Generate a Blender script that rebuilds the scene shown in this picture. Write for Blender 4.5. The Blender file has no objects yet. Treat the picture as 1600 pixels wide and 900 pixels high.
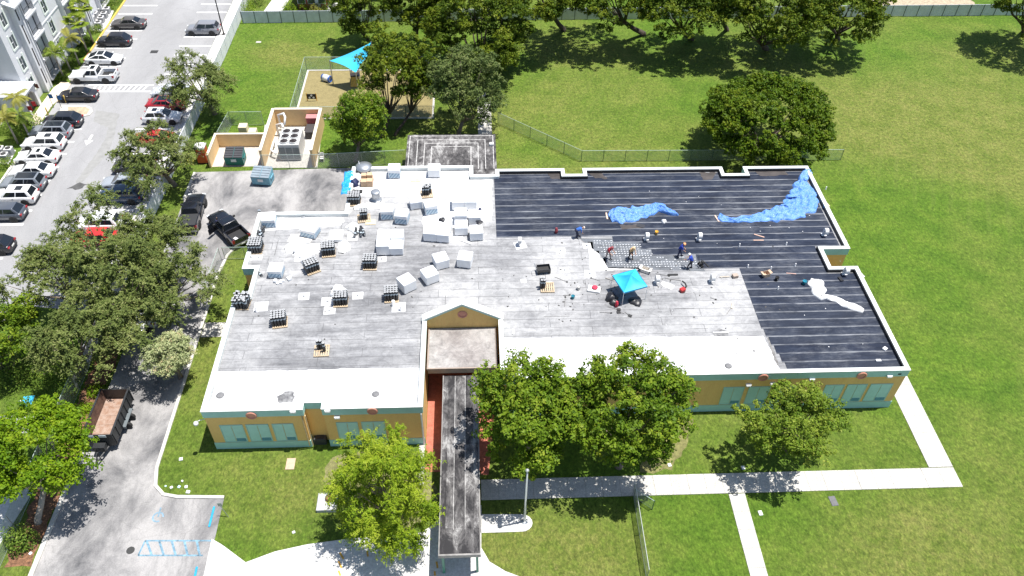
import bpy, bmesh, math, random
import numpy as np
from mathutils import Vector, Matrix
from math import radians, sin, cos, pi, sqrt, atan2
random.seed(7)
scn = bpy.context.scene
COL = scn.collection
# ------------------------------------------------------------------ camera (aerial survey position)
CAM_H = 55.0
FOCAL = 1244.0            # pixels at 1600 wide
YAW, PITCH, ROLL = 5.81203502e-02, 7.78514073e-01, -2.41998336e-02
def cam_axes():
    cy, sy, cp, sp, cr, sr = cos(YAW), sin(YAW), cos(PITCH), sin(PITCH), cos(ROLL), sin(ROLL)
    fwd = Vector((sy*cp, cy*cp, -sp)); right = Vector((cy, -sy, 0)); down = fwd.cross(right)
    return cr*right + sr*down, -sr*right + cr*down, fwd
AX_R, AX_D, AX_F = cam_axes()
CAM_P = Vector((0, 0, CAM_H))
cam = bpy.data.objects.new('survey_camera', bpy.data.cameras.new('survey_camera'))
COL.objects.link(cam)
m = Matrix((( AX_R.x, -AX_D.x, -AX_F.x, 0), (AX_R.y, -AX_D.y, -AX_F.y, 0), (AX_R.z, -AX_D.z, -AX_F.z, CAM_H), (0, 0, 0, 1)))
cam.matrix_world = m
cam.data.sensor_width = 36; cam.data.lens = 36*FOCAL/1600
cam.data.clip_start = 0.5; cam.data.clip_end = 3000
scn.camera = cam
# ------------------------------------------------------------------ sky, sun, exposure
SUN_EL = radians(75); SUN_AZ = atan2(0.98, 0.20)     # azimuth from +Y towards +X
w = bpy.data.worlds.new('World'); scn.world = w; w.use_nodes = True
nt = w.node_tree; bg = nt.nodes['Background']
sky = nt.nodes.new('ShaderNodeTexSky'); sky.sky_type = 'NISHITA'; sky.sun_disc = False
sky.sun_elevation = SUN_EL; sky.sun_rotation = SUN_AZ
nt.links.new(sky.outputs[0], bg.inputs[0]); bg.inputs[1].default_value = 0.092
sl = bpy.data.lights.new('sun', 'SUN'); sl.energy = 5.0; sl.angle = radians(0.53); sl.color = (1, 0.965, 0.91)
so = bpy.data.objects.new('sun', sl); COL.objects.link(so)
sdir = Vector((sin(SUN_AZ)*cos(SUN_EL), cos(SUN_AZ)*cos(SUN_EL), sin(SUN_EL)))
so.rotation_euler = sdir.to_track_quat('Z', 'Y').to_euler(); so.location = (40, 20, 90)
scn.view_settings.view_transform = 'Standard'; scn.view_settings.look = 'None'
scn.view_settings.exposure = 0.64; scn.view_settings.gamma = 1; scn.view_settings.use_curve_mapping = False
scn.render.engine = 'CYCLES'
scn.cycles.max_bounces = 6; scn.cycles.transparent_max_bounces = 12

# ------------------------------------------------------------------ survey helpers: photo point -> place on a level or on a wall
def ray(px, py): return (AX_R*(px-800) + AX_D*(py-450) + AX_F*FOCAL)
def G(px, py, z=0.0):
    d = ray(px, py); return CAM_P + d*((z-CAM_H)/d.z)
def GXY(px, py, z=0.0):
    p = G(px, py, z); return (p.x, p.y)
def GY(px, py, y):
    d = ray(px, py); return CAM_P + d*(y/d.y)
def GX(px, py, x):
    d = ray(px, py); return CAM_P + d*(x/d.x)

# ------------------------------------------------------------------ materials
MATS = {}
def nodes_of(name):
    m = bpy.data.materials.new(name); m.use_nodes = True
    return m, m.node_tree, m.node_tree.nodes['Principled BSDF']
def c4(c): return (c[0], c[1], c[2], 1)
def N(nt, t, **k):
    n = nt.nodes.new(t)
    for a, v in k.items():
        if a in ('scale', 'detail', 'rough', 'dist'):
            n.inputs[{'scale': 'Scale', 'detail': 'Detail', 'rough': 'Roughness', 'dist': 'Distortion'}[a]].default_value = v
        else: setattr(n, a, v)
    return n
def coords(nt, kind='Object', stretch=(1, 1, 1), rot=0):
    tc = nt.nodes.new('ShaderNodeTexCoord'); mp = nt.nodes.new('ShaderNodeMapping')
    mp.inputs['Scale'].default_value = stretch; mp.inputs['Rotation'].default_value = (0, 0, rot)
    if kind == 'World':
        g = nt.nodes.new('ShaderNodeNewGeometry'); nt.links.new(g.outputs['Position'], mp.inputs[0])
    else: nt.links.new(tc.outputs[kind], mp.inputs[0])
    return mp.outputs[0]
def ramp(nt, src, stops):
    r = nt.nodes.new('ShaderNodeValToRGB'); e = r.color_ramp.elements
    while len(e) < len(stops): e.new(0.5)
    for i, (p, c) in enumerate(stops): e[i].position = p; e[i].color = c4(c) if len(c) == 3 else c
    nt.links.new(src, r.inputs[0]); return r.outputs[0]
def mixc(nt, fac, a, b, mode='MIX'):
    n = nt.nodes.new('ShaderNodeMix'); n.data_type = 'RGBA'; n.blend_type = mode
    for s, v in ((n.inputs[0], fac), (n.inputs[6], a), (n.inputs[7], b)):
        if isinstance(v, (int, float)): s.default_value = v
        elif isinstance(v, (tuple, list)): s.default_value = c4(v)
        else: nt.links.new(v, s)
    return n.outputs[2]
def noise(nt, co, sc, det=4, rough=0.55, dist=0):
    n = N(nt, 'ShaderNodeTexNoise', scale=sc, detail=det, rough=rough, dist=dist); nt.links.new(co, n.inputs['Vector']); return n.outputs['Fac']
def bumpit(nt, bsdf, h, strength, dist=0.02):
    b = nt.nodes.new('ShaderNodeBump'); b.inputs['Strength'].default_value = strength; b.inputs['Distance'].default_value = dist
    nt.links.new(h, b.inputs['Height']); nt.links.new(b.outputs[0], bsdf.inputs['Normal'])
def mat(name, c, var=0.12, sc=3.0, rough=0.75, metal=0.0, bump=0.0, kind='Object', stretch=(1, 1, 1), coat=0.0, c2=None, fine=0.0, spec=None):
    """painted / mineral surface: base colour with a little uneven tone"""
    if name in MATS: return MATS[name]
    m, nt, b = nodes_of(name)
    lo = tuple(max(0, x*(1-var)) for x in c) if c2 is None else c2
    hi = tuple(min(1, x*(1+var)) for x in c) if c2 is None else c
    co = coords(nt, kind, stretch)
    f = noise(nt, co, sc, 5, 0.6)
    col = ramp(nt, f, [(0.32, lo), (0.68, hi)])
    if fine:
        f2 = noise(nt, co, sc*14, 2)
        col = mixc(nt, fine, col, ramp(nt, f2, [(0.3, (0, 0, 0)), (0.7, (1, 1, 1))]), 'OVERLAY')
    nt.links.new(col, b.inputs['Base Color'])
    b.inputs['Roughness'].default_value = rough; b.inputs['Metallic'].default_value = metal
    if coat: b.inputs['Coat Weight'].default_value = coat; b.inputs['Coat Roughness'].default_value = 0.05
    if spec is not None: b.inputs['Specular IOR Level'].default_value = spec
    if bump: bumpit(nt, b, noise(nt, co, sc*6, 3), bump)
    MATS[name] = m; return m
def paint(name, c, rough=0.28): return mat('paint_'+name, c, 0.03, 1.5, rough, 0.0, coat=0.6)
def plain(name, c, rough=0.6, metal=0.0, var=0.06): return mat(name, c, var, 6.0, rough, metal)

def grass_mat():
    m, nt, b = nodes_of('lawn_grass'); co = coords(nt, 'World')
    big = noise(nt, co, 0.055, 3, 0.5); mid = noise(nt, co, 0.35, 5, 0.65); mid2 = noise(nt, coords(nt, 'World', (1, 1, 1), 0.7), 1.6, 6, 0.75)
    fine = noise(nt, coords(nt, 'World', (1.0, 0.8, 1)), 2.6, 8, 0.85)
    green = ramp(nt, mid, [(0.25, (0.050, 0.110, 0.012)), (0.5, (0.082, 0.150, 0.018)), (0.75, (0.120, 0.180, 0.028))])
    dry = ramp(nt, mid, [(0.3, (0.118, 0.148, 0.030)), (0.7, (0.200, 0.195, 0.068))])
    sep = nt.nodes.new('ShaderNodeSeparateXYZ'); g = nt.nodes.new('ShaderNodeNewGeometry'); nt.links.new(g.outputs['Position'], sep.inputs[0])
    # dried-out worn circle in the play field and worn strip by the entrance
    def blob(cx, cy, rx, ry):
        vm = nt.nodes.new('ShaderNodeMapping'); vm.inputs['Location'].default_value = (-cx/rx, -cy/ry, 0); vm.inputs['Scale'].default_value = (1/rx, 1/ry, 0)
        nt.links.new(g.outputs['Position'], vm.inputs[0])
        ln = nt.nodes.new('ShaderNodeVectorMath'); ln.operation = 'LENGTH'; nt.links.new(vm.outputs[0], ln.inputs[0])
        mr = nt.nodes.new('ShaderNodeMapRange'); nt.links.new(ln.outputs['Value'], mr.inputs[0])
        mr.inputs[1].default_value = 0.25; mr.inputs[2].default_value = 1.0; mr.inputs[3].default_value = 1; mr.inputs[4].default_value = 0
        return mr.outputs[0]
    def mth(op, a, bb):
        n = nt.nodes.new('ShaderNodeMath'); n.operation = op; n.use_clamp = True
        for s, v in ((n.inputs[0], a), (n.inputs[1], bb)):
            if isinstance(v, (int, float)): s.default_value = v
            else: nt.links.new(v, s)
        return n.outputs[0]
    patch = mth('MULTIPLY', blob(57, 85, 24, 17), 1.0)
    for q, k in (((30, 24, 12, 8), .8), ((8, 86, 22, 12), .45), ((-14, 33, 10, 6), .55), ((6, 27, 9, 6), .9), ((10, 73, 14, 5), .7), ((-27, 102, 6, 5), .8), ((2, 75, 8, 6), .8)):
        patch = mth('MAXIMUM', patch, mth('MULTIPLY', blob(*q), k))
    bigr = ramp(nt, big, [(0.40, (0, 0, 0)), (0.62, (0.75, 0.75, 0.75))])
    fac = mth('MULTIPLY', mth('ADD', bigr, patch), ramp(nt, mid2, [(0.25, (0.25, 0.25, 0.25)), (0.7, (1, 1, 1))]))
    col = mixc(nt, fac, green, dry)
    straw = ramp(nt, noise(nt, co, 2.0, 8, 0.8), [(0.54, (0, 0, 0)), (0.68, (1, 1, 1))])
    col = mixc(nt, mth('MULTIPLY', straw, mth('ADD', mth('MULTIPLY', patch, 0.75), 0.14)), col, (0.26, 0.25, 0.10))
    col = mixc(nt, 0.85, col, ramp(nt, fine, [(0.32, (0.12, 0.15, 0.12)), (0.68, (0.88, 0.84, 0.74))]), 'OVERLAY')
    grain = noise(nt, coords(nt, 'World', (1.0, 0.55, 1), 0.5), 6.0, 4, 0.7)
    col = mixc(nt, 0.42, col, ramp(nt, grain, [(0.34, (0.12, 0.14, 0.12)), (0.66, (0.86, 0.84, 0.78))]), 'OVERLAY')
    wv = N(nt, 'ShaderNodeTexWave'); wv.inputs['Scale'].default_value = 0.16; wv.inputs['Distortion'].default_value = 1.5; wv.inputs['Detail'].default_value = 3
    nt.links.new(coords(nt, 'World', (1, 1, 1), 0.42), wv.inputs['Vector'])      # faint wheel tracks of the mower
    col = mixc(nt, mth('MULTIPLY', ramp(nt, noise(nt, co, 0.06, 3), [(0.45, (0, 0, 0)), (0.6, (0.13, 0.13, 0.13))]), ramp(nt, wv.outputs['Fac'], [(0.80, (0, 0, 0)), (0.93, (1, 1, 1))])), col, (0.17, 0.20, 0.055))
    nt.links.new(col, b.inputs['Base Color']); b.inputs['Roughness'].default_value = 0.85; b.inputs['Specular IOR Level'].default_value = 0.15
    bumpit(nt, b, fine, 1.0, 0.16)
    MATS['lawn_grass'] = m; return m
def asphalt_mat(name, dark, light, streak=(1, 1, 1), crack=0.5, blot=0.18, thr=(0.38, 0.66)):
    m, nt, b = nodes_of(name); co = coords(nt, 'World'); cs = coords(nt, 'World', streak)
    f = noise(nt, cs, blot, 7, 0.68, 0.4); fine = noise(nt, co, 11, 3, 0.7)
    col = ramp(nt, f, [(thr[0], dark), (thr[1], light)])
    col = mixc(nt, 0.35, col, ramp(nt, fine, [(0.3, (0.3, 0.3, 0.3)), (0.7, (0.72, 0.72, 0.72))]), 'OVERLAY')
    v = N(nt, 'ShaderNodeTexVoronoi', feature='DISTANCE_TO_EDGE', scale=0.22)
    wn = N(nt, 'ShaderNodeTexNoise', scale=0.8, detail=5.0); nt.links.new(co, wn.inputs['Vector'])
    ad = nt.nodes.new('ShaderNodeVectorMath'); ad.operation = 'ADD'; nt.links.new(co, ad.inputs[0]); nt.links.new(wn.outputs['Color'], ad.inputs[1])
    nt.links.new(ad.outputs[0], v.inputs['Vector'])
    ck = ramp(nt, v.outputs['Distance'], [(0.0, (1, 1, 1)), (0.012, (0, 0, 0))])
    n2 = nt.nodes.new('ShaderNodeMath'); n2.operation = 'MULTIPLY'; nt.links.new(ck, n2.inputs[0]); n2.inputs[1].default_value = crack
    col = mixc(nt, n2.outputs[0], col, tuple(x*0.45 for x in dark))
    nt.links.new(col, b.inputs['Base Color']); b.inputs['Roughness'].default_value = 0.85; b.inputs['Specular IOR Level'].default_value = 0.25
    bumpit(nt, b, fine, 0.3, 0.02); MATS[name] = m; return m
def roof_mat(name, c_lo, c_mid, c_hi, white=(0.62, 0.62, 0.62), wfac=0.5, seams=True, stretch=(0.18, 1.0, 1), seam_c=(0.10, 0.10, 0.105)):
    """weathered membrane: rolls laid along X, old white coating worn through in streaks"""
    m, nt, b = nodes_of(name); co = coords(nt, 'World'); cs = coords(nt, 'World', stretch)
    a = noise(nt, cs, 0.55, 8, 0.72, 0.3); f = noise(nt, cs, 3.0, 6, 0.75); big = noise(nt, co, 0.10, 4, 0.6)
    col = ramp(nt, a, [(0.28, c_lo), (0.5, c_mid), (0.72, c_hi)])
    col = mixc(nt, 0.55, col, ramp(nt, f, [(0.25, (0.25, 0.25, 0.25)), (0.75, (0.75, 0.75, 0.75))]), 'OVERLAY')
    wf = ramp(nt, big, [(0.45, (0, 0, 0)), (0.68, (wfac, wfac, wfac))])
    col = mixc(nt, wf, col, white)
    grit = noise(nt, co, 1.4, 9, 0.82, 0.8)
    col = mixc(nt, 0.6, col, ramp(nt, grit, [(0.30, (0.18, 0.18, 0.19)), (0.5, (0.5, 0.5, 0.5)), (0.72, (0.84, 0.84, 0.83))]), 'OVERLAY')
    scuff = ramp(nt, noise(nt, coords(nt, 'World', (0.5, 1.6, 1)), 2.4, 8, 0.8, 1.0), [(0.62, (0, 0, 0)), (0.72, (0.6, 0.6, 0.6))])
    col = mixc(nt, scuff, col, tuple(x*0.8 for x in c_lo))
    if seams:
        br = N(nt, 'ShaderNodeTexBrick'); br.offset = 0.37
        for k, v in (('Scale', 1.0), ('Mortar Size', 0.022), ('Mortar Smooth', 0.3), ('Brick Width', 9.7), ('Row Height', 0.96), ('Bias', 0)): br.inputs[k].default_value = v
        br.inputs['Color1'].default_value = (1, 1, 1, 1); br.inputs['Color2'].default_value = (0.90, 0.90, 0.90, 1); br.inputs['Mortar'].default_value = (0, 0, 0, 1)
        ds = N(nt, 'ShaderNodeTexNoise', scale=0.9, detail=3.0); nt.links.new(co, ds.inputs['Vector'])
        mv = nt.nodes.new('ShaderNodeVectorMath'); mv.operation = 'MULTIPLY_ADD'; nt.links.new(ds.outputs['Color'], mv.inputs[0]); mv.inputs[1].default_value = (0.08, 0.08, 0); nt.links.new(co, mv.inputs[2])
        nt.links.new(mv.outputs[0], br.inputs['Vector'])
        col = mixc(nt, 0.35, col, br.outputs['Color'], 'MULTIPLY')
        sm = nt.nodes.new('ShaderNodeMath'); sm.operation = 'MULTIPLY'; nt.links.new(br.outputs['Fac'], sm.inputs[0])
        nt.links.new(ramp(nt, noise(nt, co, 0.5, 4, 0.7), [(0.35, (0.15, 0.15, 0.15)), (0.58, (1, 1, 1))]), sm.inputs[1])
        col = mixc(nt, sm.outputs[0], col, seam_c)
    nt.links.new(col, b.inputs['Base Color']); b.inputs['Roughness'].default_value = 0.75; b.inputs['Specular IOR Level'].default_value = 0.3
    bumpit(nt, b, f, 0.25, 0.02); MATS[name] = m; return m
def fleck_mat(name, lo, mid, hi, sc=1.3, stretch=(1, .45, 1)):
    """mildewed coating flaking off in specks, each sheet of it different"""
    m, nt, b = nodes_of(name); co = coords(nt, 'World', stretch); oi = nt.nodes.new('ShaderNodeObjectInfo')
    f = noise(nt, co, sc, 9, 0.82, 0.6); g = noise(nt, coords(nt, 'World'), 0.35, 4, 0.6)
    s = nt.nodes.new('ShaderNodeMath'); s.operation = 'MULTIPLY_ADD'; nt.links.new(g, s.inputs[0]); s.inputs[1].default_value = 0.55; nt.links.new(f, s.inputs[2])
    r = nt.nodes.new('ShaderNodeMath'); r.operation = 'MULTIPLY_ADD'; nt.links.new(oi.outputs['Random'], r.inputs[0]); r.inputs[1].default_value = 0.16; nt.links.new(s.outputs[0], r.inputs[2])
    col = ramp(nt, r.outputs[0], [(0.76, lo), (0.90, mid), (1.0, hi)]); nt.links.new(col, b.inputs['Base Color']); b.inputs['Roughness'].default_value = 0.9; b.inputs['Specular IOR Level'].default_value = 0.1
    bumpit(nt, b, f, 0.3, 0.02); MATS[name] = m; return m
def strip_mat():
    m, nt, b = nodes_of('black_roll_membrane'); co = coords(nt, 'World'); cs = coords(nt, 'World', (0.25, 1, 1))
    oi = nt.nodes.new('ShaderNodeObjectInfo')
    a = noise(nt, cs, 1.1, 8, 0.75); dust = noise(nt, co, 0.22, 6, 0.7, 0.5); f = noise(nt, cs, 6, 5, 0.8)
    col = ramp(nt, a, [(0.34, (0.006, 0.009, 0.020)), (0.52, (0.017, 0.024, 0.044)), (0.70, (0.048, 0.058, 0.084))])
    col = mixc(nt, ramp(nt, oi.outputs['Random'], [(0, (0, 0, 0)), (1, (0.35, 0.35, 0.35))]), col, (0.035, 0.040, 0.052))
    dm = nt.nodes.new('ShaderNodeMath'); dm.operation = 'MULTIPLY'
    nt.links.new(ramp(nt, dust, [(0.46, (0.05, 0.05, 0.05)), (0.70, (1, 1, 1))]), dm.inputs[0]); nt.links.new(ramp(nt, f, [(0.40, (0.05, 0.05, 0.05)), (0.66, (0.8, 0.8, 0.8))]), dm.inputs[1])
    col = mixc(nt, dm.outputs[0], col, (0.15, 0.16, 0.18))
    tc = nt.nodes.new('ShaderNodeTexCoord'); sx = nt.nodes.new('ShaderNodeSeparateXYZ'); nt.links.new(tc.outputs['UV'], sx.inputs[0])
    lap = ramp(nt, sx.outputs['Y'], [(0.0, (1, 1, 1)), (0.09, (0.8, 0.8, 0.8)), (0.17, (0, 0, 0))])
    lm = nt.nodes.new('ShaderNodeMath'); lm.operation = 'MULTIPLY'; nt.links.new(lap, lm.inputs[0])
    nt.links.new(ramp(nt, noise(nt, cs, 1.6, 5, 0.7), [(0.30, (0.02, 0.02, 0.02)), (0.66, (0.9, 0.9, 0.9))]), lm.inputs[1])
    col = mixc(nt, lm.outputs[0], col, (0.31, 0.32, 0.34))
    nt.links.new(col, b.inputs['Base Color']); b.inputs['Roughness'].default_value = 0.7; b.inputs['Specular IOR Level'].default_value = 0.12
    bumpit(nt, b, f, 0.35, 0.02); MATS['strip'] = m; return m
def leaf_mat(name, cols, trans=0.30, rough=0.5):
    if name in MATS: return MATS[name]
    m, nt, b = nodes_of(name)
    at = nt.nodes.new('ShaderNodeAttribute'); at.attribute_name = 'tone'
    col = ramp(nt, at.outputs['Fac'], [(i/(len(cols)-1), c) for i, c in enumerate(cols)])
    nt.links.new(col, b.inputs['Base Color']); b.inputs['Roughness'].default_value = rough; b.inputs['Specular IOR Level'].default_value = 0.12
    tr = nt.nodes.new('ShaderNodeBsdfTranslucent'); mx = nt.nodes.new('ShaderNodeMixShader'); mx.inputs[0].default_value = trans
    nt.links.new(mixc(nt, 0.5, col, (0.5, 0.75, 0.1), 'MULTIPLY'), tr.inputs[0])
    nt.links.new(b.outputs[0], mx.inputs[1]); nt.links.new(tr.outputs[0], mx.inputs[2])
    nt.links.new(mx.outputs[0], nt.nodes['Material Output'].inputs[0]); MATS[name] = m; return m
def chain_mat(name, c, wire=0.16, pitch=0.07):
    """woven wire diamonds, open between the wires (UV in metres)"""
    if name in MATS: return MATS[name]
    m, nt, b = nodes_of(name); b.inputs['Base Color'].default_value = c4(c); b.inputs['Roughness'].default_value = 0.5; b.inputs['Metallic'].default_value = 0.3
    tc = nt.nodes.new('ShaderNodeTexCoord'); s = nt.nodes.new('ShaderNodeSeparateXYZ'); nt.links.new(tc.outputs['UV'], s.inputs[0])
    outs = []
    for op in ('ADD', 'SUBTRACT'):
        a = nt.nodes.new('ShaderNodeMath'); a.operation = op; nt.links.new(s.outputs[0], a.inputs[0]); nt.links.new(s.outputs[1], a.inputs[1])
        d = nt.nodes.new('ShaderNodeMath'); d.operation = 'DIVIDE'; nt.links.new(a.outputs[0], d.inputs[0]); d.inputs[1].default_value = pitch
        f = nt.nodes.new('ShaderNodeMath'); f.operation = 'FRACT'; nt.links.new(d.outputs[0], f.inputs[0])
        l = nt.nodes.new('ShaderNodeMath'); l.operation = 'LESS_THAN'; nt.links.new(f.outputs[0], l.inputs[0]); l.inputs[1].default_value = wire
        outs.append(l.outputs[0])
    mx = nt.nodes.new('ShaderNodeMath'); mx.operation = 'MAXIMUM'; nt.links.new(outs[0], mx.inputs[0]); nt.links.new(outs[1], mx.inputs[1])
    nt.links.new(mx.outputs[0], b.inputs['Alpha']); MATS[name] = m; return m
def glass(name='car_glass', c=(0.012, 0.016, 0.022)):
    if name in MATS: return MATS[name]
    m, nt, b = nodes_of(name); b.inputs['Base Color'].default_value = c4(c); b.inputs['Roughness'].default_value = 0.08
    b.inputs['Specular IOR Level'].default_value = 0.7; MATS[name] = m; return m

# ------------------------------------------------------------------ mesh builder and object helpers
class MB:
    def __init__(s): s.v = []; s.f = []; s.mi = []; s.uv = None
    def add(s, vs, fs, mi=0, M=None):
        o = len(s.v)
        s.v += [tuple(M @ Vector(p)) for p in vs] if M is not None else [tuple(p) for p in vs]
        s.f += [tuple(i+o for i in f) for f in fs]; s.mi += [mi]*len(fs); return s
    def box(s, x0, x1, y0, y1, z0, z1, mi=0, M=None):
        return s.add([(x0,y0,z0),(x1,y0,z0),(x1,y1,z0),(x0,y1,z0),(x0,y0,z1),(x1,y0,z1),(x1,y1,z1),(x0,y1,z1)],
                     [(0,3,2,1),(4,5,6,7),(0,1,5,4),(1,2,6,5),(2,3,7,6),(3,0,4,7)], mi, M)
    def cbox(s, c, d, rz=0, mi=0, b=0.0):
        """box on centre-bottom point c, size d, turned rz; chamfered vertical+top edges by b"""
        M = Matrix.Translation(c) @ Matrix.Rotation(rz, 4, 'Z'); x, y, z = d[0]/2, d[1]/2, d[2]
        if b <= 0: return s.box(-x, x, -y, y, 0, z, mi, M)
        def ring(e, zz): return [(-x+b+e,-y+e,zz),(x-b-e,-y+e,zz),(x-e,-y+b+e,zz),(x-e,y-b-e,zz),(x-b-e,y-e,zz),(-x+b+e,y-e,zz),(-x+e,y-b-e,zz),(-x+e,-y+b+e,zz)]
        vs = ring(0, 0)+ring(0, z-b)+ring(b, z); fs = [tuple(range(7,-1,-1)), tuple(range(16,24))]
        for k in (0, 8): fs += [(k+i, k+(i+1)%8, k+8+(i+1)%8, k+8+i) for i in range(8)]
        return s.add(vs, fs, mi, M)
    def prism(s, poly, z0, z1, mi=0):
        n = len(poly); vs = [(p[0],p[1],z0) for p in poly]+[(p[0],p[1],z1) for p in poly]
        fs = [tuple(range(n-1,-1,-1)), tuple(range(n,2*n))]+[(i,(i+1)%n,n+(i+1)%n,n+i) for i in range(n)]
        return s.add(vs, fs, mi)
    def tube(s, pts, rad, n=8, mi=0, cap=True):
        pts = [Vector(p) for p in pts]; rad = rad if isinstance(rad, (list, tuple)) else [rad]*len(pts)
        vs = []; fs = []; up = None
        for i, p in enumerate(pts):
            t = (pts[min(i+1, len(pts)-1)]-pts[max(i-1, 0)]).normalized()
            if up is None: up = t.orthogonal().normalized()
            up = (up - t*up.dot(t)); up = up.normalized() if up.length > 1e-5 else t.orthogonal().normalized()
            sd = t.cross(up)
            vs += [tuple(p+(up*cos(2*pi*k/n)+sd*sin(2*pi*k/n))*rad[i]) for k in range(n)]
            if i: fs += [((i-1)*n+k, (i-1)*n+(k+1)%n, i*n+(k+1)%n, i*n+k) for k in range(n)]
        if cap: fs += [tuple(range(n-1,-1,-1)), tuple(range((len(pts)-1)*n, len(pts)*n))]
        return s.add(vs, fs, mi)
    def lathe(s, prof, n=16, mi=0, c=(0,0,0), M=None):
        vs = []; fs = []
        for r, z in prof: vs += [(c[0]+r*cos(2*pi*k/n), c[1]+r*sin(2*pi*k/n), c[2]+z) for k in range(n)]
        for i in range(len(prof)-1): fs += [(i*n+k, i*n+(k+1)%n, (i+1)*n+(k+1)%n, (i+1)*n+k) for k in range(n)]
        fs += [tuple(range(n-1,-1,-1)), tuple(range((len(prof)-1)*n, len(prof)*n))]
        return s.add(vs, fs, mi, M)
    def grid(s, pts, nu, nv, mi=0):
        return s.add(pts, [(i*nv+j, (i+1)*nv+j, (i+1)*nv+j+1, i*nv+j+1) for i in range(nu-1) for j in range(nv-1)], mi)
    def mesh(s, name, mats, smooth=False):
        me = bpy.data.meshes.new(name); me.from_pydata(s.v, [], s.f)
        for q in (mats if isinstance(mats, (list, tuple)) else [mats]): me.materials.append(q)
        if any(s.mi): me.polygons.foreach_set('material_index', s.mi)
        if smooth: me.polygons.foreach_set('use_smooth', [True]*len(s.f))
        if s.uv:
            ul = me.uv_layers.new(name='UVMap'); 
            for li, u in enumerate(s.uv): ul.data[li].uv = u
        me.update(); return me
    def build(s, name, mats, parent=None, smooth=False, loc=None, rz=0):
        return link(name, s.mesh(name, mats, smooth), parent, loc, rz)
def link(name, data, parent=None, loc=None, rz=0):
    o = bpy.data.objects.new(name, data); COL.objects.link(o)
    if parent is not None: o.parent = parent
    if loc is not None: o.location = loc
    if rz: o.rotation_euler = (0, 0, rz)
    return o
def tag(o, label=None, cat=None, group=None, kind=None):
    for k, v in (('label', label), ('category', cat), ('group', group), ('kind', kind)):
        if v: o[k] = v
    return o
def thing(name, label, cat, loc=(0, 0, 0), rz=0, group=None): return tag(link(name, None, None, loc, rz), label, cat, group)
def struct(name, mb, mats, smooth=False): return tag(mb.build(name, mats, None, smooth), kind='structure')
def copy_tree(o, parent=None):
    c = o.copy(); COL.objects.link(c)
    if parent is not None: c.parent = parent
    for ch in o.children: copy_tree(ch, c)
    return c
def copy_thing(o, loc, rz, label=None, group=None):
    c = copy_tree(o); c.location = loc; c.rotation_euler = (0, 0, rz)
    if label: c['label'] = label
    if group: c['group'] = group
    return c
def bevel_mesh(me, off=0.03, seg=2, ang=0.5):
    bm = bmesh.new(); bm.from_mesh(me); bmesh.ops.recalc_face_normals(bm, faces=bm.faces)
    es = [e for e in bm.edges if len(e.link_faces) == 2 and e.calc_face_angle(0) > ang]
    bmesh.ops.bevel(bm, geom=es, offset=off, segments=seg, affect='EDGES', profile=0.5, clamp_overlap=True)
    bm.to_mesh(me); bm.free(); return me
def wavy(pts, step=0.5, amp=0.06, seed=0):
    """outline with an uneven hand-laid edge"""
    rnd = random.Random(seed); out = []
    for i, a in enumerate(pts):
        b = pts[(i+1) % len(pts)]; L = math.hypot(b[0]-a[0], b[1]-a[1]); n = max(1, int(L/step)); nx, ny = -(b[1]-a[1])/max(L, 1e-6), (b[0]-a[0])/max(L, 1e-6)
        for k in range(n):
            t = k/n; o = rnd.uniform(-amp, amp) if k else 0
            out.append((a[0]+(b[0]-a[0])*t+nx*o, a[1]+(b[1]-a[1])*t+ny*o))
    return out
def sheet(name, poly, z, m, th=0.003):
    b = MB(); b.prism(poly, z-th, z); return b
# ================================================================== ground, roads, walks
M_GRASS = grass_mat()
M_LOT = asphalt_mat('bleached_lot_asphalt', (0.245, 0.245, 0.25), (0.32, 0.32, 0.325), (1, 0.4, 1), 0.18, 0.12)
M_ROAD = asphalt_mat('service_road_asphalt', (0.095, 0.095, 0.10), (0.34, 0.33, 0.325), (1.3, 0.75, 1), 0.16, 0.20, (0.34, 0.60))
M_CONC = mat('walk_concrete', (0.455, 0.44, 0.405), 0.10, 0.8, 0.85, bump=0.1, kind='World', fine=0.25)
M_CONC2 = mat('white_plaza_concrete', (0.56, 0.55, 0.53), 0.07, 0.5, 0.85, bump=0.1, kind='World', fine=0.2)
M_JOINT = mat('joint_dirt', (0.24, 0.22, 0.18), 0.3, 3)
M_KERB = mat('kerb_concrete', (0.52, 0.50, 0.46), 0.2, 1.2, 0.85, kind='World')
M_WPAINT = mat('white_road_paint', (0.76, 0.76, 0.75), 0.12, 5, 0.7)
M_BPAINT = mat('blue_road_paint', (0.14, 0.25, 0.33), 0.55, 3, 0.7)
M_YPAINT = mat('yellow_kerb_paint', (0.62, 0.42, 0.08), 0.15, 4, 0.7)
M_TAN = mat('play_surface', (0.225, 0.185, 0.080), 0.12, 1.4, 0.9, bump=0.2, kind='World', fine=0.3)
M_REDPAVE = mat('red_paving', (0.42, 0.13, 0.085), 0.2, 3, 0.85, kind='World', fine=0.3)
M_MULCH = mat('leaf_litter', (0.17, 0.085, 0.045), 0.6, 5, 0.95, bump=0.5, kind='World', fine=0.6)
M_SAND = mat('bare_dirt', (0.36, 0.30, 0.21), 0.25, 2, 0.95, bump=0.3, kind='World', fine=0.4)

b = MB(); n = 25
for i in range(n):
    for j in range(n): b.v.append((-600+1200*i/(n-1), -450+1200*j/(n-1), 0))
b.f = [(i*n+j, (i+1)*n+j, (i+1)*n+j+1, i*n+j+1) for i in range(n-1) for j in range(n-1)]; b.mi = [0]*len(b.f)
ground = struct('ground', b, M_GRASS)

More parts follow.
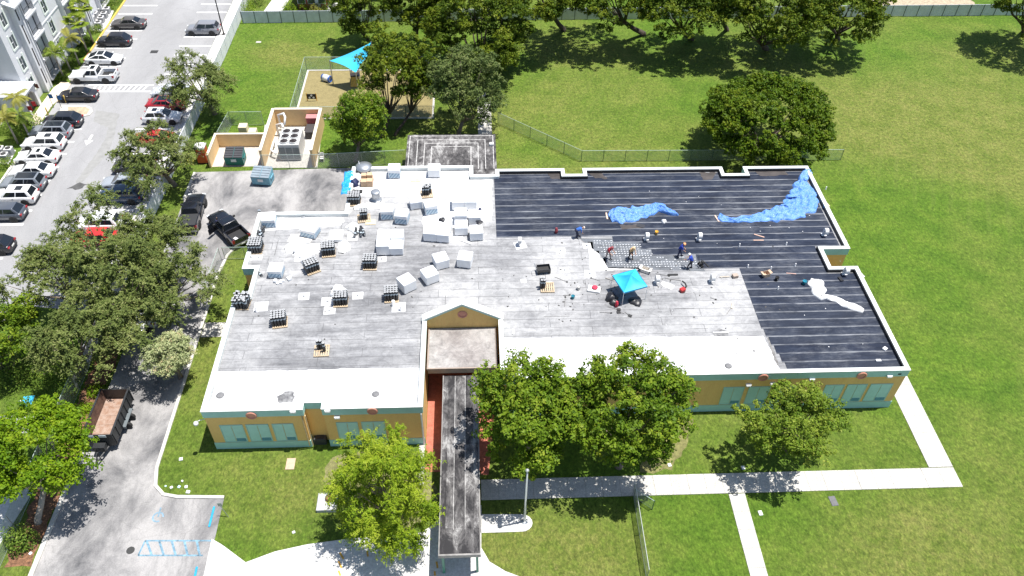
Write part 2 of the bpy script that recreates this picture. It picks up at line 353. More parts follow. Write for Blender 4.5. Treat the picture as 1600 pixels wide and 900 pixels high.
lot_poly = [(-53.0, 140), (-53.0, 66), (-57.5, 56)] + [GXY(-70, 552), GXY(10, 497), GXY(44, 473), (-42.0, 54.2), (-36.9, 53.5), (-36.9, 140)]
lot = struct('parking_lot', sheet('lot', lot_poly, 0.012, M_LOT), M_LOT)
road_poly = [(-32.1, 15), (-20.0, 15), (-20.0, 27), (-19.85, 29.9), (-19.9, 33.2), (-23.5, 33.35), (-24.6, 33.6), (-25.4, 34.4), (-25.75, 36), (-25.8, 58), (-25.5, 61), (-24.6, 63), (-23.0, 64.2), (-21.4, 64.5),
             (-21.4, 61.6), (-13.0, 61.6), (-13.0, 75.9), (-32.1, 75.3)]
road = struct('service_road', sheet('road', road_poly, 0.012, M_ROAD), M_ROAD)
def line_strip(pts, wd, z, parent, m, name='painted_line'):
    b = MB()
    for p, q in zip(pts, pts[1:]):
        d = Vector((q[0]-p[0], q[1]-p[1], 0)).normalized()*0.5; s = Vector((-d.y, d.x, 0))*wd
        b.prism([(p[0]-s.x, p[1]-s.y), (q[0]-s.x, q[1]-s.y), (q[0]+s.x, q[1]+s.y), (p[0]+s.x, p[1]+s.y)], z-0.003, z)
    return b.build(name, m, parent)
# parking stall lines: left row (nose in towards the flats) and right row (against the walk)
for y in [117.6, 114.9, 112.2, 109.6, 107.1, 104.5, 101.7, 99.5, 84.3, 81.6, 79.1, 76.6, 74.0, 71.4, 68.7, 66.4, 63.8, 61.1, 58.5]:
    line_strip([(-52.8, y), (-47.8, y)], 0.26, 0.017, lot, M_WPAINT)
for y in [118.0, 115.3, 107.6, 105.0, 102.4, 99.8, 97.2, 94.6, 92.0, 89.4, 86.8, 84.2, 81.6, 79, 76.4, 73.8, 71.2, 68.6, 66, 63.4, 60.8]:
    line_strip([(-41.4, y), (-37.0, y)], 0.26, 0.017, lot, M_WPAINT)
# crosswalk
ca, cb = GXY(138, 133), GXY(240, 133); cd, ce = GXY(140, 143), GXY(236, 143)
line_strip([ca, cb], 0.22, 0.017, lot, M_WPAINT); line_strip([cd, ce], 0.22, 0.017, lot, M_WPAINT)
for k in range(11):
    t = 0.12+k*0.08
    p = (cd[0]+(ce[0]-cd[0])*(t-0.07), cd[1]+0.15); q = (ca[0]+(cb[0]-ca[0])*t, ca[1]-0.15)
    line_strip([p, q], 0.2, 0.0165, lot, M_WPAINT)
# direction arrow
ap, aq = Vector(GXY(144, 211)+(0,)), Vector(GXY(135, 227)+(0,)); d = (aq-ap).normalized(); s = Vector((-d.y, d.x, 0))
bb = MB(); L = (aq-ap).length
pl = [ap+s*.14, ap-s*.14, ap-s*.14+d*L*.55, ap-s*.5+d*L*.55, aq, ap+s*.5+d*L*.55, ap+s*.14+d*L*.55]
bb.prism([(p.x, p.y) for p in pl][::-1], 0.014, 0.017); bb.build('painted_arrow', M_WPAINT, lot)
# asphalt patch and drains in the lot
M_PATCH = mat('patch_asphalt', (0.25, 0.25, 0.245), 0.12, 1.5, 0.9, kind='World')
bb = MB(); bb.prism(wavy([GXY(*p) for p in ((150, 172), (187, 178), (172, 235), (125, 290), (118, 285), (158, 230), (170, 200), (146, 190))], 0.6, 0.1, 3), 0.0125, 0.0155); bb.build('asphalt_patch', M_PATCH, lot)
M_IRON = plain('cast_iron', (0.05, 0.05, 0.05), 0.6, 0.3)
for p in ((241, 81),):
    c = G(*p); bb = MB(); bb.cbox((c.x, c.y, 0.006), (1.0, 0.8, 0.012), 0, 0)
    for k in range(6): bb.cbox((c.x-0.4+0.16*k, c.y, 0.018), (0.06, 0.7, 0.012))
    bb.build('storm_drain', M_IRON, lot)
c = G(120, 291); bb = MB(); bb.prism(wavy([(c.x-1, c.y-.5), (c.x+.4, c.y-.6), (c.x+1.1, c.y+.3), (c.x+.1, c.y+.7)], .3, .15, 2), 0.0125, 0.0156); bb.build('oil_stain', mat('oil_stain', (0.07, 0.07, 0.07), 0.3, 2), lot)
c = G(204, 860); bb = MB(); bb.lathe([(0.3, 0), (0.3, 0.006)], 16, 0, (c.x, c.y, 0.012)); bb.build('manhole_cover', M_IRON, road)
# blue access aisle hatch and symbol traces on the service road
ha, hb, hc_, hd = [GXY(*p) for p in ((227, 845), (333, 845), (317, 868), (216, 868))]
for pts in ([ha, hb], [hd, hc_], [hd, ha]): line_strip(pts, 0.12, 0.017, road, M_BPAINT)
for k in range(5):
    t = 0.02+0.185*k; u = t+0.19
    line_strip([(ha[0]+(hb[0]-ha[0])*t, ha[1]+(hb[1]-ha[1])*t), (hd[0]+(hc_[0]-hd[0])*u, hd[1]+(hc_[1]-hd[1])*u)], 0.16, 0.0165, road, M_BPAINT)
bb = MB(); c = Vector(GXY(247, 808)+(0,))
for a0 in range(0, 10):
    a, a2 = a0*pi/6, (a0+1)*pi/6
    bb.prism([(c.x+.32*cos(a), c.y+.32*sin(a)), (c.x+.45*cos(a), c.y+.45*sin(a)), (c.x+.45*cos(a2), c.y+.45*sin(a2)), (c.x+.32*cos(a2), c.y+.32*sin(a2))], 0.014, 0.017)
bb.prism([(c.x-.06, c.y), (c.x+.06, c.y), (c.x+.06, c.y+.8), (c.x-.06, c.y+.8)], 0.014, 0.0172)
bb.build('painted_symbol', mat('worn_blue_paint', (0.17, 0.26, 0.33), 0.3, 3), road)

bb = MB(); bb.prism(wavy([(-20.2, 61.65), (-13.05, 61.65), (-13.05, 63.0), (-16, 63.3), (-20.2, 63.1)], .6, .12, 8), 0.0125, 0.0155); bb.build('asphalt_patch', mat('dark_patch', (0.10, 0.10, 0.105), 0.25, 1.2, 0.9, kind='World', stretch=(.3, 1, 1)), road)
# kerbs
def kerb(pts, wd=0.22, h=0.12, name='kerb', m=None):
    b = MB(); n = len(pts); L = []; R = []
    for i, p in enumerate(pts):
        a = Vector(pts[max(i-1, 0)]).to_2d(); c = Vector(pts[min(i+1, n-1)]).to_2d(); d = (c-a).normalized(); s = Vector((-d.y, d.x))*wd/2
        L.append((p[0]+s.x, p[1]+s.y)); R.append((p[0]-s.x, p[1]-s.y))
    vs = [(q[0], q[1], z) for q, z in sum([[(L[i], 0), (L[i], h), (R[i], h), (R[i], 0)] for i in range(n)], [])]
    fs = [(4*i+k, 4*i+k+1, 4*i+5+k, 4*i+4+k) for i in range(n-1) for k in range(3)] + [(0, 1, 2, 3), (4*n-4, 4*n-1, 4*n-2, 4*n-3)]
    b.add(vs, fs); return struct(name, b, m or M_KERB)
kerb(road_poly[4:14], 0.25)
kerb([(-32.2, 15), (-32.2, 37.2)], 0.34, 0.14); kerb([(-32.15, 70.2), (-32.15, 75.2)], 0.25)
kerb([(-53.1, 140), (-53.1, 101)], 0.22, 0.13, m=M_YPAINT); kerb([(-53.1, 83.5), (-53.1, 66), (-57.5, 56.5)], 0.25, 0.13)
kerb([GXY(-60, 545), GXY(10, 497), GXY(44, 473)], 0.25, 0.13)

# concrete walks made of single slabs
def walk(name, x0, x1, y0, y1, along, step, mt=None, th=0.06, rnd=random.Random(3)):
    b = MB(); b.prism([(x0, y0), (x1, y0), (x1, y1), (x0, y1)], -0.05, 0.03); w_ = struct(name, b, M_JOINT)
    L = (x1-x0) if along == 'x' else (y1-y0); n = max(1, round(L/step)); q = L/n; g = 0.012
    W = (y1-y0) if along == 'x' else (x1-x0)
    sb = MB(); sb.cbox((0, 0, 0), ((q-g) if along == 'x' else W-g, W-g if along == 'x' else (q-g), th), 0, 0, 0.012); me = sb.mesh('slab', mt or M_CONC)
    for k in range(n):
        c = ((x0+q*(k+.5), (y0+y1)/2) if along == 'x' else ((x0+x1)/2, y0+q*(k+.5)))
        link('slab', me, w_, (c[0], c[1], rnd.uniform(-0.008, 0.004)))
    return w_
walk('front_walk', -0.1, 38.1, 32.35, 34.15, 'x', 1.38)
walk('branch_walk', 19.25, 20.55, 14, 32.3, 'y', 1.5)
# walk up to the side door leans slightly: laid as slabs between two survey lines
bl, br_, tl, tr_ = GXY(1459, 734), GXY(1508, 758), GXY(1402, 606), GXY(1424, 585)
walk('side_door_walk', 36.1, 38.1, 34.2, 46.0, 'y', 1.7)
walk('lot_walk', -36.85, -34.75, 60, 140, 'y', 3.0, M_CONC2)
# plaza at the entrance
plz = [GXY(*p) for p in ((331, 842), (348, 852), (384, 879), (430, 862), (480, 851), (545, 842), (600, 838), (656, 833), (672, 824), (690, 806))] + [(-3.0, 31.9), (-0.1, 31.9)] + [GXY(*p) for p in ((752, 856), (765, 878), (790, 893), (830, 908), (900, 960))] + [(4, 15), (-20.0, 15), (-20, 27)]
b = MB(); b.prism(plz, -0.05, 0.05); plaza = struct('entrance_plaza', b, M_CONC2)
for x in (-15.5, -12, -9, -6.3):
    line_strip([(x, 15), (x, 27.2)], 0.02, 0.054, plaza, M_JOINT, 'expansion_joint')
line_strip([(-19.9, 25.5), (-3.2, 25.5)], 0.02, 0.054, plaza, M_JOINT, 'expansion_joint')
M_YEL = mat('worn_yellow_paint', (0.62, 0.33, 0.05), 0.3, 5)
for p, q in (((531, 864), (537, 874)), ((529, 877), (534, 888)), ((529, 892), (532, 900)), ((647, 863), (648, 871)), ((682, 878), (684, 888)), ((679, 893), (680, 900)), ((574, 862), (575, 870))):
    line_strip([GXY(*p), GXY(*q)], 0.14, 0.0545, plaza, M_YEL, 'painted_dash')
pad = [GXY(751, 804), GXY(815, 804)] + [GXY(815+17*sin(a), 817.5-13.5*cos(a)) for a in [pi*k/8 for k in range(1, 8)]] + [GXY(815, 831), GXY(751, 833)]
b = MB(); b.prism(pad[::-1], -0.05, 0.05); struct('flagpole_pad', b, M_CONC2)
# red paved entrance court
b = MB(); b.prism([(-4.55, 35), (-0.1, 35), (-0.1, 34.6), (0.5, 34.6), (0.9, 38), (1.65, 46.8), (-4.55, 46.8)], -0.05, 0.035); struct('entrance_court_paving', b, M_REDPAVE)
b = MB(); b.prism([(-5.1, 33.8), (-4.6, 33.8), (-4.6, 38), (-5.1, 38)], -0.05, 0.05); struct('court_edge_strip', b, M_CONC)
# play area
b = MB(); b.prism([(-22.45, 86.2), (-5.5, 86.2), (-5.5, 97.9), (-22.45, 97.9)], -0.05, 0.03); struct('play_area_surface', b, M_TAN)
b = MB()
for q in ((-22.65, -5.3, 86.0, 86.25), (-22.65, -5.3, 97.85, 98.1), (-22.65, -22.4, 86.25, 97.85), (-5.55, -5.3, 86.25, 97.85)): b.box(q[0], q[1], q[2], q[3], -0.02, 0.1)
struct('play_area_kerb', b, M_CONC)
walk('kerb_path', -25.6, -21.5, 49.9, 51.7, 'x', 1.4)
walk('rear_path', 0.2, 1.9, 77.5, 92, 'y', 1.8)
# pads: dumpster bay, chiller yard, condensers, lower left neighbour
b = MB(); b.prism([(-30.6, 76.3), (-24.6, 76.3), (-24.6, 80.3), (-30.6, 80.3)], -0.05, 0.03); struct('dumpster_bay_slab', b, mat('stained_slab', (0.50, 0.45, 0.40), 0.2, 1, 0.9, kind='World'))
b = MB(); b.prism([(-24.6, 75.95), (-18.4, 75.95), (-18.9, 84.9), (-26.0, 84.9), (-25.4, 80.3), (-24.6, 80.2)], -0.05, 0.032); struct('chiller_yard_slab', b, M_CONC)
b = MB(); b.prism([GXY(-40, 650), GXY(98, 650), GXY(90, 668), GXY(-40, 690)], -0.05, 0.02); struct('neighbour_drive', b, mat('grey_drive', (0.33, 0.33, 0.33), 0.1, 1, 0.9, kind='World'))
b = MB(); b.prism([(-45, 28.6), (-35.6, 28.6), (-34.6, 34.5), (-45, 34.5)], -0.05, 0.02); struct('neighbour_patio', b, M_CONC2)
b = MB(); b.prism(wavy([(-45, 26.5), (-36.2, 26.5), (-36, 28.55), (-45, 28.55)], .4, .1), -0.05, 0.008); struct('neighbour_bare_strip', b, M_SAND)
b = MB(); b.prism(wavy([(-34.2, 37.2), (-32.4, 37.2), (-32.3, 55), (-34.2, 55)], .5, .2, 4), -0.05, 0.01); struct('leaf_litter_strip', b, M_MULCH)
b = MB(); b.prism(wavy([(-34.4, 28), (-32.45, 28), (-32.45, 37), (-34.4, 37)], .5, .2, 5), -0.05, 0.009); struct('tree_pit_litter', b, M_MULCH)
b = MB(); b.prism([GXY(470, -30), GXY(447, -30), GXY(412, 18), GXY(420, 24), GXY(438, 22)], -0.05, 0.03); struct('neighbour_path', b, M_CONC2)
b = MB(); b.prism(wavy([(61, 114), (78, 114), (80, 125), (62, 125)], .8, .3, 6), -0.05, 0.01); struct('neighbour_mulch_bed', b, M_SAND)
b = MB(); b.prism(wavy([GXY(*p) for p in ((1010, 700), (1045, 660), (1085, 650), (1075, 690), (1050, 735), (1000, 738))], .5, .25, 9), -0.05, 0.006); struct('bare_soil_patch', b, mat('thin_turf', (0.16, 0.155, 0.055), 0.4, 2, 0.95, bump=0.4, kind='World', fine=0.6))
b = MB(); b.prism(wavy([(-5.4, 28.5), (-4.6, 31), (-3.3, 33), (-5.2, 37), (-7.5, 37), (-12, 36.6), (-12.5, 34.5), (-9, 31), (-7, 28.4)], .5, .3, 11), -0.05, 0.007); struct('worn_turf_patch', b, mat('thin_turf2', (0.17, 0.165, 0.065), 0.4, 2, 0.95, bump=0.4, kind='World', fine=0.6))
# ================================================================== school building
ROOF = 4.70; TOP = 5.02
M_MUST = mat('mustard_stucco', (0.76, 0.49, 0.18), 0.06, 0.9, 0.85, bump=0.15, kind='World', fine=0.08, stretch=(1.2, 1.2, .3))
M_TEAL = mat('teal_trim', (0.36, 0.60, 0.56), 0.06, 1.5, 0.7, kind='World')
M_SHUT = mat('teal_shutter', (0.40, 0.66, 0.62), 0.05, 2, 0.6, kind='World')
M_CAP = mat('white_cap', (0.64, 0.67, 0.65), 0.06, 1.5, 0.6, kind='World')
M_GREYROOF = roof_mat('weathered_grey_roof', (0.105, 0.107, 0.115), (0.225, 0.227, 0.235), (0.36, 0.36, 0.365), (0.42, 0.42, 0.42), 0.8)
M_WHITEROOF = mat('white_roof_coating', (0.70, 0.70, 0.695), 0.05, 0.4, 0.6, kind='World', c2=(0.50, 0.50, 0.505), fine=0.2, stretch=(.35, 1, 1))
M_STRIP = strip_mat()
M_BLACKFL = mat('black_flashing', (0.02, 0.02, 0.022), 0.4, 2, 0.5, kind='World')
M_DECK = mat('exposed_deck', (0.11, 0.12, 0.135), 0.45, 2.2, 0.6, kind='World', stretch=(0.3, 2, 1), fine=0.6)
M_LOWROOF = roof_mat('dirty_low_roof', (0.17, 0.15, 0.145), (0.27, 0.25, 0.24), (0.38, 0.365, 0.355), (0.40, 0.39, 0.38), 0.4, False, (0.5, 0.5, 1))
M_CANOPY = roof_mat('mildewed_canopy_roof', (0.025, 0.024, 0.026), (0.085, 0.08, 0.08), (0.33, 0.32, 0.315), (0.33, 0.33, 0.32), 0.4, False, (1.6, 0.35, 1))
M_CANOPY = fleck_mat('flaking_canopy_coating', (0.035, 0.034, 0.036), (0.12, 0.115, 0.115), (0.31, 0.305, 0.30))
M_CANSEAM = mat('canopy_seam', (0.45, 0.44, 0.43), 0.4, 3, kind='World')
M_SALMON = mat('salmon_trim', (0.60, 0.27, 0.20), 0.06, 2)
M_DARK = plain('dark_void', (0.02, 0.018, 0.018), 0.8)
M_GALV = plain('galvanised_metal', (0.42, 0.44, 0.46), 0.4, 0.7)
M_WHT = mat('white_plastic', (0.68, 0.68, 0.68), 0.04, 2, 0.5)

OUT = [(-21.4, 37.7), (-13.8, 37.7), (-13.8, 38.35), (-12.25, 38.35), (-12.25, 37.7), (-4.6, 37.7), (-4.6, 46.9), (1.7, 46.9), (1.7, 40.3), (35.1, 40.3), (35.1, 52.6), (32.6, 52.6), (32.6, 55.2), (35.25, 55.2),
       (35.25, 68.3), (28.35, 68.3), (28.35, 67.1), (25.95, 67.1), (25.95, 68.3), (11.2, 68.3), (11.2, 67.3), (9.1, 67.3), (9.1, 68.3), (2.0, 68.3), (2.0, 67.4), (-0.5, 67.4), (-0.5, 69.0), (-13.0, 69.0), (-13.0, 61.6),
       (-21.4, 61.6), (-21.4, 53.7), (-20.25, 53.7), (-20.25, 50.0), (-21.4, 50.0)]
def offset(poly, d):
    """inset (d>0) of a counter-clockwise outline"""
    n = len(poly); out = []
    for i in range(n):
        p, a, c = Vector(poly[i]), Vector(poly[i-1]), Vector(poly[(i+1) % n])
        d1 = (p-a).normalized(); d2 = (c-p).normalized(); n1 = Vector((-d1.y, d1.x)); n2 = Vector((-d2.y, d2.x))
        k = 1+n1.dot(n2); q = p+(n1+n2)*(d/max(k, 0.2)); out.append((q.x, q.y))
    return out
def ringwall(outer, inner, z0, z1, b, mi=0, skip=()):
    n = len(outer)
    for i in range(n):
        if i in skip: continue
        j = (i+1) % n; o1, o2, i1, i2 = outer[i], outer[j], inner[i], inner[j]
        b.add([(o1[0], o1[1], z0), (o2[0], o2[1], z0), (i2[0], i2[1], z0), (i1[0], i1[1], z0), (o1[0], o1[1], z1), (o2[0], o2[1], z1), (i2[0], i2[1], z1), (i1[0], i1[1], z1)],
              [(0, 3, 2, 1), (4, 5, 6, 7), (0, 1, 5, 4), (2, 3, 7, 6), (0, 4, 7, 3), (1, 2, 6, 5)], mi)
    return b
school = thing('school_building', 'long single-storey mustard and teal school building with flat roof under repair', 'school')
NW = (6,)            # edge 6-7 carries the gable, built separately
b = MB(); ringwall(OUT, offset(OUT, 0.25), 0.0, 4.25, b); b.build('wall', M_MUST, school)
b = MB(); ringwall(offset(OUT, -0.06), offset(OUT, 0.25), 4.25, TOP-0.03, b, 0, NW); b.build('fascia_band', M_TEAL, school)
b = MB(); ringwall(offset(OUT, -0.09), offset(OUT, 0.30), TOP-0.03, TOP+0.05, b, 0, NW); b.build('parapet_cap', M_CAP, school)
b = MB(); ringwall(offset(OUT, -0.035), offset(OUT, 0.0), 0.0, 0.85, b, 0, (5, 6, 7)); b.build('base_band', M_TEAL, school)
INN = offset(OUT, 0.27)
b = MB(); b.prism(INN, ROOF-0.3, ROOF); roof = b.build('roof_membrane', M_GREYROOF, school)
# black flashing on the inside of the parapet along the newly torched part
fl = MB(); o2, i2 = offset(OUT, 0.255), offset(OUT, 0.36)
for i in (8, 9, 10, 11, 12, 13, 14, 15, 16, 17, 18, 19, 20, 21, 22):
    if i == 8: continue
    j = (i+1) % len(OUT); q = [o2[i], o2[j], i2[j], i2[i]]
    fl.prism(q, ROOF, ROOF+0.30)
fl.build('parapet_flashing', M_BLACKFL, school)
ln = MB(); o3, i3 = offset(OUT, 0.25), offset(OUT, 0.275)
for i in list(range(0, 6))+list(range(24, 34)):
    j = (i+1) % len(OUT); ln.prism([o3[i], o3[j], i3[j], i3[i]], ROOF-.01, TOP-.032)
ln.build('parapet_lining', M_CAP, school)
def roof_patch(name, pxs, m, dz=0.006, amp=0.05, seed=1, parent=None, step=0.5):
    pts = [GXY(p[0], p[1], ROOF) for p in pxs]
    if sum(pts[i-1][0]*pts[i][1]-pts[i][0]*pts[i-1][1] for i in range(len(pts))) < 0: pts = pts[::-1]
    b = MB(); b.prism(wavy(pts, step, amp, seed), ROOF-0.004, ROOF+dz); return b.build(name, m, parent or school)
# white coated zones
def white_zone(pts, seed): b = MB(); b.prism(wavy(pts, 0.6, 0.07, seed), ROOF-0.004, ROOF+0.006); return b.build('white_coating', M_WHITEROOF, school)
white_zone([(-21.1, 38.0), (-14.1, 38.0), (-14.1, 38.65), (-11.95, 38.65), (-11.95, 38.0), (-4.9, 38.0), (-4.9, 41.8), (-10, 41.9), (-15, 41.85), (-21.1, 41.9)], 1)
white_zone([(2.0, 40.6), (24.6, 40.6), (24.55, 42.5), (24.3, 43.4), (24.2, 44.6), (13, 44.75), (2.0, 44.9)], 2)
white_zone([(-12.6, 64.6), (-9, 64.4), (-4, 64.0), (1.4, 63.4), (1.6, 67.05), (-0.85, 67.05), (-0.85, 68.6), (-12.6, 68.6)], 3)
white_zone([(-21.1, 59.3), (-13.4, 59.9), (-13.0, 60.6), (-13.35, 61.25), (-21.1, 61.25)], 4)
white_zone([(-4.9, 57.4), (-1.5, 57.6), (-1.2, 60.0), (1.4, 60.3), (1.5, 63.3), (-4.6, 63.8), (-5.5, 60.4)], 5)
roof_patch('white_coating', [(918, 378), (926, 378), (928, 392), (936, 392), (938, 404), (946, 404), (949, 418), (1000, 418), (1000, 421), (922, 423), (921, 400)], M_WHITEROOF, 0.008, 0.05, 3)
M_STAIN = mat('dark_water_stain', (0.05, 0.05, 0.055), 0.7, 2.5, 0.5, kind='World', c2=(0.30, 0.30, 0.30))
for pxs in (((432, 620), (445, 612), (457, 611), (461, 620), (457, 629), (436, 630)),): roof_patch('water_stain', pxs, M_STAIN, 0.010, 0.08, 5, step=0.2)
roof_patch('water_stain', [(518, 626), (530, 623), (560, 624), (572, 622), (573, 626), (545, 628), (521, 629)], mat('faint_stain', (0.45, 0.45, 0.46), 0.3, 2, kind='World'), 0.010, 0.05, 6, step=0.3)
M_FAINT = mat('faint_stain', (.45, .45, .46), .3, 2, kind='World')
for pxs, sd in ((((1018, 560), (1040, 556), (1062, 560), (1058, 570), (1030, 573)), 3), (((1185, 566), (1208, 562), (1214, 571), (1190, 574)), 4), (((405, 596), (440, 594), (470, 596), (440, 599)), 5), (((560, 590), (600, 588), (620, 591), (590, 593)), 6), (((900, 545), (940, 543), (985, 546), (940, 548)), 7)): roof_patch('water_stain', pxs, M_FAINT, 0.0105, 0.10, sd, step=0.25)
roof_patch('water_stain', [(1115, 518), (1124, 513), (1136, 518), (1138, 524), (1116, 525)], M_STAIN, 0.010, 0.06, 7, step=0.2)
roof_patch('tar_line', [(1199, 528), (1201, 528), (1209, 548), (1217, 571), (1213, 571), (1205, 548)], mat('tar_seal', (0.16, 0.155, 0.15), 0.4, 3), 0.009, 0.04, 8, step=0.3)
roof_patch('tar_line', [(905, 373), (922, 376), (921, 380), (944, 412), (950, 420), (943, 420), (932, 400), (918, 384)], mat('tar_seal'+'_grey', (0.20, 0.195, 0.19), 0.3, 3), 0.007, 0.03, 9, step=0.3)

# black rolls torched down in courses from back to front
ROWH = 0.955
def strip_piece(x0, x1, y0, y1, z0):
    """one roll: thin sheet whose lapped front edge wavers a little and is 10 mm proud of the course below"""
    b = MB(); n = max(2, int((x1-x0)/.9)); fr, bk = [], []
    for k in range(n+1):
        x = x0+(x1-x0)*k/n; fr.append((x, y0+rs.uniform(-.035, .035))); bk.append((x, y1))
    q = n+1; b.v = [(x, y, ROOF-.002) for x, y in fr]+[(x, y, z0+.010+rs.uniform(-.002, .003)) for x, y in fr]+[(x, y, z0) for x, y in bk]
    b.f = [(k, k+1, q+k+1, q+k) for k in range(n)]+[(q+k, q+k+1, 2*q+k+1, 2*q+k) for k in range(n)]; b.mi = [0]*len(b.f)
    b.uv = [((b.v[i][0]-x0)/10, (b.v[i][1]-y0)/(y1-y0)) for f in b.f for i in f]
    return b.build('membrane_strip', M_STRIP, school, False, (0, rs.uniform(-.03, .03), 0))
def xl(y):     # left limit of the black courses
    pts = [(41.0, 25.2), (44.4, 24.5), (45.8, 24.25), (52.6, 24.2), (53.0, 20.9), (54.7, 20.45), (54.71, 16.5), (55.5, 16.4), (55.51, 15.5), (56.5, 15.4), (56.51, 13.0), (57.55, 12.9), (57.6, 1.75), (70, 1.75)]
    for a, c in zip(pts, pts[1:]):
        if a[0] <= y <= c[0]: return a[1]+(c[1]-a[1])*(y-a[0])/max(c[0]-a[0], 1e-6)
    return 25.2
rs = random.Random(5); y = 40.62; k = 0
while y < 67.9:
    y1 = min(y+ROWH+0.04, 67.9); ym = y+0.5
    xr = 34.7 if (ym < 52.3 or ym > 55.6) else 32.25
    if y > 66.7: segs = [(1.75+0.6, 8.75), (11.55, 25.6), (28.7, 34.8)]; y1 = 67.9
    else: segs = [(xl(ym), xr)]
    for a, c in segs:
        x = a
        while x < c-0.01:
            nx = x+rs.uniform(7, 11)
            if c-nx < 3: nx = c
            strip_piece(x+(0.004 if x > a else 0), nx, y, min(y1, 67.86), ROOF+0.012+0.002*(k % 2)+rs.uniform(0, .001)); x = nx
    y += ROWH; k += 1
# opened-up deck where the crew is working, with rows of fastener plates
roof_patch('exposed_deck', [(906, 373), (957, 373), (957, 379), (1001, 379), (1001, 388), (1021, 388), (1021, 399), (1088, 399), (1096, 412), (1102, 424), (950, 419), (938, 398)], M_DECK, 0.008, 0.02, 10)
dk = [GXY(*p, ROOF) for p in ((924, 376), (957, 376), (957, 381), (1001, 381), (1001, 390), (1021, 390), (1021, 400), (1088, 400), (1094, 412), (1085, 421), (960, 417), (944, 398))]
def inside(p, poly):
    r = False
    for i in range(len(poly)):
        a, c = poly[i-1], poly[i]
        if (a[1] > p[1]) != (c[1] > p[1]) and p[0] < (c[0]-a[0])*(p[1]-a[1])/(c[1]-a[1])+a[0]: r = not r
    return r
fp = MB(); rf = random.Random(2); yy = 52.8
while yy < 57.6:
    xx = 9.5; run = rf.random() < 0.85
    while xx < 24:
        if inside((xx, yy), dk) and rf.random() < (0.9 if run else 0.35): fp.cbox((xx+rf.uniform(-.02, .02), yy+rf.uniform(-.015, .015), ROOF+0.008), (0.13, 0.075, 0.012))
        xx += 0.27
    yy += 0.31
o = fp.build('fastener_plates', mat('fastener_plate', (0.62, 0.63, 0.64), 0.1, 2, 0.5, 0.2), school); o['kind'] = 'stuff'

M_WORN = mat('worn_primer', (0.05, 0.042, 0.04), 0.4, 1.5, 0.7, kind='World', stretch=(.5, 1, 1))
for pxs, sd in ((((855, 270), (884, 271), (878, 281), (860, 279)), 1), (((915, 267), (938, 267), (949, 280), (930, 279)), 2), (((1092, 270), (1120, 270), (1112, 281), (1098, 281)), 3), (((1180, 268), (1225, 267), (1232, 274), (1188, 275)), 4), (((968, 352), (1002, 350), (1004, 357), (972, 359)), 5)): roof_patch('worn_patch', pxs, M_WORN, 0.028, 0.12, sd, step=0.3)
# gable over the entrance court
gz = GY(722, 474, 46.9).z
b = MB(); gx = [(-4.6, 4.9), (1.7, 4.9), (1.7, 5.05), (-1.45, gz-0.1), (-4.6, 5.05)]
def gab(b, poly, y0, y1, mi=0):
    n = len(poly); b.add([(x, y0, z) for x, z in poly]+[(x, y1, z) for x, z in poly], [tuple(range(n)), tuple(range(2*n-1, n-1, -1))]+[(i, n+i, n+(i+1) % n, (i+1) % n) for i in range(n)], mi); return b
gab(b, [(-4.6, 4.0), (1.7, 4.0), (1.7, 4.98), (-1.45, gz-0.22), (-4.6, 4.98)], 46.86, 47.2); b.build('gable_wall', M_MUST, school)
b = MB(); gab(b, [(-4.85, 4.85), (-4.6, 4.98), (-1.45, gz-0.22), (1.7, 4.98), (1.95, 4.85), (1.95, 5.02), (-1.45, gz-0.04), (-4.85, 5.02)], 46.78, 47.24); b.build('gable_band', M_TEAL, school)
b = MB(); gab(b, [(-4.95, 4.98), (-1.45, gz-0.04), (2.05, 4.98), (2.05, 5.1), (-1.45, gz+0.08), (-4.95, 5.1)], 46.72, 47.45); b.build('gable_cap', M_CAP, school)
def medallion(x, y, z, r=0.42):
    b = MB(); M = Matrix.Translation((x, y, z)) @ Matrix.Rotation(pi/2, 4, 'X')
    b.lathe([(r, 0), (r, .06), (r-.06, .09), (r-.12, .06), (r-.12, .02)], 24, 0, (0, 0, 0), M); b.build('medallion', M_SALMON, school)
c = GY(722, 491, 46.86); medallion(-1.45, 46.86, c.z)
for px, py in ((393, 648), (582, 641)): c = GY(px, py, 37.7); medallion(c.x, 37.62, c.z)
for px, py in ((1192, 588.5), (1346, 585.5)): c = GY(px, py, 40.3); medallion(c.x, 40.22, c.z)
# low roof over the porch, with dark porch beneath
b = MB(); b.box(-4.3, 1.3, 42.3, 46.8, 3.55, 4.0); lowr = b.build('porch_roof', M_LOWROOF, school)
b = MB(); b.box(-4.35, 1.35, 42.2, 42.32, 3.5, 4.08); b.box(-4.42, -4.3, 42.2, 46.8, 3.9, 4.06); b.box(1.3, 1.42, 42.2, 46.8, 3.9, 4.06); b.build('porch_fascia', mat('brown_fascia', (0.30, 0.24, 0.2), .15, 2), school)
b = MB(); b.box(-4.3, -1.55, 46.5, 46.62, 0.04, 3.5); b.box(-1.35, 1.3, 46.5, 46.62, 0.04, 3.5); b.build('porch_door', mat('dark_door', (0.035, 0.05, 0.05), .1, 2, .3), school)
# recess wall pieces
b = MB(); b.box(-13.78, -12.27, 38.30, 38.345, 0.02, 4.2); b.build('recess_panel', M_MUST, school)
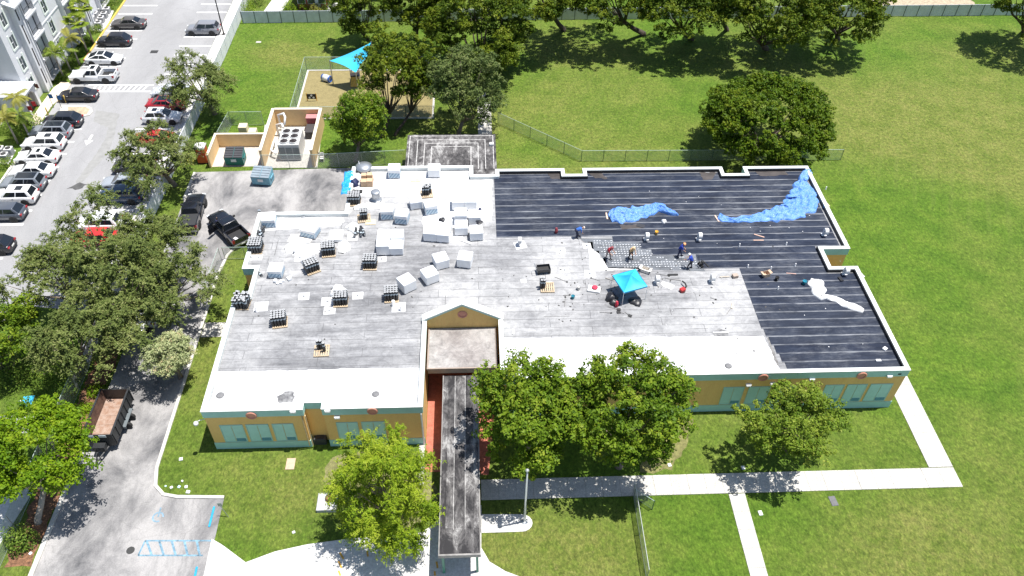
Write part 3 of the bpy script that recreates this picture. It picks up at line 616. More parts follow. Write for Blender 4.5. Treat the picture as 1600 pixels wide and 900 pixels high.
# shuttered windows
def window(px0, px1, py0, py1, y, zb=None, zt=None):
    py0 = py1 = (py0+py1)/2; a, c = GY(px0, py0, y), GY(px1, py1, y); x0, x1 = min(a.x, c.x), max(a.x, c.x); z0, z1 = min(a.z, c.z), max(a.z, c.z)
    if zb is not None: z0, z1 = zb, zt
    w_ = MB()
    w_.box(x0-.06, x1+.06, y-.05, y, z0-.06, z0); w_.box(x0-.06, x1+.06, y-.05, y, z1, z1+.06); w_.box(x0-.06, x0, y-.05, y, z0, z1); w_.box(x1, x1+.06, y-.05, y, z0, z1)
    o = w_.build('window', M_TEAL, school); xm = (x0+x1)/2
    for q0, q1 in ((x0, xm-.012), (xm+.012, x1)): s_ = MB(); s_.box(q0+.01, q1-.01, y-.035, y-.002, z0+.01, z1-.01); s_.build('panel', M_SHUT, o)
    s_ = MB()
    for k in range(4): s_.box(xm+.05, x1-.05, y-.055, y-.036, z0+.06+.1*k, z0+.13+.1*k)
    s_.build('louvre', mat('blue_louvre', (0.12, 0.30, 0.36), .1, 3), o)
for a, c in ((347, 381), (388, 421), (429, 460)): window(a, c, 662, 684, 37.7, 1.0, 3.15)
for a, c in ((529, 560), (568, 602)): window(a, c, 662, 684, 37.7, 1.0, 3.15)
for a, c in ((1129, 1159), (1168, 1199), (1208, 1237), (1285, 1312), (1319, 1347), (1354, 1386)): window(a, c, 602, 628, 40.3, 1.0, 3.2)
# wall lights and conduit
for px, py, y in ((527, 650, 37.7), (458, 641, 37.7), (512, 640, 37.7), (1207, 598, 40.3), (1268, 591, 40.3), (1169, 600, 40.3), (1389, 586, 40.3)):
    c = GY(px, py, y); b = MB(); b.box(c.x-.22, c.x+.22, y-.22, y-.0, c.z-.12, c.z+.1); b.box(c.x-.18, c.x+.18, y-.25, y-.2, c.z-.1, c.z+.02); b.build('wall_light', M_WHT, school)
b = MB(); b.tube([(-13.65, 37.6, 4.3), (-13.65, 37.6, .3)], .05, 8); b.tube([(-13.95, 37.66, 4.3), (-13.95, 37.66, .2)], .05, 8); b.build('downpipe', mat('downpipe_tan', (0.55, 0.42, 0.25), .1, 3), school)
b = MB(); b.tube([(-4.7, 37.62, 4.2), (-4.7, 37.62, 0.1)], .07, 8); b.build('downpipe', M_WHT, school)
c = GY(1418, 577, 40.3)
b = MB(); b.box(34.3, 34.55, 40.2, 40.25, 4.5, 4.62); b.build('scupper', M_DARK, school)
b = MB(); b.lathe([(.02, 0), (.16, .05), (.2, .2), (.16, .33), (.02, .38)], 12, 0, (-22.1, 37.5, 3.55)); b.tube([(-21.4, 37.8, 3.9), (-21.8, 37.65, 3.95), (-22.1, 37.5, 3.9)], .03, 6); b.build('globe_floodlight', M_WHT, school, True)

# rooftop vents, drains and stacks fixed to the roof
def vent_goose(px, py, white=True, h=0.95):
    c = G(px, py, ROOF); b = MB(); prof = [(-.30, .02), (-.30, h-.30)]+[(-.30*cos(a), h-.30+.30*sin(a)) for a in [pi*k/8 for k in range(1, 8)]]+[(.30, h-.30), (.30, h*.45), (.16, h*.45), (.16, h-.32), (.0, h-.2), (-.12, h-.32), (-.12, .02)]
    n = len(prof); hw = .17
    b.add([(c.x-hw, c.y-y, ROOF+z) for y, z in prof]+[(c.x+hw, c.y-y, ROOF+z) for y, z in prof], [tuple(range(n-1, -1, -1)), tuple(range(n, 2*n))]+[(i, (i+1) % n, n+(i+1) % n, n+i) for i in range(n)])
    b.cbox((c.x, c.y+.2, ROOF+.012), (.5, .4, .05), 0, 0, .02); b.build('gooseneck_vent', M_WHT, school)
for p in ((812, 383), (1010, 376), (1092, 376), (1288, 369), (1026, 443), (1112, 441), (1320, 430), (1303, 340)): 
    if p != (1303, 340): vent_goose(*p)
def stack(px, py, r=.06, h=.34, m=None):
    c = G(px, py, ROOF); b = MB(); b.lathe([(r*1.5, 0), (r*1.2, .04), (r, .06), (r, h), (r*.8, h+.02)], 10, 0, (c.x, c.y, ROOF+.01)); b.build('vent_pipe', m or M_WHT, school, True)
for p in ((1155, 385), (1228, 383), (1168, 418), (1204, 421), (1242, 416), (1215, 452), (1290, 296), (1278, 390)): stack(*p)
for p in ((627, 484), (402, 486), (615, 477)): stack(p[0], p[1], .15, .55)
def flat_pad(px, py, s=0.95, drain=1, rz=0.05, sy=None):
    c = G(px, py, ROOF); b = MB(); b.cbox((0, 0, 0), (s, sy or s*.95, .011), 0, 0, .004); o = b.build('coated_patch', M_WHITEROOF, school, False, (c.x, c.y, ROOF), rz)
    for k in range(drain):
        d = MB(); d.lathe([(.1, 0), (.1, .07), (.05, .12), (.02, .12)], 10, 0, ((k-(drain-1)/2)*.7, 0, .011)); d.build('drain_dome', M_GALV, o, True)
for a in ((475, 463, .95, 1), (512, 471, 1.1, 1), (515, 485, 1.0, 1), (559, 462, .95, 1), (597, 405, .8, 1), (399, 402, 1.3, 2, 0, .8), (685, 311, .75, 1), (469, 403, 1.0, 1), (551, 371, 1.0, 1), (623, 480, 1.2, 0), (408, 479, 1.2, 0), (813, 383, 1.1, 0, .3), (876, 392, .9, 1), (882, 422, .8, 1), (917, 384, .8, 1), (922, 428, 1.0, 1), (818, 439, .5, 0), (588, 322, 1.7, 0, .2, .9)): flat_pad(*a)
for px, py, s in ((344, 618, .32), (587, 616, .3), (1138, 572, .3)):
    c = G(px, py, ROOF); b = MB(); b.lathe([(s, 0), (s, .02), (s*.5, .05)], 16, 0, (c.x, c.y, ROOF+.006)); b.build('roof_drain', mat('drain_grey', (.16, .16, .165), .2, 4), school, True)
c = G(588, 312, ROOF); b = MB(); b.lathe([(.55, 0), (.5, .05), (.42, .06), (.42, .8), (.46, .85), (.46, 1.0), (.3, 1.05)], 18, 0, (c.x, c.y, ROOF+.01)); b.build('exhaust_stack', M_GALV, school, True)
c = G(569, 265, ROOF); b = MB(); b.lathe([(.5, 0), (.5, .2), (.85, .25), (.85, .45), (.3, .6), (.05, .62)], 20, 0, (c.x, c.y, ROOF)); b.build('exhaust_fan', M_GALV, school, True)
for px, py in ((474, 339), (405, 330), (830, 345)):
    if px < 500: c = G(px, py, ROOF); b = MB(); b.cbox((c.x, c.y, ROOF), (.3, .3, .16), .2, 0, .03); b.build('scupper_cap', M_GALV, school)
c = G(563, 254, ROOF); b = MB(); b.lathe([(.22, 0), (.2, .3), (.03, 1.5), (.01, 1.55)], 10, 0, (c.x, 69.4, 4.0)); b.build('spire_cap', M_WHT, school, True)
# thin marks on the grey roof: tar seams, chalk lines
rs = random.Random(9)
for k in range(34):
    x = rs.uniform(-20, 20); y = rs.uniform(45.5, 60 if x < 1 else 56)
    if x > 1.5 and y > 52: continue
    if -5 < x < 2 and y < 48: continue
    L = rs.uniform(.4, 2.6); b = MB(); b.cbox((0, 0, ROOF+.002), (L, .035, .004), 0); b.build('tar_seam', mat('tar_seal_dark', (.06, .06, .06), .4, 3), school, False, (x, y, 0), rs.choice((0, 0, 0, 1.57, .1)))

# covered walkway to the street and rear canopy: separate free-standing canopies
cw = thing('covered_walkway', 'long narrow covered walkway with mildewed grey roof leading to the entrance', 'walkway canopy', (-1.65, 34.5, 0))
b = MB(); b.box(-1.42, 1.42, -8.15, 7.7, 3.0, 3.19); b.build('canopy_roof', M_CANOPY, cw)
for x0, x1 in ((-1.4, -1.02), (-1.0, -.46), (-.44, .36), (.38, .98), (1.0, 1.4)):
    for y0, y1 in ((-8.1, -6.2), (-6.18, .9), (.92, 7.6)): b = MB(); b.box(x0, x1, y0, y1, 3.19, 3.2); b.build('roof_sheet', M_CANOPY, cw)
b = MB(); b.box(-1.47, -1.40, -8.2, 7.7, 2.92, 3.24); b.box(1.40, 1.47, -8.2, 7.7, 2.92, 3.24); b.box(-1.47, 1.47, -8.27, -8.15, 2.9, 3.26); b.build('canopy_edge', mat('canopy_edge_grey', (.24, .23, .22), .3, 2), cw)
for x in (-.45, .38): b = MB(); b.box(x-.015, x+.015, -6.3, 7.6, 3.2, 3.207); b.build('roof_seam', M_CANSEAM, cw)
M_GREEN = mat('green_steel', (.03, .16, .11), .1, 3, .5)
for y in (-7.9, -4.2, -.5, 3.2, 6.6):
    for x in (-1.2, 1.2): b = MB(); b.box(x-.09, x+.09, y-.09, y+.09, 0.05, 2.95); b.build('column', M_GREEN, cw)
    b = MB(); b.box(-1.3, 1.3, y-.08, y+.08, 2.78, 2.99); b.build('beam', M_GREEN, cw)
rc = thing('rear_canopy', 'low square rear canopy with streaked grey roof behind the school', 'canopy', (-2.85, 74.2, 0))
b = MB(); b.box(-5.0, 5.0, -3.4, 3.3, 3.05, 3.3); b.box(1.2, 4.9, -6.7, -3.42, 3.05, 3.28); b.build('canopy_roof', M_CANOPY, rc)
for k, s in enumerate((.3, 1.2, 2.0, 2.8)):
    b = MB(); hx, hy = 5-s, 3.35-s*.85; y0, y1 = -3.3, hy
    b.box(-hx-.04, -hx+.04, y0, y1, 3.3, 3.306+.001*k); b.box(hx-.04, hx+.04, y0, y1, 3.3, 3.306+.001*k); b.box(-hx+.04, hx-.04, y1-.08, y1, 3.3, 3.306+.001*k); b.build('roof_seam', M_CANSEAM, rc)
for x in (-4.7, 0, 4.7):
    for y in (-2.8, 3.0): b = MB(); b.box(x-.1, x+.1, y-.1, y+.1, 0, 3.06); b.build('column', M_GREEN, rc)
c = G(768, 227, 3.3)
b = MB(); b.cbox((c.x+2.85, c.y-74.2, 3.3), (.5, .4, .3), 0, 0, .04); b.build('roof_vent', M_WHT, rc)
# ================================================================== walls, fences, neighbours
M_STUC = mat('cream_stucco', (0.66, 0.47, 0.24), 0.06, 1.2, 0.85, kind='World', fine=0.1)
M_CREAM = mat('cream_cap', (0.72, 0.64, 0.50), 0.06, 2, 0.8)
M_CHAIN = chain_mat('green_chain_link', (0.46, 0.58, 0.52), 0.17)
M_CHAIN2 = chain_mat('grey_chain_link', (0.55, 0.58, 0.58), 0.16)
M_FPOST = plain('fence_post_green', (0.10, 0.16, 0.13), 0.5, 0.3)
M_FPOSTG = plain('fence_post_grey', (0.40, 0.43, 0.43), 0.45, 0.5)
M_FRAIL = plain('fence_rail', (0.45, 0.55, 0.50), 0.45, 0.3)
def chain_fence(label, pts, h=1.6, step=2.9, chain=None, post=None, rail=None, name='chain_link_fence', cat='fence', gaps=()):
    chain, post, rail = chain or M_CHAIN, post or M_FPOST, rail or M_FRAIL
    o0 = Vector((pts[0][0], pts[0][1], 0)); t = thing(name, label, cat, o0)
    pm = MB().lathe([(.035, 0), (.035, h), (.045, h+.01), (.01, h+.05)], 8).mesh('post', post)
    first = True
    for si, (p, q) in enumerate(zip(pts, pts[1:])):
        a, c = Vector((p[0], p[1], 0))-o0, Vector((q[0], q[1], 0))-o0; L = (c-a).length; n = max(1, round(L/step)); d = (c-a)/n
        for k in range(n+1):
            if k == 0 and not first: continue
            link('post', pm, t, a+d*k); first = False
        for k in range(n):
            if (si, k) in gaps: continue
            u, v = a+d*k, a+d*(k+1); b = MB(); l = d.length
            b.add([(u.x, u.y, .04), (v.x, v.y, .04), (v.x, v.y, h), (u.x, u.y, h)], [(0, 1, 2, 3)]); b.uv = [(0, 0), (l, 0), (l, h), (0, h)]; b.build('wire_mesh', chain, t)
        b = MB(); b.tube([a+Vector((0, 0, h)), c+Vector((0, 0, h))], .025, 6); b.build('top_rail', rail, t)
        b = MB(); b.tube([a+Vector((0, 0, .06)), c+Vector((0, 0, .06))], .012, 5); b.build('bottom_wire', post, t)
    return t
def panel_fence(label, p, q, h, step, mp, mpost, name='panel_fence', ribs=0, rnd=random.Random(4)):
    o0 = Vector((p[0], p[1], 0)); t = thing(name, label, 'fence', o0); d = Vector((q[0]-p[0], q[1]-p[1], 0)); L = d.length; n = max(1, round(L/step)); ang = atan2(d.y, d.x); d /= n; l = d.length
    b = MB(); b.box(0.03, l-.03, -.02, .02, .05, h)
    for k in range(ribs): x = .03+(l-.06)*(k+.5)/ribs; b.box(x-.04, x+.04, -.035, .035, .06, h-.01)
    me = b.mesh('panel', mp); pb = MB(); pb.box(-.05, .05, -.07, .07, 0, h+.06); pm = pb.mesh('post', mpost)
    for k in range(n+1): link('post', pm, t, d*k, ang)
    for k in range(n): o = link('panel', me, t, d*k+Vector((0, 0, rnd.uniform(-.03, .03))), ang+rnd.uniform(-.006, .006))
    b = MB(); b.box(0, L, -.03, .03, h-.06, h+.02); b.build('cap_rail', mp, t, False, (0, 0, 0.035), ang); return t
M_METALF = mat('pale_metal_panel', (0.60, 0.62, 0.72), 0.10, 1.2, 0.5, 0.1, kind='World')
M_METALP = plain('metal_fence_post', (0.16, 0.18, 0.19), 0.6, 0.2)
M_VINYL = mat('white_vinyl_panel', (0.76, 0.77, 0.82), 0.06, 1.5, 0.5, kind='World')
panel_fence('grey metal panel fence along the rear of the field, left stretch behind the play area', (-33.9, 111.8), (11, 112.6), 1.75, 1.9, M_METALF, M_METALP, ribs=3)
panel_fence('grey metal panel fence along the rear of the field behind the tall dark trees', (11.1, 112.6), (57.2, 113.3), 1.75, 1.9, M_METALF, M_METALP, ribs=3)
panel_fence('grey metal panel fence at the top right corner of the field', (57.4, 113.3), (90, 113.8), 1.75, 2.0, M_METALF, M_METALP, ribs=3)
panel_fence('white vinyl fence beside the parking lot walk, upper stretch by the grey SUV', (-34.35, 140), (-34.4, 98.3), 1.9, 2.4, M_VINYL, M_VINYL, ribs=2)
panel_fence('white vinyl fence between parking lot and school yard under the street trees', (-34.4, 98.2), (-34.6, 47.0), 1.9, 2.4, M_VINYL, M_VINYL, ribs=2)
# chain link fences
pf = [GXY(*p) for p in ((778, 192), (908, 252), (1313, 250))]
chain_fence('green chain-link fence running behind the school to beyond the domed tree', pf, 1.5, 2.55)
chain_fence('green chain-link fence around the tan play area with the blue sail', [(-5.2, 85.9), (-22.75, 85.9), (-22.75, 98.2), (-5.2, 98.2)], 1.9, 3.3)
chain_fence('chain-link fence behind the dumpster bay up to the chiller yard', [(-30.4, 80.6), (-30.0, 84.9), (-26.1, 84.9)], 1.9, 2.2, M_CHAIN2, M_FPOSTG)
chain_fence('chain-link fence between asphalt yard and round green tree', [(-24.5, 75.85), (-18.5, 75.85), (-8.0, 76.6)], 1.9, 2.6, M_CHAIN2, M_FPOSTG)
g1, g2 = GXY(352, 408), GXY(316, 463)
chain_fence('leaning open chain-link gate beside the service road kerb', [(-25.9, 60.3), (-26.0, 54.9)], 1.7, 5.4, M_CHAIN2, M_FPOSTG, name='chain_link_gate', cat='gate')
chain_fence('short chain-link fence between kerb and school by the black pickups', [(-25.6, 60.5), (-21.5, 60.5)], 1.6, 2.2, M_CHAIN2, M_FPOSTG)
chain_fence('tall chain-link fence beside the dump trailer at the left verge', [(-34.5, 47.0), (-34.4, 38.0)], 2.2, 3.0, M_CHAIN2, M_FPOSTG)
chain_fence('chain-link fence with green screening at the bottom left corner', [(-34.6, 37.0), (-34.7, 22.0)], 2.0, 3.0, M_CHAIN, M_FPOSTG)
ga = GXY(989, 772); gb = GXY(1010, 905)
chain_fence('grey chain-link fence running from the walk to the street, seen end-on', [ga, gb], 1.5, 2.8, chain_mat('dense_grey_chain', (0.50, 0.53, 0.53), 0.3), M_FPOSTG, plain('light_rail', (.55, .57, .57), .4, .4))
chain_fence('small open chain-link gate standing on the lawn beside the front walk', [GXY(990, 778), GXY(1019, 796)], 1.25, 2.2, M_CHAIN2, M_FPOST, name='chain_link_gate', cat='gate')

# dumpster bay and chiller yard walls
t = thing('dumpster_bay_wall', 'cream masonry bay wall around the dark green dumpster', 'wall', (-27.6, 78, 0)); b = MB()
b.box(-3.05, -2.85, -1.9, 2.45, 0, 1.75); b.box(-2.85, 3.0, 2.25, 2.45, 0, 1.75); b.build('wall', M_STUC, t)
b = MB(); b.box(-3.09, -2.81, -1.94, 2.49, 1.75, 1.82); b.box(-2.81, 2.95, 2.21, 2.49, 1.75, 1.82); b.build('coping', M_CREAM, t)
t = thing('chiller_yard_wall', 'taller cream masonry wall enclosing the rooftop-style chiller', 'wall', (-22, 80, 0)); b = MB(); hh = 2.35
def slab_wall(b, p, q, th, z0, z1):
    d = Vector((q[0]-p[0], q[1]-p[1])).normalized()*th/2; s = Vector((-d.y, d.x))
    b.prism([(p[0]-s.x, p[1]-s.y), (q[0]-s.x, q[1]-s.y), (q[0]+s.x, q[1]+s.y), (p[0]+s.x, p[1]+s.y)], z0, z1)
W_ = [((-2.5, -4.0), (-2.5, 4.8)), ((-2.36, 4.7), (3.06, 4.7)), ((3.2, 4.8), (3.2, -4.0))]
for p, q in W_: slab_wall(b, p, q, .26, 0, hh)
b.build('wall', M_STUC, t); b = MB()
for p, q in W_: slab_wall(b, p, q, .36, hh, hh+.08)
b.build('coping', M_CREAM, t)
# chiller with six fans
ch = thing('chiller', 'large grey air-cooled chiller with six round fans on top inside the masonry yard', 'chiller', (G(455, 252).x, G(455, 252).y+1.75, 0)); M_CH = mat('chiller_grey', (0.55, 0.56, 0.56), 0.05, 2, 0.5); M_CHD = mat('chiller_dark', (0.18, 0.20, 0.21), 0.1, 2, 0.5)
b = MB(); b.box(-1.2, 1.2, -1.7, 1.6, .15, 2.25); bevel_mesh(me := b.mesh('cabinet', M_CH), .03, 1); link('cabinet', me, ch)
for x in (-.8, 0, .8): b = MB(); b.box(x-.36, x+.36, -1.74, -1.705, .3, 1.9); b.build('coil_panel', M_CHD, ch)
for i in range(2):
    for j in range(3):
        x, y = -.52+1.04*i, -1.1+1.02*j; b = MB(); b.lathe([(.49, 0), (.49, .16), (.45, .18), (.44, .06)], 20, 0, (x, y, 2.25)); f_ = b.build('fan_shroud', M_CH, ch, True)
        b = MB(); b.lathe([(.43, .0), (.43, .03)], 20, 0, (x, y, 2.36))
        for k in range(5):
            a = k*2*pi/5; b.add([(x+.1*cos(a), y+.1*sin(a), 2.40), (x+.42*cos(a), y+.42*sin(a), 2.40), (x+.42*cos(a+.7), y+.42*sin(a+.7), 2.45), (x+.1*cos(a+.7), y+.1*sin(a+.7), 2.45)], [(0, 1, 2, 3)])
        b.lathe([(.12, 0), (.1, .1)], 8, 0, (x, y, 2.39)); b.build('fan', mat('fan_black', (.03, .025, .028), .2, 5), f_)
pp = thing('chiller_pipework', 'white insulated pipes and pumps beside the chiller', 'pipework', (-23.4, 81.2, 0)); rs = random.Random(3)
for pts in ([(-.4, 2.6, .3), (-.4, 2.6, 2.1), (.3, 2.6, 2.3), (.6, 1.8, 2.3), (.5, 1.2, 1.6)], [(-.5, 1.4, .2), (-.5, 1.4, 1.5), (.2, 1.3, 1.7), (.5, .5, 1.7)], [(-.6, -1.2, .2), (-.5, -1.2, .9), (-.5, -3, .9), (.1, -3.4, .7)]):
    b = MB(); b.tube(pts, .14, 8); b.build('pipe', M_WHT, pp, True)
for x, y in ((0, .2), (.1, -.6)): b = MB(); b.lathe([(.24, 0), (.24, .5), (.16, .6), (.16, .9), (.05, .95)], 12, 0, (x, y, .1)); b.box(x-.3, x+.3, y-.3, y+.3, 0, .12); b.build('pump', M_CHD, pp, True)
t = thing('storage_rack', 'dark rack with a red lidded bin in the corner of the chiller yard', 'rack', (-19.7, 82.6, 0))
b = MB(); b.box(-.8, .8, -.9, .9, .0, 1.0); b.build('cabinet', plain('rack_dark', (.05, .045, .045), .7), t); b = MB(); b.box(-.8, .8, 1.0, 1.8, 0, 1.7); b.build('bin', mat('faded_red', (.42, .10, .10), .15, 3), t); b = MB(); b.box(-.85, .85, .95, 1.85, 1.7, 1.78); b.build('lid', mat('faded_red_lid', (.5, .2, .2), .1, 3), t)
t = thing('transformer_box', 'cream transformer cabinets on the grass behind the dumpster bay', 'transformer', (-27.3, 82.3, 0)); M_TB = mat('cream_cabinet', (.58, .53, .36), .06, 2)
for q in ((-1.0, 0, -.5, .5, 0, 1.7), (.05, 1.0, -.6, .4, 0, 1.1)): b = MB(); b.box(*q); me = bevel_mesh(b.mesh('cabinet', M_TB), .05, 1); link('cabinet', me, t)
t = thing('folding_chairs', 'stacked white chairs outside the chiller yard wall', 'chair stack', (-18.0, 77.2, 0))
for k in range(2):
    for x in (-.22, .22): b = MB(); b.tube([(x, -.2+.3*k, 0), (x, .1+.3*k, .9)], .02, 5); b.tube([(x, .25+.3*k, 0), (x, -.15+.3*k, .5)], .02, 5); b.build('leg', M_WHT, t)
    b = MB(); b.box(-.22, .22, -.2+.3*k, .2+.3*k, .43, .47); b.build('seat', M_WHT, t); b = MB(); b.box(-.22, .22, .08+.3*k, .12+.3*k, .65, .95); b.build('backrest', M_WHT, t)
# dumpsters
def dumpster(label, loc, rz, cbody, clid, lidopen=False):
    t = thing('dumpster', label, 'dumpster', loc, rz, 'dumpsters in the yard'); mb_ = mat('dumpster_'+label[:9], cbody, .15, 2, .5); ml = mat('dumplid_'+label[:9], clid, .15, 2, .5)
    b = MB(); P = [(-.95, .0), (.95, .0), (.95, 1.05), (-.95, 1.45)]      # side profile (y,z), back higher
    for s in (0,): b.add([(x, y, z+.12) for x in (-1.05, 1.05) for y, z in ((-.75, 0), (.7, 0), (.75, 1.45), (-.85, 1.1))], [(0, 1, 2, 3), (7, 6, 5, 4), (0, 4, 5, 1), (1, 5, 6, 2), (2, 6, 7, 3), (3, 7, 4, 0)])
    me = bevel_mesh(b.mesh('bin', mb_), .03, 1); link('bin', me, t)
    for x in (-.53, .53):
        b = MB(); b.add([(x+sx*.5, y, z) for sx in (-1, 1) for y, z in ((-.9, 1.22), (.78, 1.58), (.78, 1.64), (-.9, 1.29))], [(0, 1, 2, 3), (7, 6, 5, 4), (0, 4, 5, 1), (1, 5, 6, 2), (2, 6, 7, 3), (3, 7, 4, 0)])
        for k in range(4): y = -.6+.36*k; b.box(x-.46, x+.46, y-.03, y+.03, 1.29+(y+.9)*.214, 1.335+(y+.9)*.214)
        b.build('lid', ml, t)
    for x in (-1.09, 1.09): b = MB(); b.box(x-.05, x+.05, -.5, .5, .75, .95); b.build('lifting_pocket', mb_, t)
    for x in (-.8, 0, .8): b = MB(); b.box(x-.04, x+.04, -.83, -.79, .2, 1.1); b.build('rib', mb_, t)
    b = MB(); b.box(-.3, .3, -.86, -.835, .62, .98); b.build('label_plate', M_WHT, t)
    for x in (-.85, .85):
        for y in (-.55, .55): b = MB(); b.lathe([(.08, -.03), (.08, .03)], 10, 0, (0, 0, 0), Matrix.Translation((x, y, .08)) @ Matrix.Rotation(pi/2, 4, 'Y')); b.build('caster', M_IRON, t)
    return t
c = G(369, 256); dumpster('dark green dumpster with black lids inside the cream bay', (c.x, c.y+.3, 0.03), 0, (.02, .16, .15), (.05, .05, .055))
c = G(412, 286); dumpster('pale blue dumpster standing askew on the asphalt yard', (c.x, c.y+.2, 0.012), -.12, (.14, .33, .42), (.22, .27, .31))
# portable toilet
c = G(318, 255); t = thing('portable_toilet', 'orange portable toilet with white domed roof beside the dumpster bay', 'portable toilet', (c.x, c.y+.4, 0)); M_OR = mat('orange_plastic', (.62, .10, .03), .08, 2, .5)
b = MB(); b.box(-.55, .55, -.55, .55, .1, 2.05); link('cabin', bevel_mesh(b.mesh('cabin', M_OR), .05, 2), t)
b = MB(); b.box(-.42, .42, -.585, -.555, .2, 1.95); dd = b.build('door', mat('orange_door', (.55, .085, .03), .08, 2, .5), t); b = MB(); b.box(.28, .36, -.62, -.587, 1.0, 1.15); b.build('handle', M_WHT, dd)
b = MB()
for k in range(7):
    a, a2 = k*pi/5+.4, (k+1)*pi/5+.4; p = lambda r, q: (r*cos(q), -.591, 1.5+r*sin(q)); b.add([p(.13, a), p(.19, a), p(.19, a2), p(.13, a2)], [(0, 1, 2, 3)])
b.build('swirl_emblem', M_WHT, dd)
b = MB(); b.add([(x, y, 2.05) for x, y in ((-.6, -.6), (.6, -.6), (.6, .6), (-.6, .6))]+[(x, y, 2.2) for x, y in ((-.58, -.58), (.58, -.58), (.58, .58), (-.58, .58))]+[(x, y, 2.36) for x, y in ((-.3, -.3), (.3, -.3), (.3, .3), (-.3, .3))], [(0, 3, 2, 1), (8, 9, 10, 11)]+[(a+i, a+(i+1) % 4, a+4+(i+1) % 4, a+4+i) for a in (0, 4) for i in range(4)]); b.build('roof', M_WHT, t)
b = MB(); b.box(-.6, .6, -.6, .6, 0, .1); b.build('skid', M_DARK, t)

# ------------------------------------------------------------------ apartment building (top left)
M_APT = mat('white_stucco', (0.64, 0.65, 0.67), 0.04, 0.8, 0.8, kind='World'); M_APTG = mat('grey_stucco', (0.47, 0.49, 0.51), 0.04, 0.8, 0.8, kind='World')
M_APTW = glass('apartment_glass', (0.03, 0.05, 0.055)); M_APTT = mat('window_surround', (0.70, 0.76, 0.70), 0.04, 2)
apt = thing('apartment_building', 'white four-storey apartment building with balconies facing the parking lot', 'apartment building', (-55.5, 89.4, 0)); HB = 13.0
b = MB(); b.box(-22, 0, 0, 42, 0, HB); b.build('wall', M_APT, apt)
b = MB(); b.box(-22.2, .25, -.2, 42.2, HB, HB+.3); b.build('roof_parapet', M_APT, apt)
b = MB()
for z in (3.4, 6.2, 9.0): b.box(.0, .06, 7.9, 40, z-.08, z+.08)
b.build('string_course', M_APT, apt)
def apt_window(y, z, w_=1.0, h_=1.5, x=0.0):
    b = MB(); b.box(x, x+.07, y-w_/2-.22, y+w_/2+.22, z-h_/2-.25, z-h_/2-.02); b.box(x, x+.06, y-w_/2-.3, y-w_/2-.02, z-h_/2-.02, z+h_/2+.3); b.box(x, x+.06, y+w_/2+.02, y+w_/2+.3, z-h_/2-.02, z+h_/2+.3); o = b.build('window', M_APTT, apt)
    b = MB(); b.box(x-.01, x+.02, y-w_/2, y+w_/2, z-h_/2, z+h_/2); b.build('pane', M_APTW, o)
    b = MB(); b.box(x+.02, x+.05, y-.03, y+.03, z-h_/2, z+h_/2); b.box(x+.02, x+.045, y-w_/2, y-.03, z-.03, z+.03); b.build('mullion', M_APT, o)
for z in (2.2, 5.0, 7.8, 10.6):
    apt_window(1.9, z); apt_window(11.6, z-.1 if z > 3 else z); apt_window(23, z); apt_window(34, z)
for y in (4.15, 21, 31):
    b = MB(); b.box(0, .55, y-.65, y+.65, 0, HB+.1); b.build('pilaster', M_APT, apt)
    b = MB(); b.box(.55, .7, y-.75, y-.45, 0, HB); b.box(.55, .7, y+.45, y+.75, 0, HB); b.build('pilaster_edge', M_APT, apt)
    for z0, z1 in ((1.0, 3.0), (3.4, 5.8), (6.4, 8.8), (9.4, 11.8)): b = MB(); b.box(.55, .57, y-.1, y+.15, z0, z1); b.build('slit_window', M_DARK, apt)
M_RAIL = plain('balcony_rail', (.08, .09, .10), .5, .4)
for yc in (6.9, 16.5, 27):
    for z in (.6, 3.35, 6.1, 8.85):
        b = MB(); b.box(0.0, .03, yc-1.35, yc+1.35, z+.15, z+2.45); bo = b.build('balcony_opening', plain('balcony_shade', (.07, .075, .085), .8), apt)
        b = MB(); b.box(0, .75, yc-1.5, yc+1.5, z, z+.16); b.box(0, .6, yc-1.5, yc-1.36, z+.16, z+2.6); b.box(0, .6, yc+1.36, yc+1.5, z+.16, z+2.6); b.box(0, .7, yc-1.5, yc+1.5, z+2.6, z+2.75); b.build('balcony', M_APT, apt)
        b = MB(); b.box(.62, .66, yc-1.36, yc+1.36, z+1.1, z+1.16)
        for k in range(14): y = yc-1.3+.2*k; b.box(.63, .65, y-.012, y+.012, z+.16, z+1.1)
        b.build('railing', M_RAIL, apt)
        b = MB(); b.box(.03, .06, yc-.2, yc+1.0, z+.2, z+2.3); b.build('sliding_door', M_APTG, bo)
for z in (2.2, 5, 7.8, 10.6):
    for x in (-4, -9): b = MB(); b.box(x-.5, x+.5, -.03, 0.01, z-.75, z+.75); o = b.build('window', M_APTW, apt)
b = MB(); b.box(-21.5, -.6, -.05, 0, 9, 9.3); b.build('string_course', M_APTG, apt)
# corner awning near the roof
b = MB(); b.add([(0, 2.8, 12.2), (1.3, 2.8, 11.6), (1.3, 5.6, 11.6), (0, 5.6, 12.2), (0, 2.8, 12.0), (1.3, 2.8, 11.4), (1.3, 5.6, 11.4), (0, 5.6, 12.0)], [(0, 1, 2, 3), (7, 6, 5, 4), (0, 4, 5, 1), (1, 5, 6, 2), (2, 6, 7, 3)]); b.build('awning', M_APT, apt)
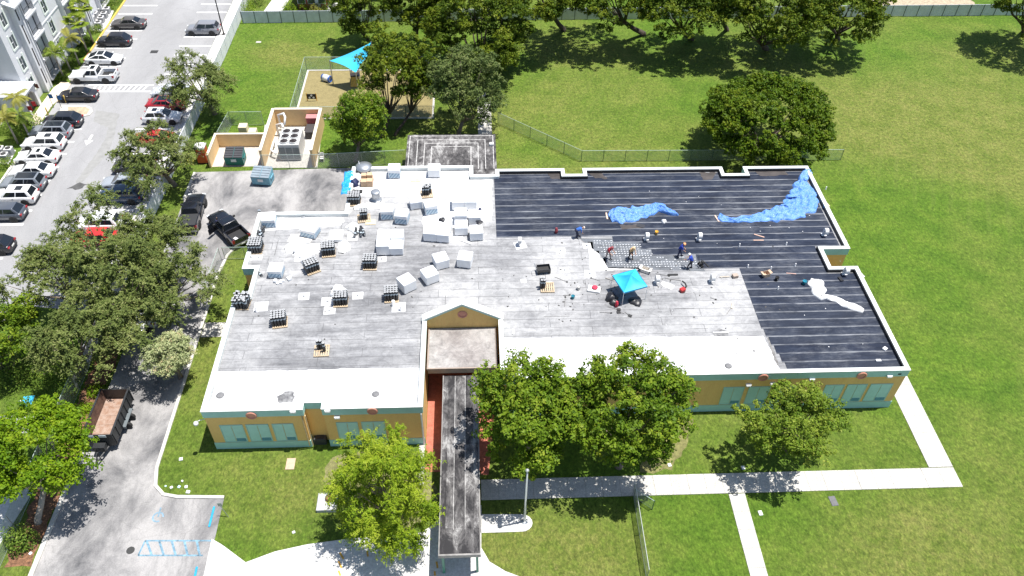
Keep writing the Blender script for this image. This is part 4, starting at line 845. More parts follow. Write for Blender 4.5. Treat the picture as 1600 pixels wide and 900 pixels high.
# arched entrance porch
po = thing('entrance_porch', 'white arched entrance porch with ribbed hipped roof on the apartment front', 'porch', (-56.6, 88.4, 0))
b = MB()
b.box(1.7, 2.0, -1.6, -1.1, 0, 2.6); b.box(1.7, 2.0, 1.1, 1.6, 0, 2.6); b.box(1.7, 2.0, -1.6, 1.6, 2.6, 3.1); b.box(-2.8, 1.7, -1.6, -1.35, 0, 3.1); b.box(-2.8, 1.7, 1.35, 1.6, 0, 3.1)
b.build('wall', M_APT, po)
b = MB(); n = 10; vs = []
for k in range(n+1): a = pi*k/n; vs += [(1.72, -1.1*cos(a), 1.75+.85*sin(a)), (1.98, -1.1*cos(a), 1.75+.85*sin(a)), (1.72, -1.1*cos(a), 2.62), (1.98, -1.1*cos(a), 2.62)]
b.add(vs, sum([[(4*k+1, 4*k+5, 4*k+7, 4*k+3), (4*k, 4*k+4, 4*k+5, 4*k+1)] for k in range(n)], [])); b.build('arch', M_APT, po)
b = MB(); b.add([(-2.9, -1.9, 3.1), (2.3, -1.9, 3.1), (2.3, 1.9, 3.1), (-2.9, 1.9, 3.1), (-2.9, 0, 4.2), (1.2, 0, 4.2)], [(0, 3, 2, 1), (0, 1, 5, 4), (1, 2, 5), (2, 3, 4, 5), (3, 0, 4)])
b.build('roof', M_APTG, po)
for k in range(9):
    x = -2.6+.5*k; b = MB(); b.add([(x, -1.88, 3.13), (x+.06, -1.88, 3.13), (x+.06, 0, 4.23), (x, 0, 4.23)], [(0, 1, 2, 3)]); b.build('roof_rib', M_APT, po)
b = MB(); b.box(1.2, 1.26, -1.0, 1.0, 0, 2.3); b.build('door', plain('porch_door_dark', (.12, .12, .13), .5), po)
ap2 = thing('apartment_wing', 'white apartment wing behind the palms at the left edge', 'apartment building', (-57.8, 60, 0)); b = MB(); b.box(-15, 0, 0, 26.5, 0, 12); b.build('wall', M_APT, ap2)
for y in (3, 8, 13, 18, 23):
    for z in (1.6, 4.4, 7.2): b = MB(); b.box(0, .03, y-.6, y+.6, z-.7, z+.7); b.build('window', M_APTW, ap2)
b = MB(); b.box(-15.2, .2, -.2, 26.7, 12, 12.3); b.build('roof_parapet', M_APT, ap2)
# walk in front of the flats and crossing island
b = MB(); b.prism([GXY(*p) for p in ((96, 129), (112, 130), (100, 150), (82, 165), (58, 200), (46, 192), (62, 168), (84, 138))][::-1], -.05, .1); struct('apartment_walk', b, mat('warm_walk', (.66, .58, .45), .1, 1, kind='World'))
isl = [GXY(*p) for p in ((96, 166), (135, 166), (143, 169), (146, 175), (140, 181), (128, 183), (92, 182))]
b = MB(); b.prism(isl[::-1], -.05, .12); isl_o = struct('kerb_island', b, M_KERB)
b = MB(); b.prism([GXY(*p) for p in ((106, 168), (134, 168), (141, 172), (136, 180), (126, 181), (108, 180))][::-1], .05, .126); b.build('island_planting', M_SAND, isl_o)
# neighbouring houses behind the rear fence
def house(label, x0, x1, y0, y1, h, cw_, cr_, door=True):
    t = thing('house', label, 'house', ((x0+x1)/2, y0, 0), 0, 'houses behind the rear fence'); W, D = (x1-x0)/2, y1-y0; mw = mat('house_wall_'+label[:8], cw_, .06, 1, kind='World'); mr = mat('house_roof_'+label[:8], cr_, .15, 2)
    b = MB(); b.box(-W, W, 0, D, 0, h); b.build('wall', mw, t); o = .5
    b = MB(); b.add([(-W-o, -o, h), (W+o, -o, h), (W+o, D+o, h), (-W-o, D+o, h), (-W+D*.4, D/2, h+D*.25), (W-D*.4, D/2, h+D*.25)], [(3, 2, 1, 0), (0, 1, 5, 4), (1, 2, 5), (2, 3, 4, 5), (3, 0, 4)]); b.build('roof', mr, t)
    for k in range(3):
        x = -W*.7+W*.7*k; b = MB(); b.box(x-.6, x+.6, -.06, 0, .9, 2.2); o_ = b.build('window', M_WHT, t); b = MB(); b.box(x-.5, x+.5, -.075, -.06, 1.0, 2.1); b.build('pane', M_APTW, o_)
    b = MB(); b.box(W*.35-.5, W*.35+.5, -.07, 0, 0, 2.1); b.build('door', M_WHT, t)
    return t
house('red house beside white steps behind the rear fence at top left', -26.5, -22.2, 116.2, 127, 3.6, (.45, .10, .08), (.3, .12, .08))
house('white house with pale porch behind the rear fence near the bushes', -19.5, -13.5, 119.5, 130, 3.6, (.66, .62, .55), (.4, .38, .36))
house('salmon house seen through the tall trees behind the rear fence', 9, 21, 120.5, 131, 3.4, (.60, .35, .25), (.35, .12, .08))
house('pale house with red trim behind the rear fence at top centre', 24, 38, 121, 132, 3.4, (.66, .50, .40), (.42, .08, .06))
t = thing('garden_steps', 'white flight of steps between the red house and the fence', 'steps', (-21.3, 114.4, 0))
for k in range(5): b = MB(); b.box(-.7, .7, k*.45, k*.45+.45, 0, .17*(k+1)); b.build('step', M_CONC2, t)
# light poles and flagpole
def pole(name, label, cat, p, h, r, m, ball=False, arm=False, base=True):
    c = G(*p); t = thing(name, label, cat, (c.x, c.y, 0)); b = MB(); b.lathe([(r*1.3, 0), (r, .3), (r*.7, h)], 10); b.build('pole', m, t, True)
    if base: b = MB(); b.lathe([(r*3, 0), (r*3, .06), (r*1.6, .12)], 12); b.build('base_plate', m, t, True)
    if ball: b = MB(); b.lathe([(.02, 0), (.11, .06), (.14, .14), (.11, .22), (.02, .28)], 12, 0, (0, 0, h)); b.build('finial', m, t, True)
    if arm: b = MB(); b.tube([(0, 0, h-.1), (-.5, 0, h), (-1.0, 0, h)], .04, 6); b.build('arm', m, t); b = MB(); b.cbox((-1.2, 0, h-.08), (.6, .3, .14), 0, 0, .03); b.build('lamp_head', m, t)
    return t
pole('flagpole', 'bare pale grey flagpole with ball top on the white concrete pad', 'flagpole', (819.5, 815), 6.9, .09, plain('pole_grey', (.50, .52, .53), .4, .4), True)
M_BLKP = plain('black_pole', (.03, .03, .032), .5, .2)
pole('lamp_post', 'tall dark lamp post at the parking lot edge by the grey SUV', 'lamp post', (350, 54), 8.5, .10, M_BLKP, arm=True)
pole('lamp_post', 'dark lamp post rising between the fan palms by the apartment', 'lamp post', (128, 27), 8.0, .09, M_BLKP, arm=True)
# shade sail over play area
sa = thing('shade_sail', 'bright blue triangular shade sail over the play area', 'shade sail', (-10, 96, 0)); M_SAIL = mat('azure_fabric', (.03, .42, .68), .06, 1, .6)
A, B_, C_ = G(515, 95, 3.4), G(580, 66, 5.2), G(556, 114, 3.0); D_ = (B_+C_)/2+Vector((.5, 0, .1)); o0 = Vector((-10, 96, 0)); n = 12; pts = []
Q = [A-o0, B_-o0, D_-o0, C_-o0]
for i in range(n):
    for j in range(n):
        u, v = i/(n-1), j/(n-1); p = Q[0]*(1-u)*(1-v)+Q[1]*u*(1-v)+Q[2]*u*v+Q[3]*(1-u)*v; ctr = sum(Q, Vector())/4
        k = .16*(4*u*(1-u) if v in (0, 1) else 0)+.16*(4*v*(1-v) if u in (0, 1) else 0); k = .13*max(4*u*(1-u)*abs(2*v-1)**2, 4*v*(1-v)*abs(2*u-1)**2)
        p = p+(ctr-p)*k; p.z += .25*sin(pi*u)*sin(pi*v)*0-.3*sin(pi*u)*sin(pi*v); pts.append(p)
b = MB(); b.grid(pts, n, n); b.build('fabric', M_SAIL, sa, True)
for q in Q: b = MB(); b.lathe([(.07, 0), (.07, q.z+.1)], 8, 0, (q.x, q.y, 0)); b.build('mast', M_GALV, sa)
# play equipment
c = G(511, 127); t = thing('play_tunnel', 'blue and white barrel tunnel lying on the tan play surface', 'play tunnel', (c.x, c.y, .03), -.5); t.scale = (.72, .72, .72); RM = Matrix.Translation((0, 0, .62)) @ Matrix.Rotation(pi/2, 4, 'Y')
b = MB(); b.lathe([(.52, -.9), (.6, -.88), (.6, .88), (.52, .9), (.52, -.88)], 20, 0, (0, 0, 0), RM); b.build('barrel', mat('blue_plastic', (.03, .10, .38), .05, 3, .35), t, True)
b = MB(); b.lathe([(.605, -.6), (.615, -.6), (.615, .6), (.605, .6)], 20, 0, (0, 0, 0), RM); b.build('white_wrap', M_WHT, t, True)
for x in (-.6, .6): b = MB(); b.box(x-.06, x+.06, -.5, .5, 0, .12); b.build('stand', M_WHT, t)
c = G(488, 158); t = thing('activity_board', 'small black activity panel with yellow posts on the play surface', 'activity board', (c.x, c.y, .03))
for x in (-.6, .6): b = MB(); b.lathe([(.05, 0), (.05, 1.1), (.02, 1.15)], 8, 0, (x, 0, 0)); b.build('post', M_YEL, t)
b = MB(); b.box(-.55, .55, -.04, .04, .3, 1.0); b.build('panel', M_DARK, t)
for x, z in ((-.25, .5), (.25, .5), (0, .8)): b = MB(); b.lathe([(.13, 0), (.13, .03)], 12, 0, (0, 0, 0), Matrix.Translation((x, -.05, z)) @ Matrix.Rotation(pi/2, 4, 'X')); b.build('dial', M_WHT, t)
c = G(556, 126); t = thing('play_climber', 'blue play climber half hidden under the sail and tree', 'climber', (c.x, c.y, .03))
for x in (-.5, .5):
    for y in (-.5, .5): b = MB(); b.lathe([(.05, 0), (.05, 1.8), (.02, 1.85)], 8, 0, (x, y, 0)); b.build('post', mat('blue_plastic', (0, 0, 0)), t)
b = MB(); b.box(-.55, .55, -.55, .55, .8, .88); b.build('deck', M_DARK, t); b = MB(); b.add([(-.5, -.55, .85), (.5, -.55, .85), (.5, -1.8, .1), (-.5, -1.8, .1)], [(0, 1, 2, 3)]); b.build('slide', M_YEL, t)
# ================================================================== trees and planting
M_BARK = mat('grey_bark', (0.20, 0.16, 0.125), 0.35, 3, 0.95, bump=0.6); M_BARKP = mat('pale_bark', (0.34, 0.30, 0.25), 0.3, 3, 0.95, bump=0.5); M_BARKD = mat('dark_bark', (0.075, 0.058, 0.045), 0.35, 3, 0.95, bump=0.6)
LEAF = {
 'broad':  leaf_mat('leaf_broad',  [(0.057, 0.113, 0.010), (0.114, 0.194, 0.013), (0.179, 0.257, 0.019), (0.284, 0.322, 0.034)], .30),
 'lime':   leaf_mat('leaf_lime',   [(0.119, 0.204, 0.014), (0.221, 0.318, 0.020), (0.315, 0.400, 0.028), (0.400, 0.448, 0.055)], .35),
 'oak':    leaf_mat('leaf_oak',    [(0.079, 0.110, 0.030), (0.125, 0.166, 0.041), (0.181, 0.218, 0.062), (0.259, 0.269, 0.103)], .25),
 'dome':   leaf_mat('leaf_dome',   [(0.043, 0.086, 0.005), (0.077, 0.137, 0.007), (0.120, 0.175, 0.010), (0.177, 0.209, 0.014)], .22),
 'paper':  leaf_mat('leaf_paper',  [(0.043, 0.082, 0.008), (0.086, 0.134, 0.010), (0.142, 0.186, 0.013), (0.206, 0.230, 0.023)], .22),
 'greygr': leaf_mat('leaf_greygr', [(0.060, 0.098, 0.029), (0.103, 0.144, 0.040), (0.144, 0.187, 0.055), (0.204, 0.223, 0.081)], .25),
 'silver': leaf_mat('leaf_silver', [(0.208, 0.261, 0.106), (0.332, 0.373, 0.175), (0.452, 0.470, 0.243), (0.522, 0.401, 0.228)], .2),
 'bright': leaf_mat('leaf_bright', [(0.080, 0.165, 0.008), (0.143, 0.247, 0.010), (0.207, 0.308, 0.013), (0.279, 0.352, 0.024)], .33),
 'thin':   leaf_mat('leaf_thin',   [(0.088, 0.155, 0.014), (0.146, 0.221, 0.021), (0.214, 0.280, 0.032), (0.331, 0.358, 0.074)], .28),
 'shrub':  leaf_mat('leaf_shrub',  [(0.054, 0.112, 0.016), (0.099, 0.168, 0.022), (0.161, 0.240, 0.032), (0.269, 0.304, 0.064)], .3),
 'yellow': leaf_mat('leaf_yellow', [(.20, .22, .03), (.28, .28, .05), (.33, .31, .09)], .3),
}
def leaves_mesh(name, P, Nn, size, aspect, tone, m, rng, droop=0.0):
    """kite-shaped leaves as two triangles folded along the midrib"""
    n = len(P); t = rng.normal(size=(n, 3)); t -= Nn*(t*Nn).sum(1, keepdims=True); t /= np.linalg.norm(t, axis=1, keepdims=True)+1e-9
    t[:, 2] -= droop; t /= np.linalg.norm(t, axis=1, keepdims=True)+1e-9
    s = np.cross(Nn, t); L = (size*rng.uniform(.65, 1.35, n))[:, None]; W = L*aspect
    a = P-t*L*.5; c = P+t*L*.5; l = P+s*W*.5+Nn*L*.08; r = P-s*W*.5+Nn*L*.08
    V = np.stack([a, r, c, l], 1).reshape(-1, 3)
    me = bpy.data.meshes.new(name); me.vertices.add(4*n); me.vertices.foreach_set('co', V.astype(np.float32).ravel())
    me.loops.add(4*n); me.loops.foreach_set('vertex_index', np.arange(4*n, dtype=np.int32))
    me.polygons.add(n); me.polygons.foreach_set('loop_start', np.arange(0, 4*n, 4, dtype=np.int32)); me.polygons.foreach_set('loop_total', np.full(n, 4, dtype=np.int32))
    me.materials.append(m); me.update(calc_edges=True)
    at = me.attributes.new('tone', 'FLOAT', 'FACE'); at.data.foreach_set('value', np.clip(tone, 0, 1).astype(np.float32)); return me
def tree(label, px, py, hc, r, rv, kind='broad', seed=1, ncl=55, nl=240, lsize=.26, aspect=.6, cl=(.75, 1.25), bark=None, lobes=.22, shell=.45, base=None, name='tree', droop=0.0, up=.5, low=-.55, trunk_r=None, fork=.42, group=None, flat=.62, nlimb=14, mode='puff'):
    nl = int(nl*1.35); lsize *= .86; lobes *= 1.25
    c = G(px, py, hc); rng = np.random.default_rng(seed); bx, by = (c.x, c.y) if base is None else GXY(*base)
    t = thing(name, label, 'tree', (bx, by, 0), 0, group); off = np.array([c.x-bx, c.y-by, hc])
    # lumpy crown: cluster centres in a lobed ellipsoid
    ld = rng.normal(size=(9, 3)); ld /= np.linalg.norm(ld, axis=1, keepdims=True); la = rng.uniform(-1, 1, 9)*lobes
    cents = []; tries = 0
    while len(cents) < ncl and tries < 40000:
        tries += 1
        d = rng.normal(size=3); d /= np.linalg.norm(d)
        if d[2] < low and rng.random() < .85: continue
        k = 1+(la*np.maximum(0, ld@d)**3).sum(); u = shell+(1-shell)*rng.random()**.6
        p = d*np.array([r, r, rv])*k*u
        mind = .55 if tries < 8000 else .3
        if any(((p-q)**2).sum() < (mind*cl[0])**2 for q, _ in cents): continue
        cents.append((p, rng.uniform(*cl)))
    PP = []; NN = []; TT = []
    for p, cr in cents:
        n = int(nl*(cr/np.mean(cl))**2*rng.uniform(.7, 1.3)); ct = rng.uniform(-.26, .26)
        if mode == 'spray':          # feathery: leaves strung along drooping twigs
            ns = max(5, n//22); od = p/np.array([r, r, rv]); od /= np.linalg.norm(od)+1e-6
            sd = rng.normal(size=(ns, 3))*.75+od*.55+np.array([0, 0, .12]); sd /= np.linalg.norm(sd, axis=1, keepdims=True); k = rng.integers(0, ns, n); tt = rng.random(n)[:, None]**.75
            ln = (cr*rng.uniform(.75, 1.55, ns))[k][:, None]; q = p+sd[k]*tt*ln*np.array([1, 1, .8])+rng.normal(size=(n, 3))*.07; q[:, 2] -= (tt[:, 0]**2)*ln[:, 0]*.35
            nn = np.array([0, 0, up+.45])+rng.normal(size=(n, 3))*.38+sd[k]*.25; tone = np.clip(rng.normal(.42, .16, n)+ct+.22*(tt[:, 0]-.4)+rng.uniform(-.1, .1, ns)[k], 0, 1)
        else:                        # puffs: small rounded tufts sitting on the bough
            ns = max(6, n//26); sd = rng.normal(size=(ns, 3)); sd[:, 2] = np.abs(sd[:, 2])*.9-.25; sd /= np.linalg.norm(sd, axis=1, keepdims=True); sc = p+sd*cr*rng.uniform(.45, 1.12, (ns, 1))*np.array([1, 1, flat+.15])
            k = rng.integers(0, ns, n); d = rng.normal(size=(n, 3)); d[:, 2] += .35; d /= np.linalg.norm(d, axis=1, keepdims=True); pr = (cr*rng.uniform(.24, .46, ns))[k][:, None]
            q = sc[k]+d*pr*(rng.random((n, 1))**.3)*np.array([1, 1, .8]); nn = d*.75+np.array([0, 0, up*.8])+rng.normal(size=(n, 3))*.3; tone = np.clip(rng.normal(.42, .16, n)+ct+rng.uniform(-.18, .18, ns)[k], 0, 1)
        nn /= np.linalg.norm(nn, axis=1, keepdims=True); PP.append(q); NN.append(nn); TT.append(tone)
    P_ = np.concatenate(PP)+off; P_[:, 2] = np.maximum(P_[:, 2], .35)
    me = leaves_mesh('crown', P_, np.concatenate(NN), lsize, aspect, np.concatenate(TT), LEAF[kind], rng, droop); link('crown', me, t)
    b = MB(); tr = trunk_r or .045*r+.07; fz = max(.8, (hc-rv)*.6+hc*fork*.4); top = Vector((off[0]*.6, off[1]*.6, fz))
    b.tube([(0, 0, -.1), (.02, .03, .25), tuple(top*.5), tuple(top)], [tr*1.5, tr*1.1, tr*.95, tr*.85], 10)
    idx = rng.permutation(len(cents))[:nlimb]
    for i in idx:
        p = Vector((cents[i][0]*.93+off).tolist()); mid = top.lerp(p, .45); mid.z += -.12*(p-top).length+rng.uniform(0, .4); mid.x += rng.uniform(-.3, .3); mid.y += rng.uniform(-.3, .3)
        if p.z < top.z-.3: p.z = top.z+.2
        b.tube([top-Vector((0, 0, .15)), top.lerp(mid, .5), mid, p], [tr*.55, tr*.42, tr*.26, .02], 6)
    b.build('trunk', bark or M_BARK, t, True); return t
# front lawn
tree('broad bright green tree beside the covered walkway, overlapping the white roof edge', 828, 642, 7.3, 4.2, 3.8, 'broad', 11, 92, 240, .27, .62, up=.6, low=-.8)
tree('broad bright green tree in front of the mustard wall, right of the walkway tree', 984, 643, 7.3, 4.4, 3.8, 'broad', 12, 96, 240, .27, .62, up=.6, low=-.8)
tree('sparse spreading tree with visible branches in front of the right-hand windows', 1244, 668, 4.9, 4.1, 2.1, 'thin', 13, 74, 190, .22, .6, (.6, 1.05), base=(1224, 708), shell=.3, lobes=.3, low=-.2, bark=M_BARKD, fork=.5, nlimb=22)
tree('feathery lime green tree left of the covered walkway', 597, 756, 5.8, 3.45, 4.2, 'lime', 14, 110, 280, .27, .30, (.7, 1.15), low=-.85, shell=.3, droop=.5, lobes=.3, up=.4, mode='spray')
tree('silvery pale tree leaning over the service road kerb', 266, 552, 3.4, 2.2, 1.95, 'silver', 15, 46, 250, .17, .55, (.5, .85), base=(282, 590))
tree('bright green spreading tree hanging over the kerb at bottom left', 62, 706, 5.2, 3.7, 2.5, 'bright', 16, 80, 250, .24, .6, (.75, 1.2), base=(60, 816), bark=M_BARKP, trunk_r=.22, fork=.3, low=-.4)
# field and rear
tree('large dark green domed tree behind the black roof', 1198, 187, 4.7, 7.4, 3.9, 'dome', 17, 430, 175, .27, .6, (.6, 1.0), base=(1190, 238), lobes=.07, shell=.60, low=-.35, up=.55, fork=.3, trunk_r=.35)
tree('grey-green round tree over the rear canopy path', 727, 143, 5.6, 4.3, 4.1, 'greygr', 18, 84, 240, .26, .6, (.8, 1.25), base=(716, 212))
tree('dark clumpy tree in front of the blue shade sail', 612, 118, 6.6, 3.5, 4.8, 'paper', 19, 64, 250, .27, .6, (.75, 1.1), base=(598, 214), bark=M_BARKD, lobes=.35, shell=.5)
tree('dark clumpy tree leaning right between sail tree and grey-green tree', 655, 118, 5.8, 2.3, 4.4, 'paper', 31, 34, 240, .27, .6, (.7, 1.0), base=(618, 212), bark=M_BARKD, lobes=.35, shell=.5)
tree('round light green tree behind the chiller yard', 560, 186, 4.8, 3.15, 3.5, 'broad', 20, 60, 230, .25, .6, base=(556, 252))
RG = 'tall clumpy trees along the rear fence'
tree('tall rounded olive tree against the rear fence, left of the open field', 744, 44, 6.0, 6.9, 6.0, 'paper', 21, 185, 250, .30, .6, (.8, 1.3), base=(757, 112), bark=M_BARKD, lobes=.15, shell=.6, group=RG)
tree('narrow olive tree over the rear fence behind the play area', 560, 14, 5.6, 3.4, 4.8, 'paper', 22, 60, 230, .30, .6, base=(575, 62), bark=M_BARKD, group=RG)
for k, (lab, px, py, hc, r, rv, bs) in enumerate((
    ('tall tree over the rear fence between the narrow olive tree and the rounded one', 650, 2, 6.8, 4.8, 5.0, (650, 60)),
    ('dark spreading tree over the rear fence just right of the rounded olive tree', 858, -12, 8.2, 6.0, 4.6, (880, 48)),
    ('dark rear fence tree with a leaning trunk at top centre', 958, -8, 8.0, 6.2, 4.8, (1005, 55)),
    ('broad dark rear fence tree right of the leaning trunk', 1062, 8, 7.4, 6.2, 5.0, (1080, 62)),
    ('dark rear fence tree wedged behind its two broad neighbours at top', 1128, -8, 8.0, 5.2, 4.4, (1135, 48)),
    ('broad clumpy rear fence tree, second from the right end of the dark row', 1196, 26, 6.8, 6.6, 5.2, (1196, 78)),
    ('narrow rear fence tree between the last two clumpy crowns', 1262, 0, 7.6, 4.8, 4.4, (1262, 52)),
    ('clumpy rear fence tree at the right end of the dark row', 1318, 14, 6.4, 6.0, 4.8, (1308, 62)),
    ('dark tree at the top right corner over the metal fence', 1612, 2, 7.0, 6.0, 4.6, (1600, 50)))):
    tree(lab, px, py, hc, r, rv, 'paper', 40+k, 100, 215, .31, .6, (.8, 1.3), base=bs, bark=M_BARKD, lobes=.3, shell=.45, group=RG, low=-.45)
# street trees between lot and school
OG = 'olive street trees along the parking lot fence'
for k, (lab, px, py, hc, r, rv, bs, n) in enumerate((
    ('olive street tree over the red and white cars beside the lawn', 312, 124, 5.2, 4.9, 3.3, (335, 178), 84),
    ('olive street tree above the middle of the right-hand parking row', 243, 243, 5.0, 4.6, 3.0, (272, 290), 84),
    ('olive street tree beside the black pickup with covered bed', 232, 384, 5.4, 3.0, 2.5, (240, 415), 46),
    ('wide olive street tree over the lot, left of the black pickups', 150, 372, 5.8, 4.3, 3.0, (175, 430), 76),
    ('wide olive street tree overhanging the lot at far left', 92, 432, 5.8, 4.0, 3.0, (120, 490), 70),
    ('olive street tree in the middle of the dense group left of the school', 198, 440, 5.8, 4.2, 3.2, (190, 500), 76),
    ('olive street tree reaching over the service road below the pickups', 278, 448, 5.2, 2.9, 2.4, (225, 470), 44),
    ('lowest olive street tree of the dense group above the green yard', 118, 528, 5.2, 3.9, 2.8, (120, 585), 68),
    ('olive street tree over the grey van on the service road', 195, 500, 5.4, 2.8, 2.3, (165, 545), 40))):
    tree(lab, px, py, hc, r, rv, 'oak', 60+k, n, 235, .24, .42, (.65, 1.15), base=bs, lobes=.35, shell=.35, group=OG, low=-.3, droop=.25, up=.5, mode='spray')
tree('dark green leafy tree cut off by the left edge below the lot kerb', -4, 520, 4.4, 2.7, 2.6, 'broad', 80, 40, 230, .26, .6, base=(0, 575))
# shrubs
def shrub(label, px, py, r, h, kind='shrub', seed=1, n=900, name='shrub', group=None, ls=.16):
    c = G(px, py, 0); rng = np.random.default_rng(seed); t = thing(name, label, 'shrub', (c.x, c.y, 0), 0, group)
    d = rng.normal(size=(n, 3)); d /= np.linalg.norm(d, axis=1, keepdims=True); d[:, 2] = np.abs(d[:, 2]); lump = 1+.22*np.sin(d[:, 0:1]*5+seed)*np.cos(d[:, 1:2]*4+seed*2)
    P = d*np.array([r, r, h])*lump*(rng.random((n, 1))**.3); P[:, 2] = np.maximum(P[:, 2], .03); nn = d+rng.normal(size=(n, 3))*.5+np.array([0, 0, .4]); nn /= np.linalg.norm(nn, axis=1, keepdims=True)
    link('foliage', leaves_mesh('foliage', P, nn, ls, .6, rng.normal(.5, .25, n), LEAF[kind], rng), t)
    b = MB()
    for k in range(4): b.tube([(0, 0, 0), (rng.uniform(-.4, .4)*r, rng.uniform(-.4, .4)*r, h*.7)], [.03, .012], 5)
    b.build('stem', M_BARK, t); return t
HG = 'hedge shrubs by the apartment'
for k, (lab, px, py, r, h) in enumerate((
    ('dark shrub at the kerb between the fan palms and the dark grey sedan', 166, 14, 1.6, 1.3), ('round dark shrub behind the condensers at the top edge', 178, 4, 1.5, 1.2), ('low dark shrub below the condenser rows', 150, 48, 1.3, .9),
    ('round shrub beside the black SUV nose', 135, 68, 1.0, 1.3), ('dark shrub left of the black SUV under the palms', 125, 58, 1.2, 1.4), ('shrub at the palm feet left of the white fastback', 112, 100, 1.2, 1.2), ('shrub under the golden palm', 122, 85, 1.2, 1.0),
    ('dark shrub under the palms by the crossing', 96, 124, 1.0, 1.0), ('leafy shrub behind the grey SUV nose on the lower row', 50, 196, 1.5, 1.2), ('leafy shrub at the nose of the white SUV on the lower row', 34, 212, 1.5, 1.2), ('shrub at the left edge behind the condensers', 6, 258, 1.2, 1.0), ('shrub at the left edge beside the porch palm', 14, 205, 1.3, 1.1))):
    shrub(lab, px, py, r, h, 'shrub', 100+k, 800, group=HG)
BG = 'bushes behind the rear fence'
for k, (lab, px, py, r, h, kd) in enumerate((('green bush between red house and white steps', 453, 18, 1.3, 1.7, 'bright'), ('yellow-green bush right of the white steps', 493, 17, 1.2, 1.2, 'yellow'), ('green bush beside the yellow one', 478, 14, 1.2, 1.6, 'bright'), ('dark bush right of the yellow one', 512, 14, 1.6, 2.2, 'shrub'), ('vine-covered bush at the corner where the fences meet', 388, 22, 1.5, 2.2, 'bright'), ('bush at the top edge beside the white walk', 400, 6, 1.6, 2.0, 'shrub'))):
    shrub(lab, px, py, r, h, kd, 130+k, 900, group=BG)
shrub('low ground-cover bush beside the dump trailer verge', 150, 612, .9, .7, 'bright', 150, 500); shrub('bright weed clump by the trailer front', 134, 640, .9, .6, 'bright', 151, 500); shrub('dark screening bush against the chain-link at bottom left', 36, 850, 1.2, 2.0, 'shrub', 152, 1200); shrub('dry weeds beside the portable toilet', 292, 252, 1.2, .6, 'yellow', 153, 500)
shrub('dark bush under the left edge tree', 18, 585, 2.6, 1.8, 'shrub', 154, 1600); shrub('dark hedge mass below the lowest street tree', 70, 585, 2.4, 1.6, 'shrub', 155, 1600)
# palms
def frond_mesh(L, wd, n, bend, fan=False, seed=1, kind='shrub'):
    b = MB(); rnd = random.Random(seed); pts = []
    for i in range(9): u = i/8; pts.append(Vector((L*u*(1-.25*bend*u), 0, L*(.55*u-bend*u*u))))
    b.tube(pts, [.03*(1-i/10) for i in range(9)], 4)
    for i in range(n):
        u = .15+.85*i/n; k = min(7, int(u*8)); p = pts[k].lerp(pts[k+1], u*8-k); l = wd*(sin(pi*min(1, u*.9+.1))*.8+.25)
        for s in (-1, 1):
            q = p+Vector((l*.55, s*l*.8, -l*.45+rnd.uniform(-.05, .05))); w_ = .055
            b.add([p+Vector((-w_, 0, 0)), p+Vector((w_, 0, 0)), q], [(0, 1, 2)])
    me = b.mesh('frond', LEAF[kind]); at = me.attributes.new('tone', 'FLOAT', 'FACE'); at.data.foreach_set('value', [rnd.uniform(.4, 1) for _ in me.polygons]); return me
def fan_mesh(L, seed=1):
    b = MB(); rnd = random.Random(seed); b.tube([(0, 0, 0), (L*.5, 0, L*.25)], .02, 4); c = Vector((L*.5, 0, L*.25))
    for k in range(15):
        a = (k-7)*.21; q = c+Vector((cos(a)*L*.5, sin(a)*L*.5, -.12*L*abs(a)+rnd.uniform(-.05, .05))); s = Vector((-sin(a), cos(a), 0))*.05*L; mid = c.lerp(q, .6)
        b.add([c, mid+s, q, mid-s], [(0, 1, 2, 3)])
    me = b.mesh('frond', LEAF['thin']); at = me.attributes.new('tone', 'FLOAT', 'FACE'); at.data.foreach_set('value', [rnd.uniform(.3, 1) for _ in me.polygons]); return me
FR = {'feather': [frond_mesh(2.0, .55, 22, .55+.15*k, seed=k) for k in range(3)], 'gold': [frond_mesh(1.9, .5, 22, .6+.15*k, seed=k+5, kind='yellow') for k in range(3)], 'fan': [fan_mesh(1.7, k) for k in range(3)]}
def palm(label, px, py, h, kind, seed, nf=13, lean=(0, 0)):
    c = G(px, py, h); rnd = random.Random(seed); t = thing('palm_tree', label, 'palm', (c.x-lean[0], c.y-lean[1], 0), 0, 'palms by the apartment'); b = MB()
    b.tube([(0, 0, -.1), (lean[0]*.4, lean[1]*.4, h*.5), (lean[0], lean[1], h)], [.14, .1, .08], 8); b.build('trunk', M_BARKP, t, True)
    for k in range(nf):
        o = link('frond', FR[kind][k % 3], t, (lean[0], lean[1], h)); o.rotation_euler = (rnd.uniform(-.2, .2), rnd.uniform(-.75, .45), k*2.4+rnd.uniform(-.2, .2)); s = rnd.uniform(.8, 1.15); o.scale = (s, s, s)
    return t
palm('tall fan palm beside the apartment, nearest the top edge', 125, 12, 5.2, 'fan', 1, 22); palm('lower fan palm in front of the condensers', 119, 36, 4.2, 'fan', 2, 22); palm('golden palm between fan palm and white fastback', 108, 60, 3.8, 'gold', 3, 15)
palm('green feather palm with pale trunk nearest the white pickup', 84, 84, 3.6, 'feather', 4, 14); palm('feather palm beside the golden one', 97, 78, 3.0, 'feather', 5, 11); palm('feather palm in front of the arched porch', 24, 152, 3.8, 'gold', 6, 14); palm('feather palm at the left edge below the porch', 8, 184, 3.6, 'gold', 7, 15); palm('lower feather palm behind the lower parking row', 30, 180, 3.2, 'feather', 8, 13)
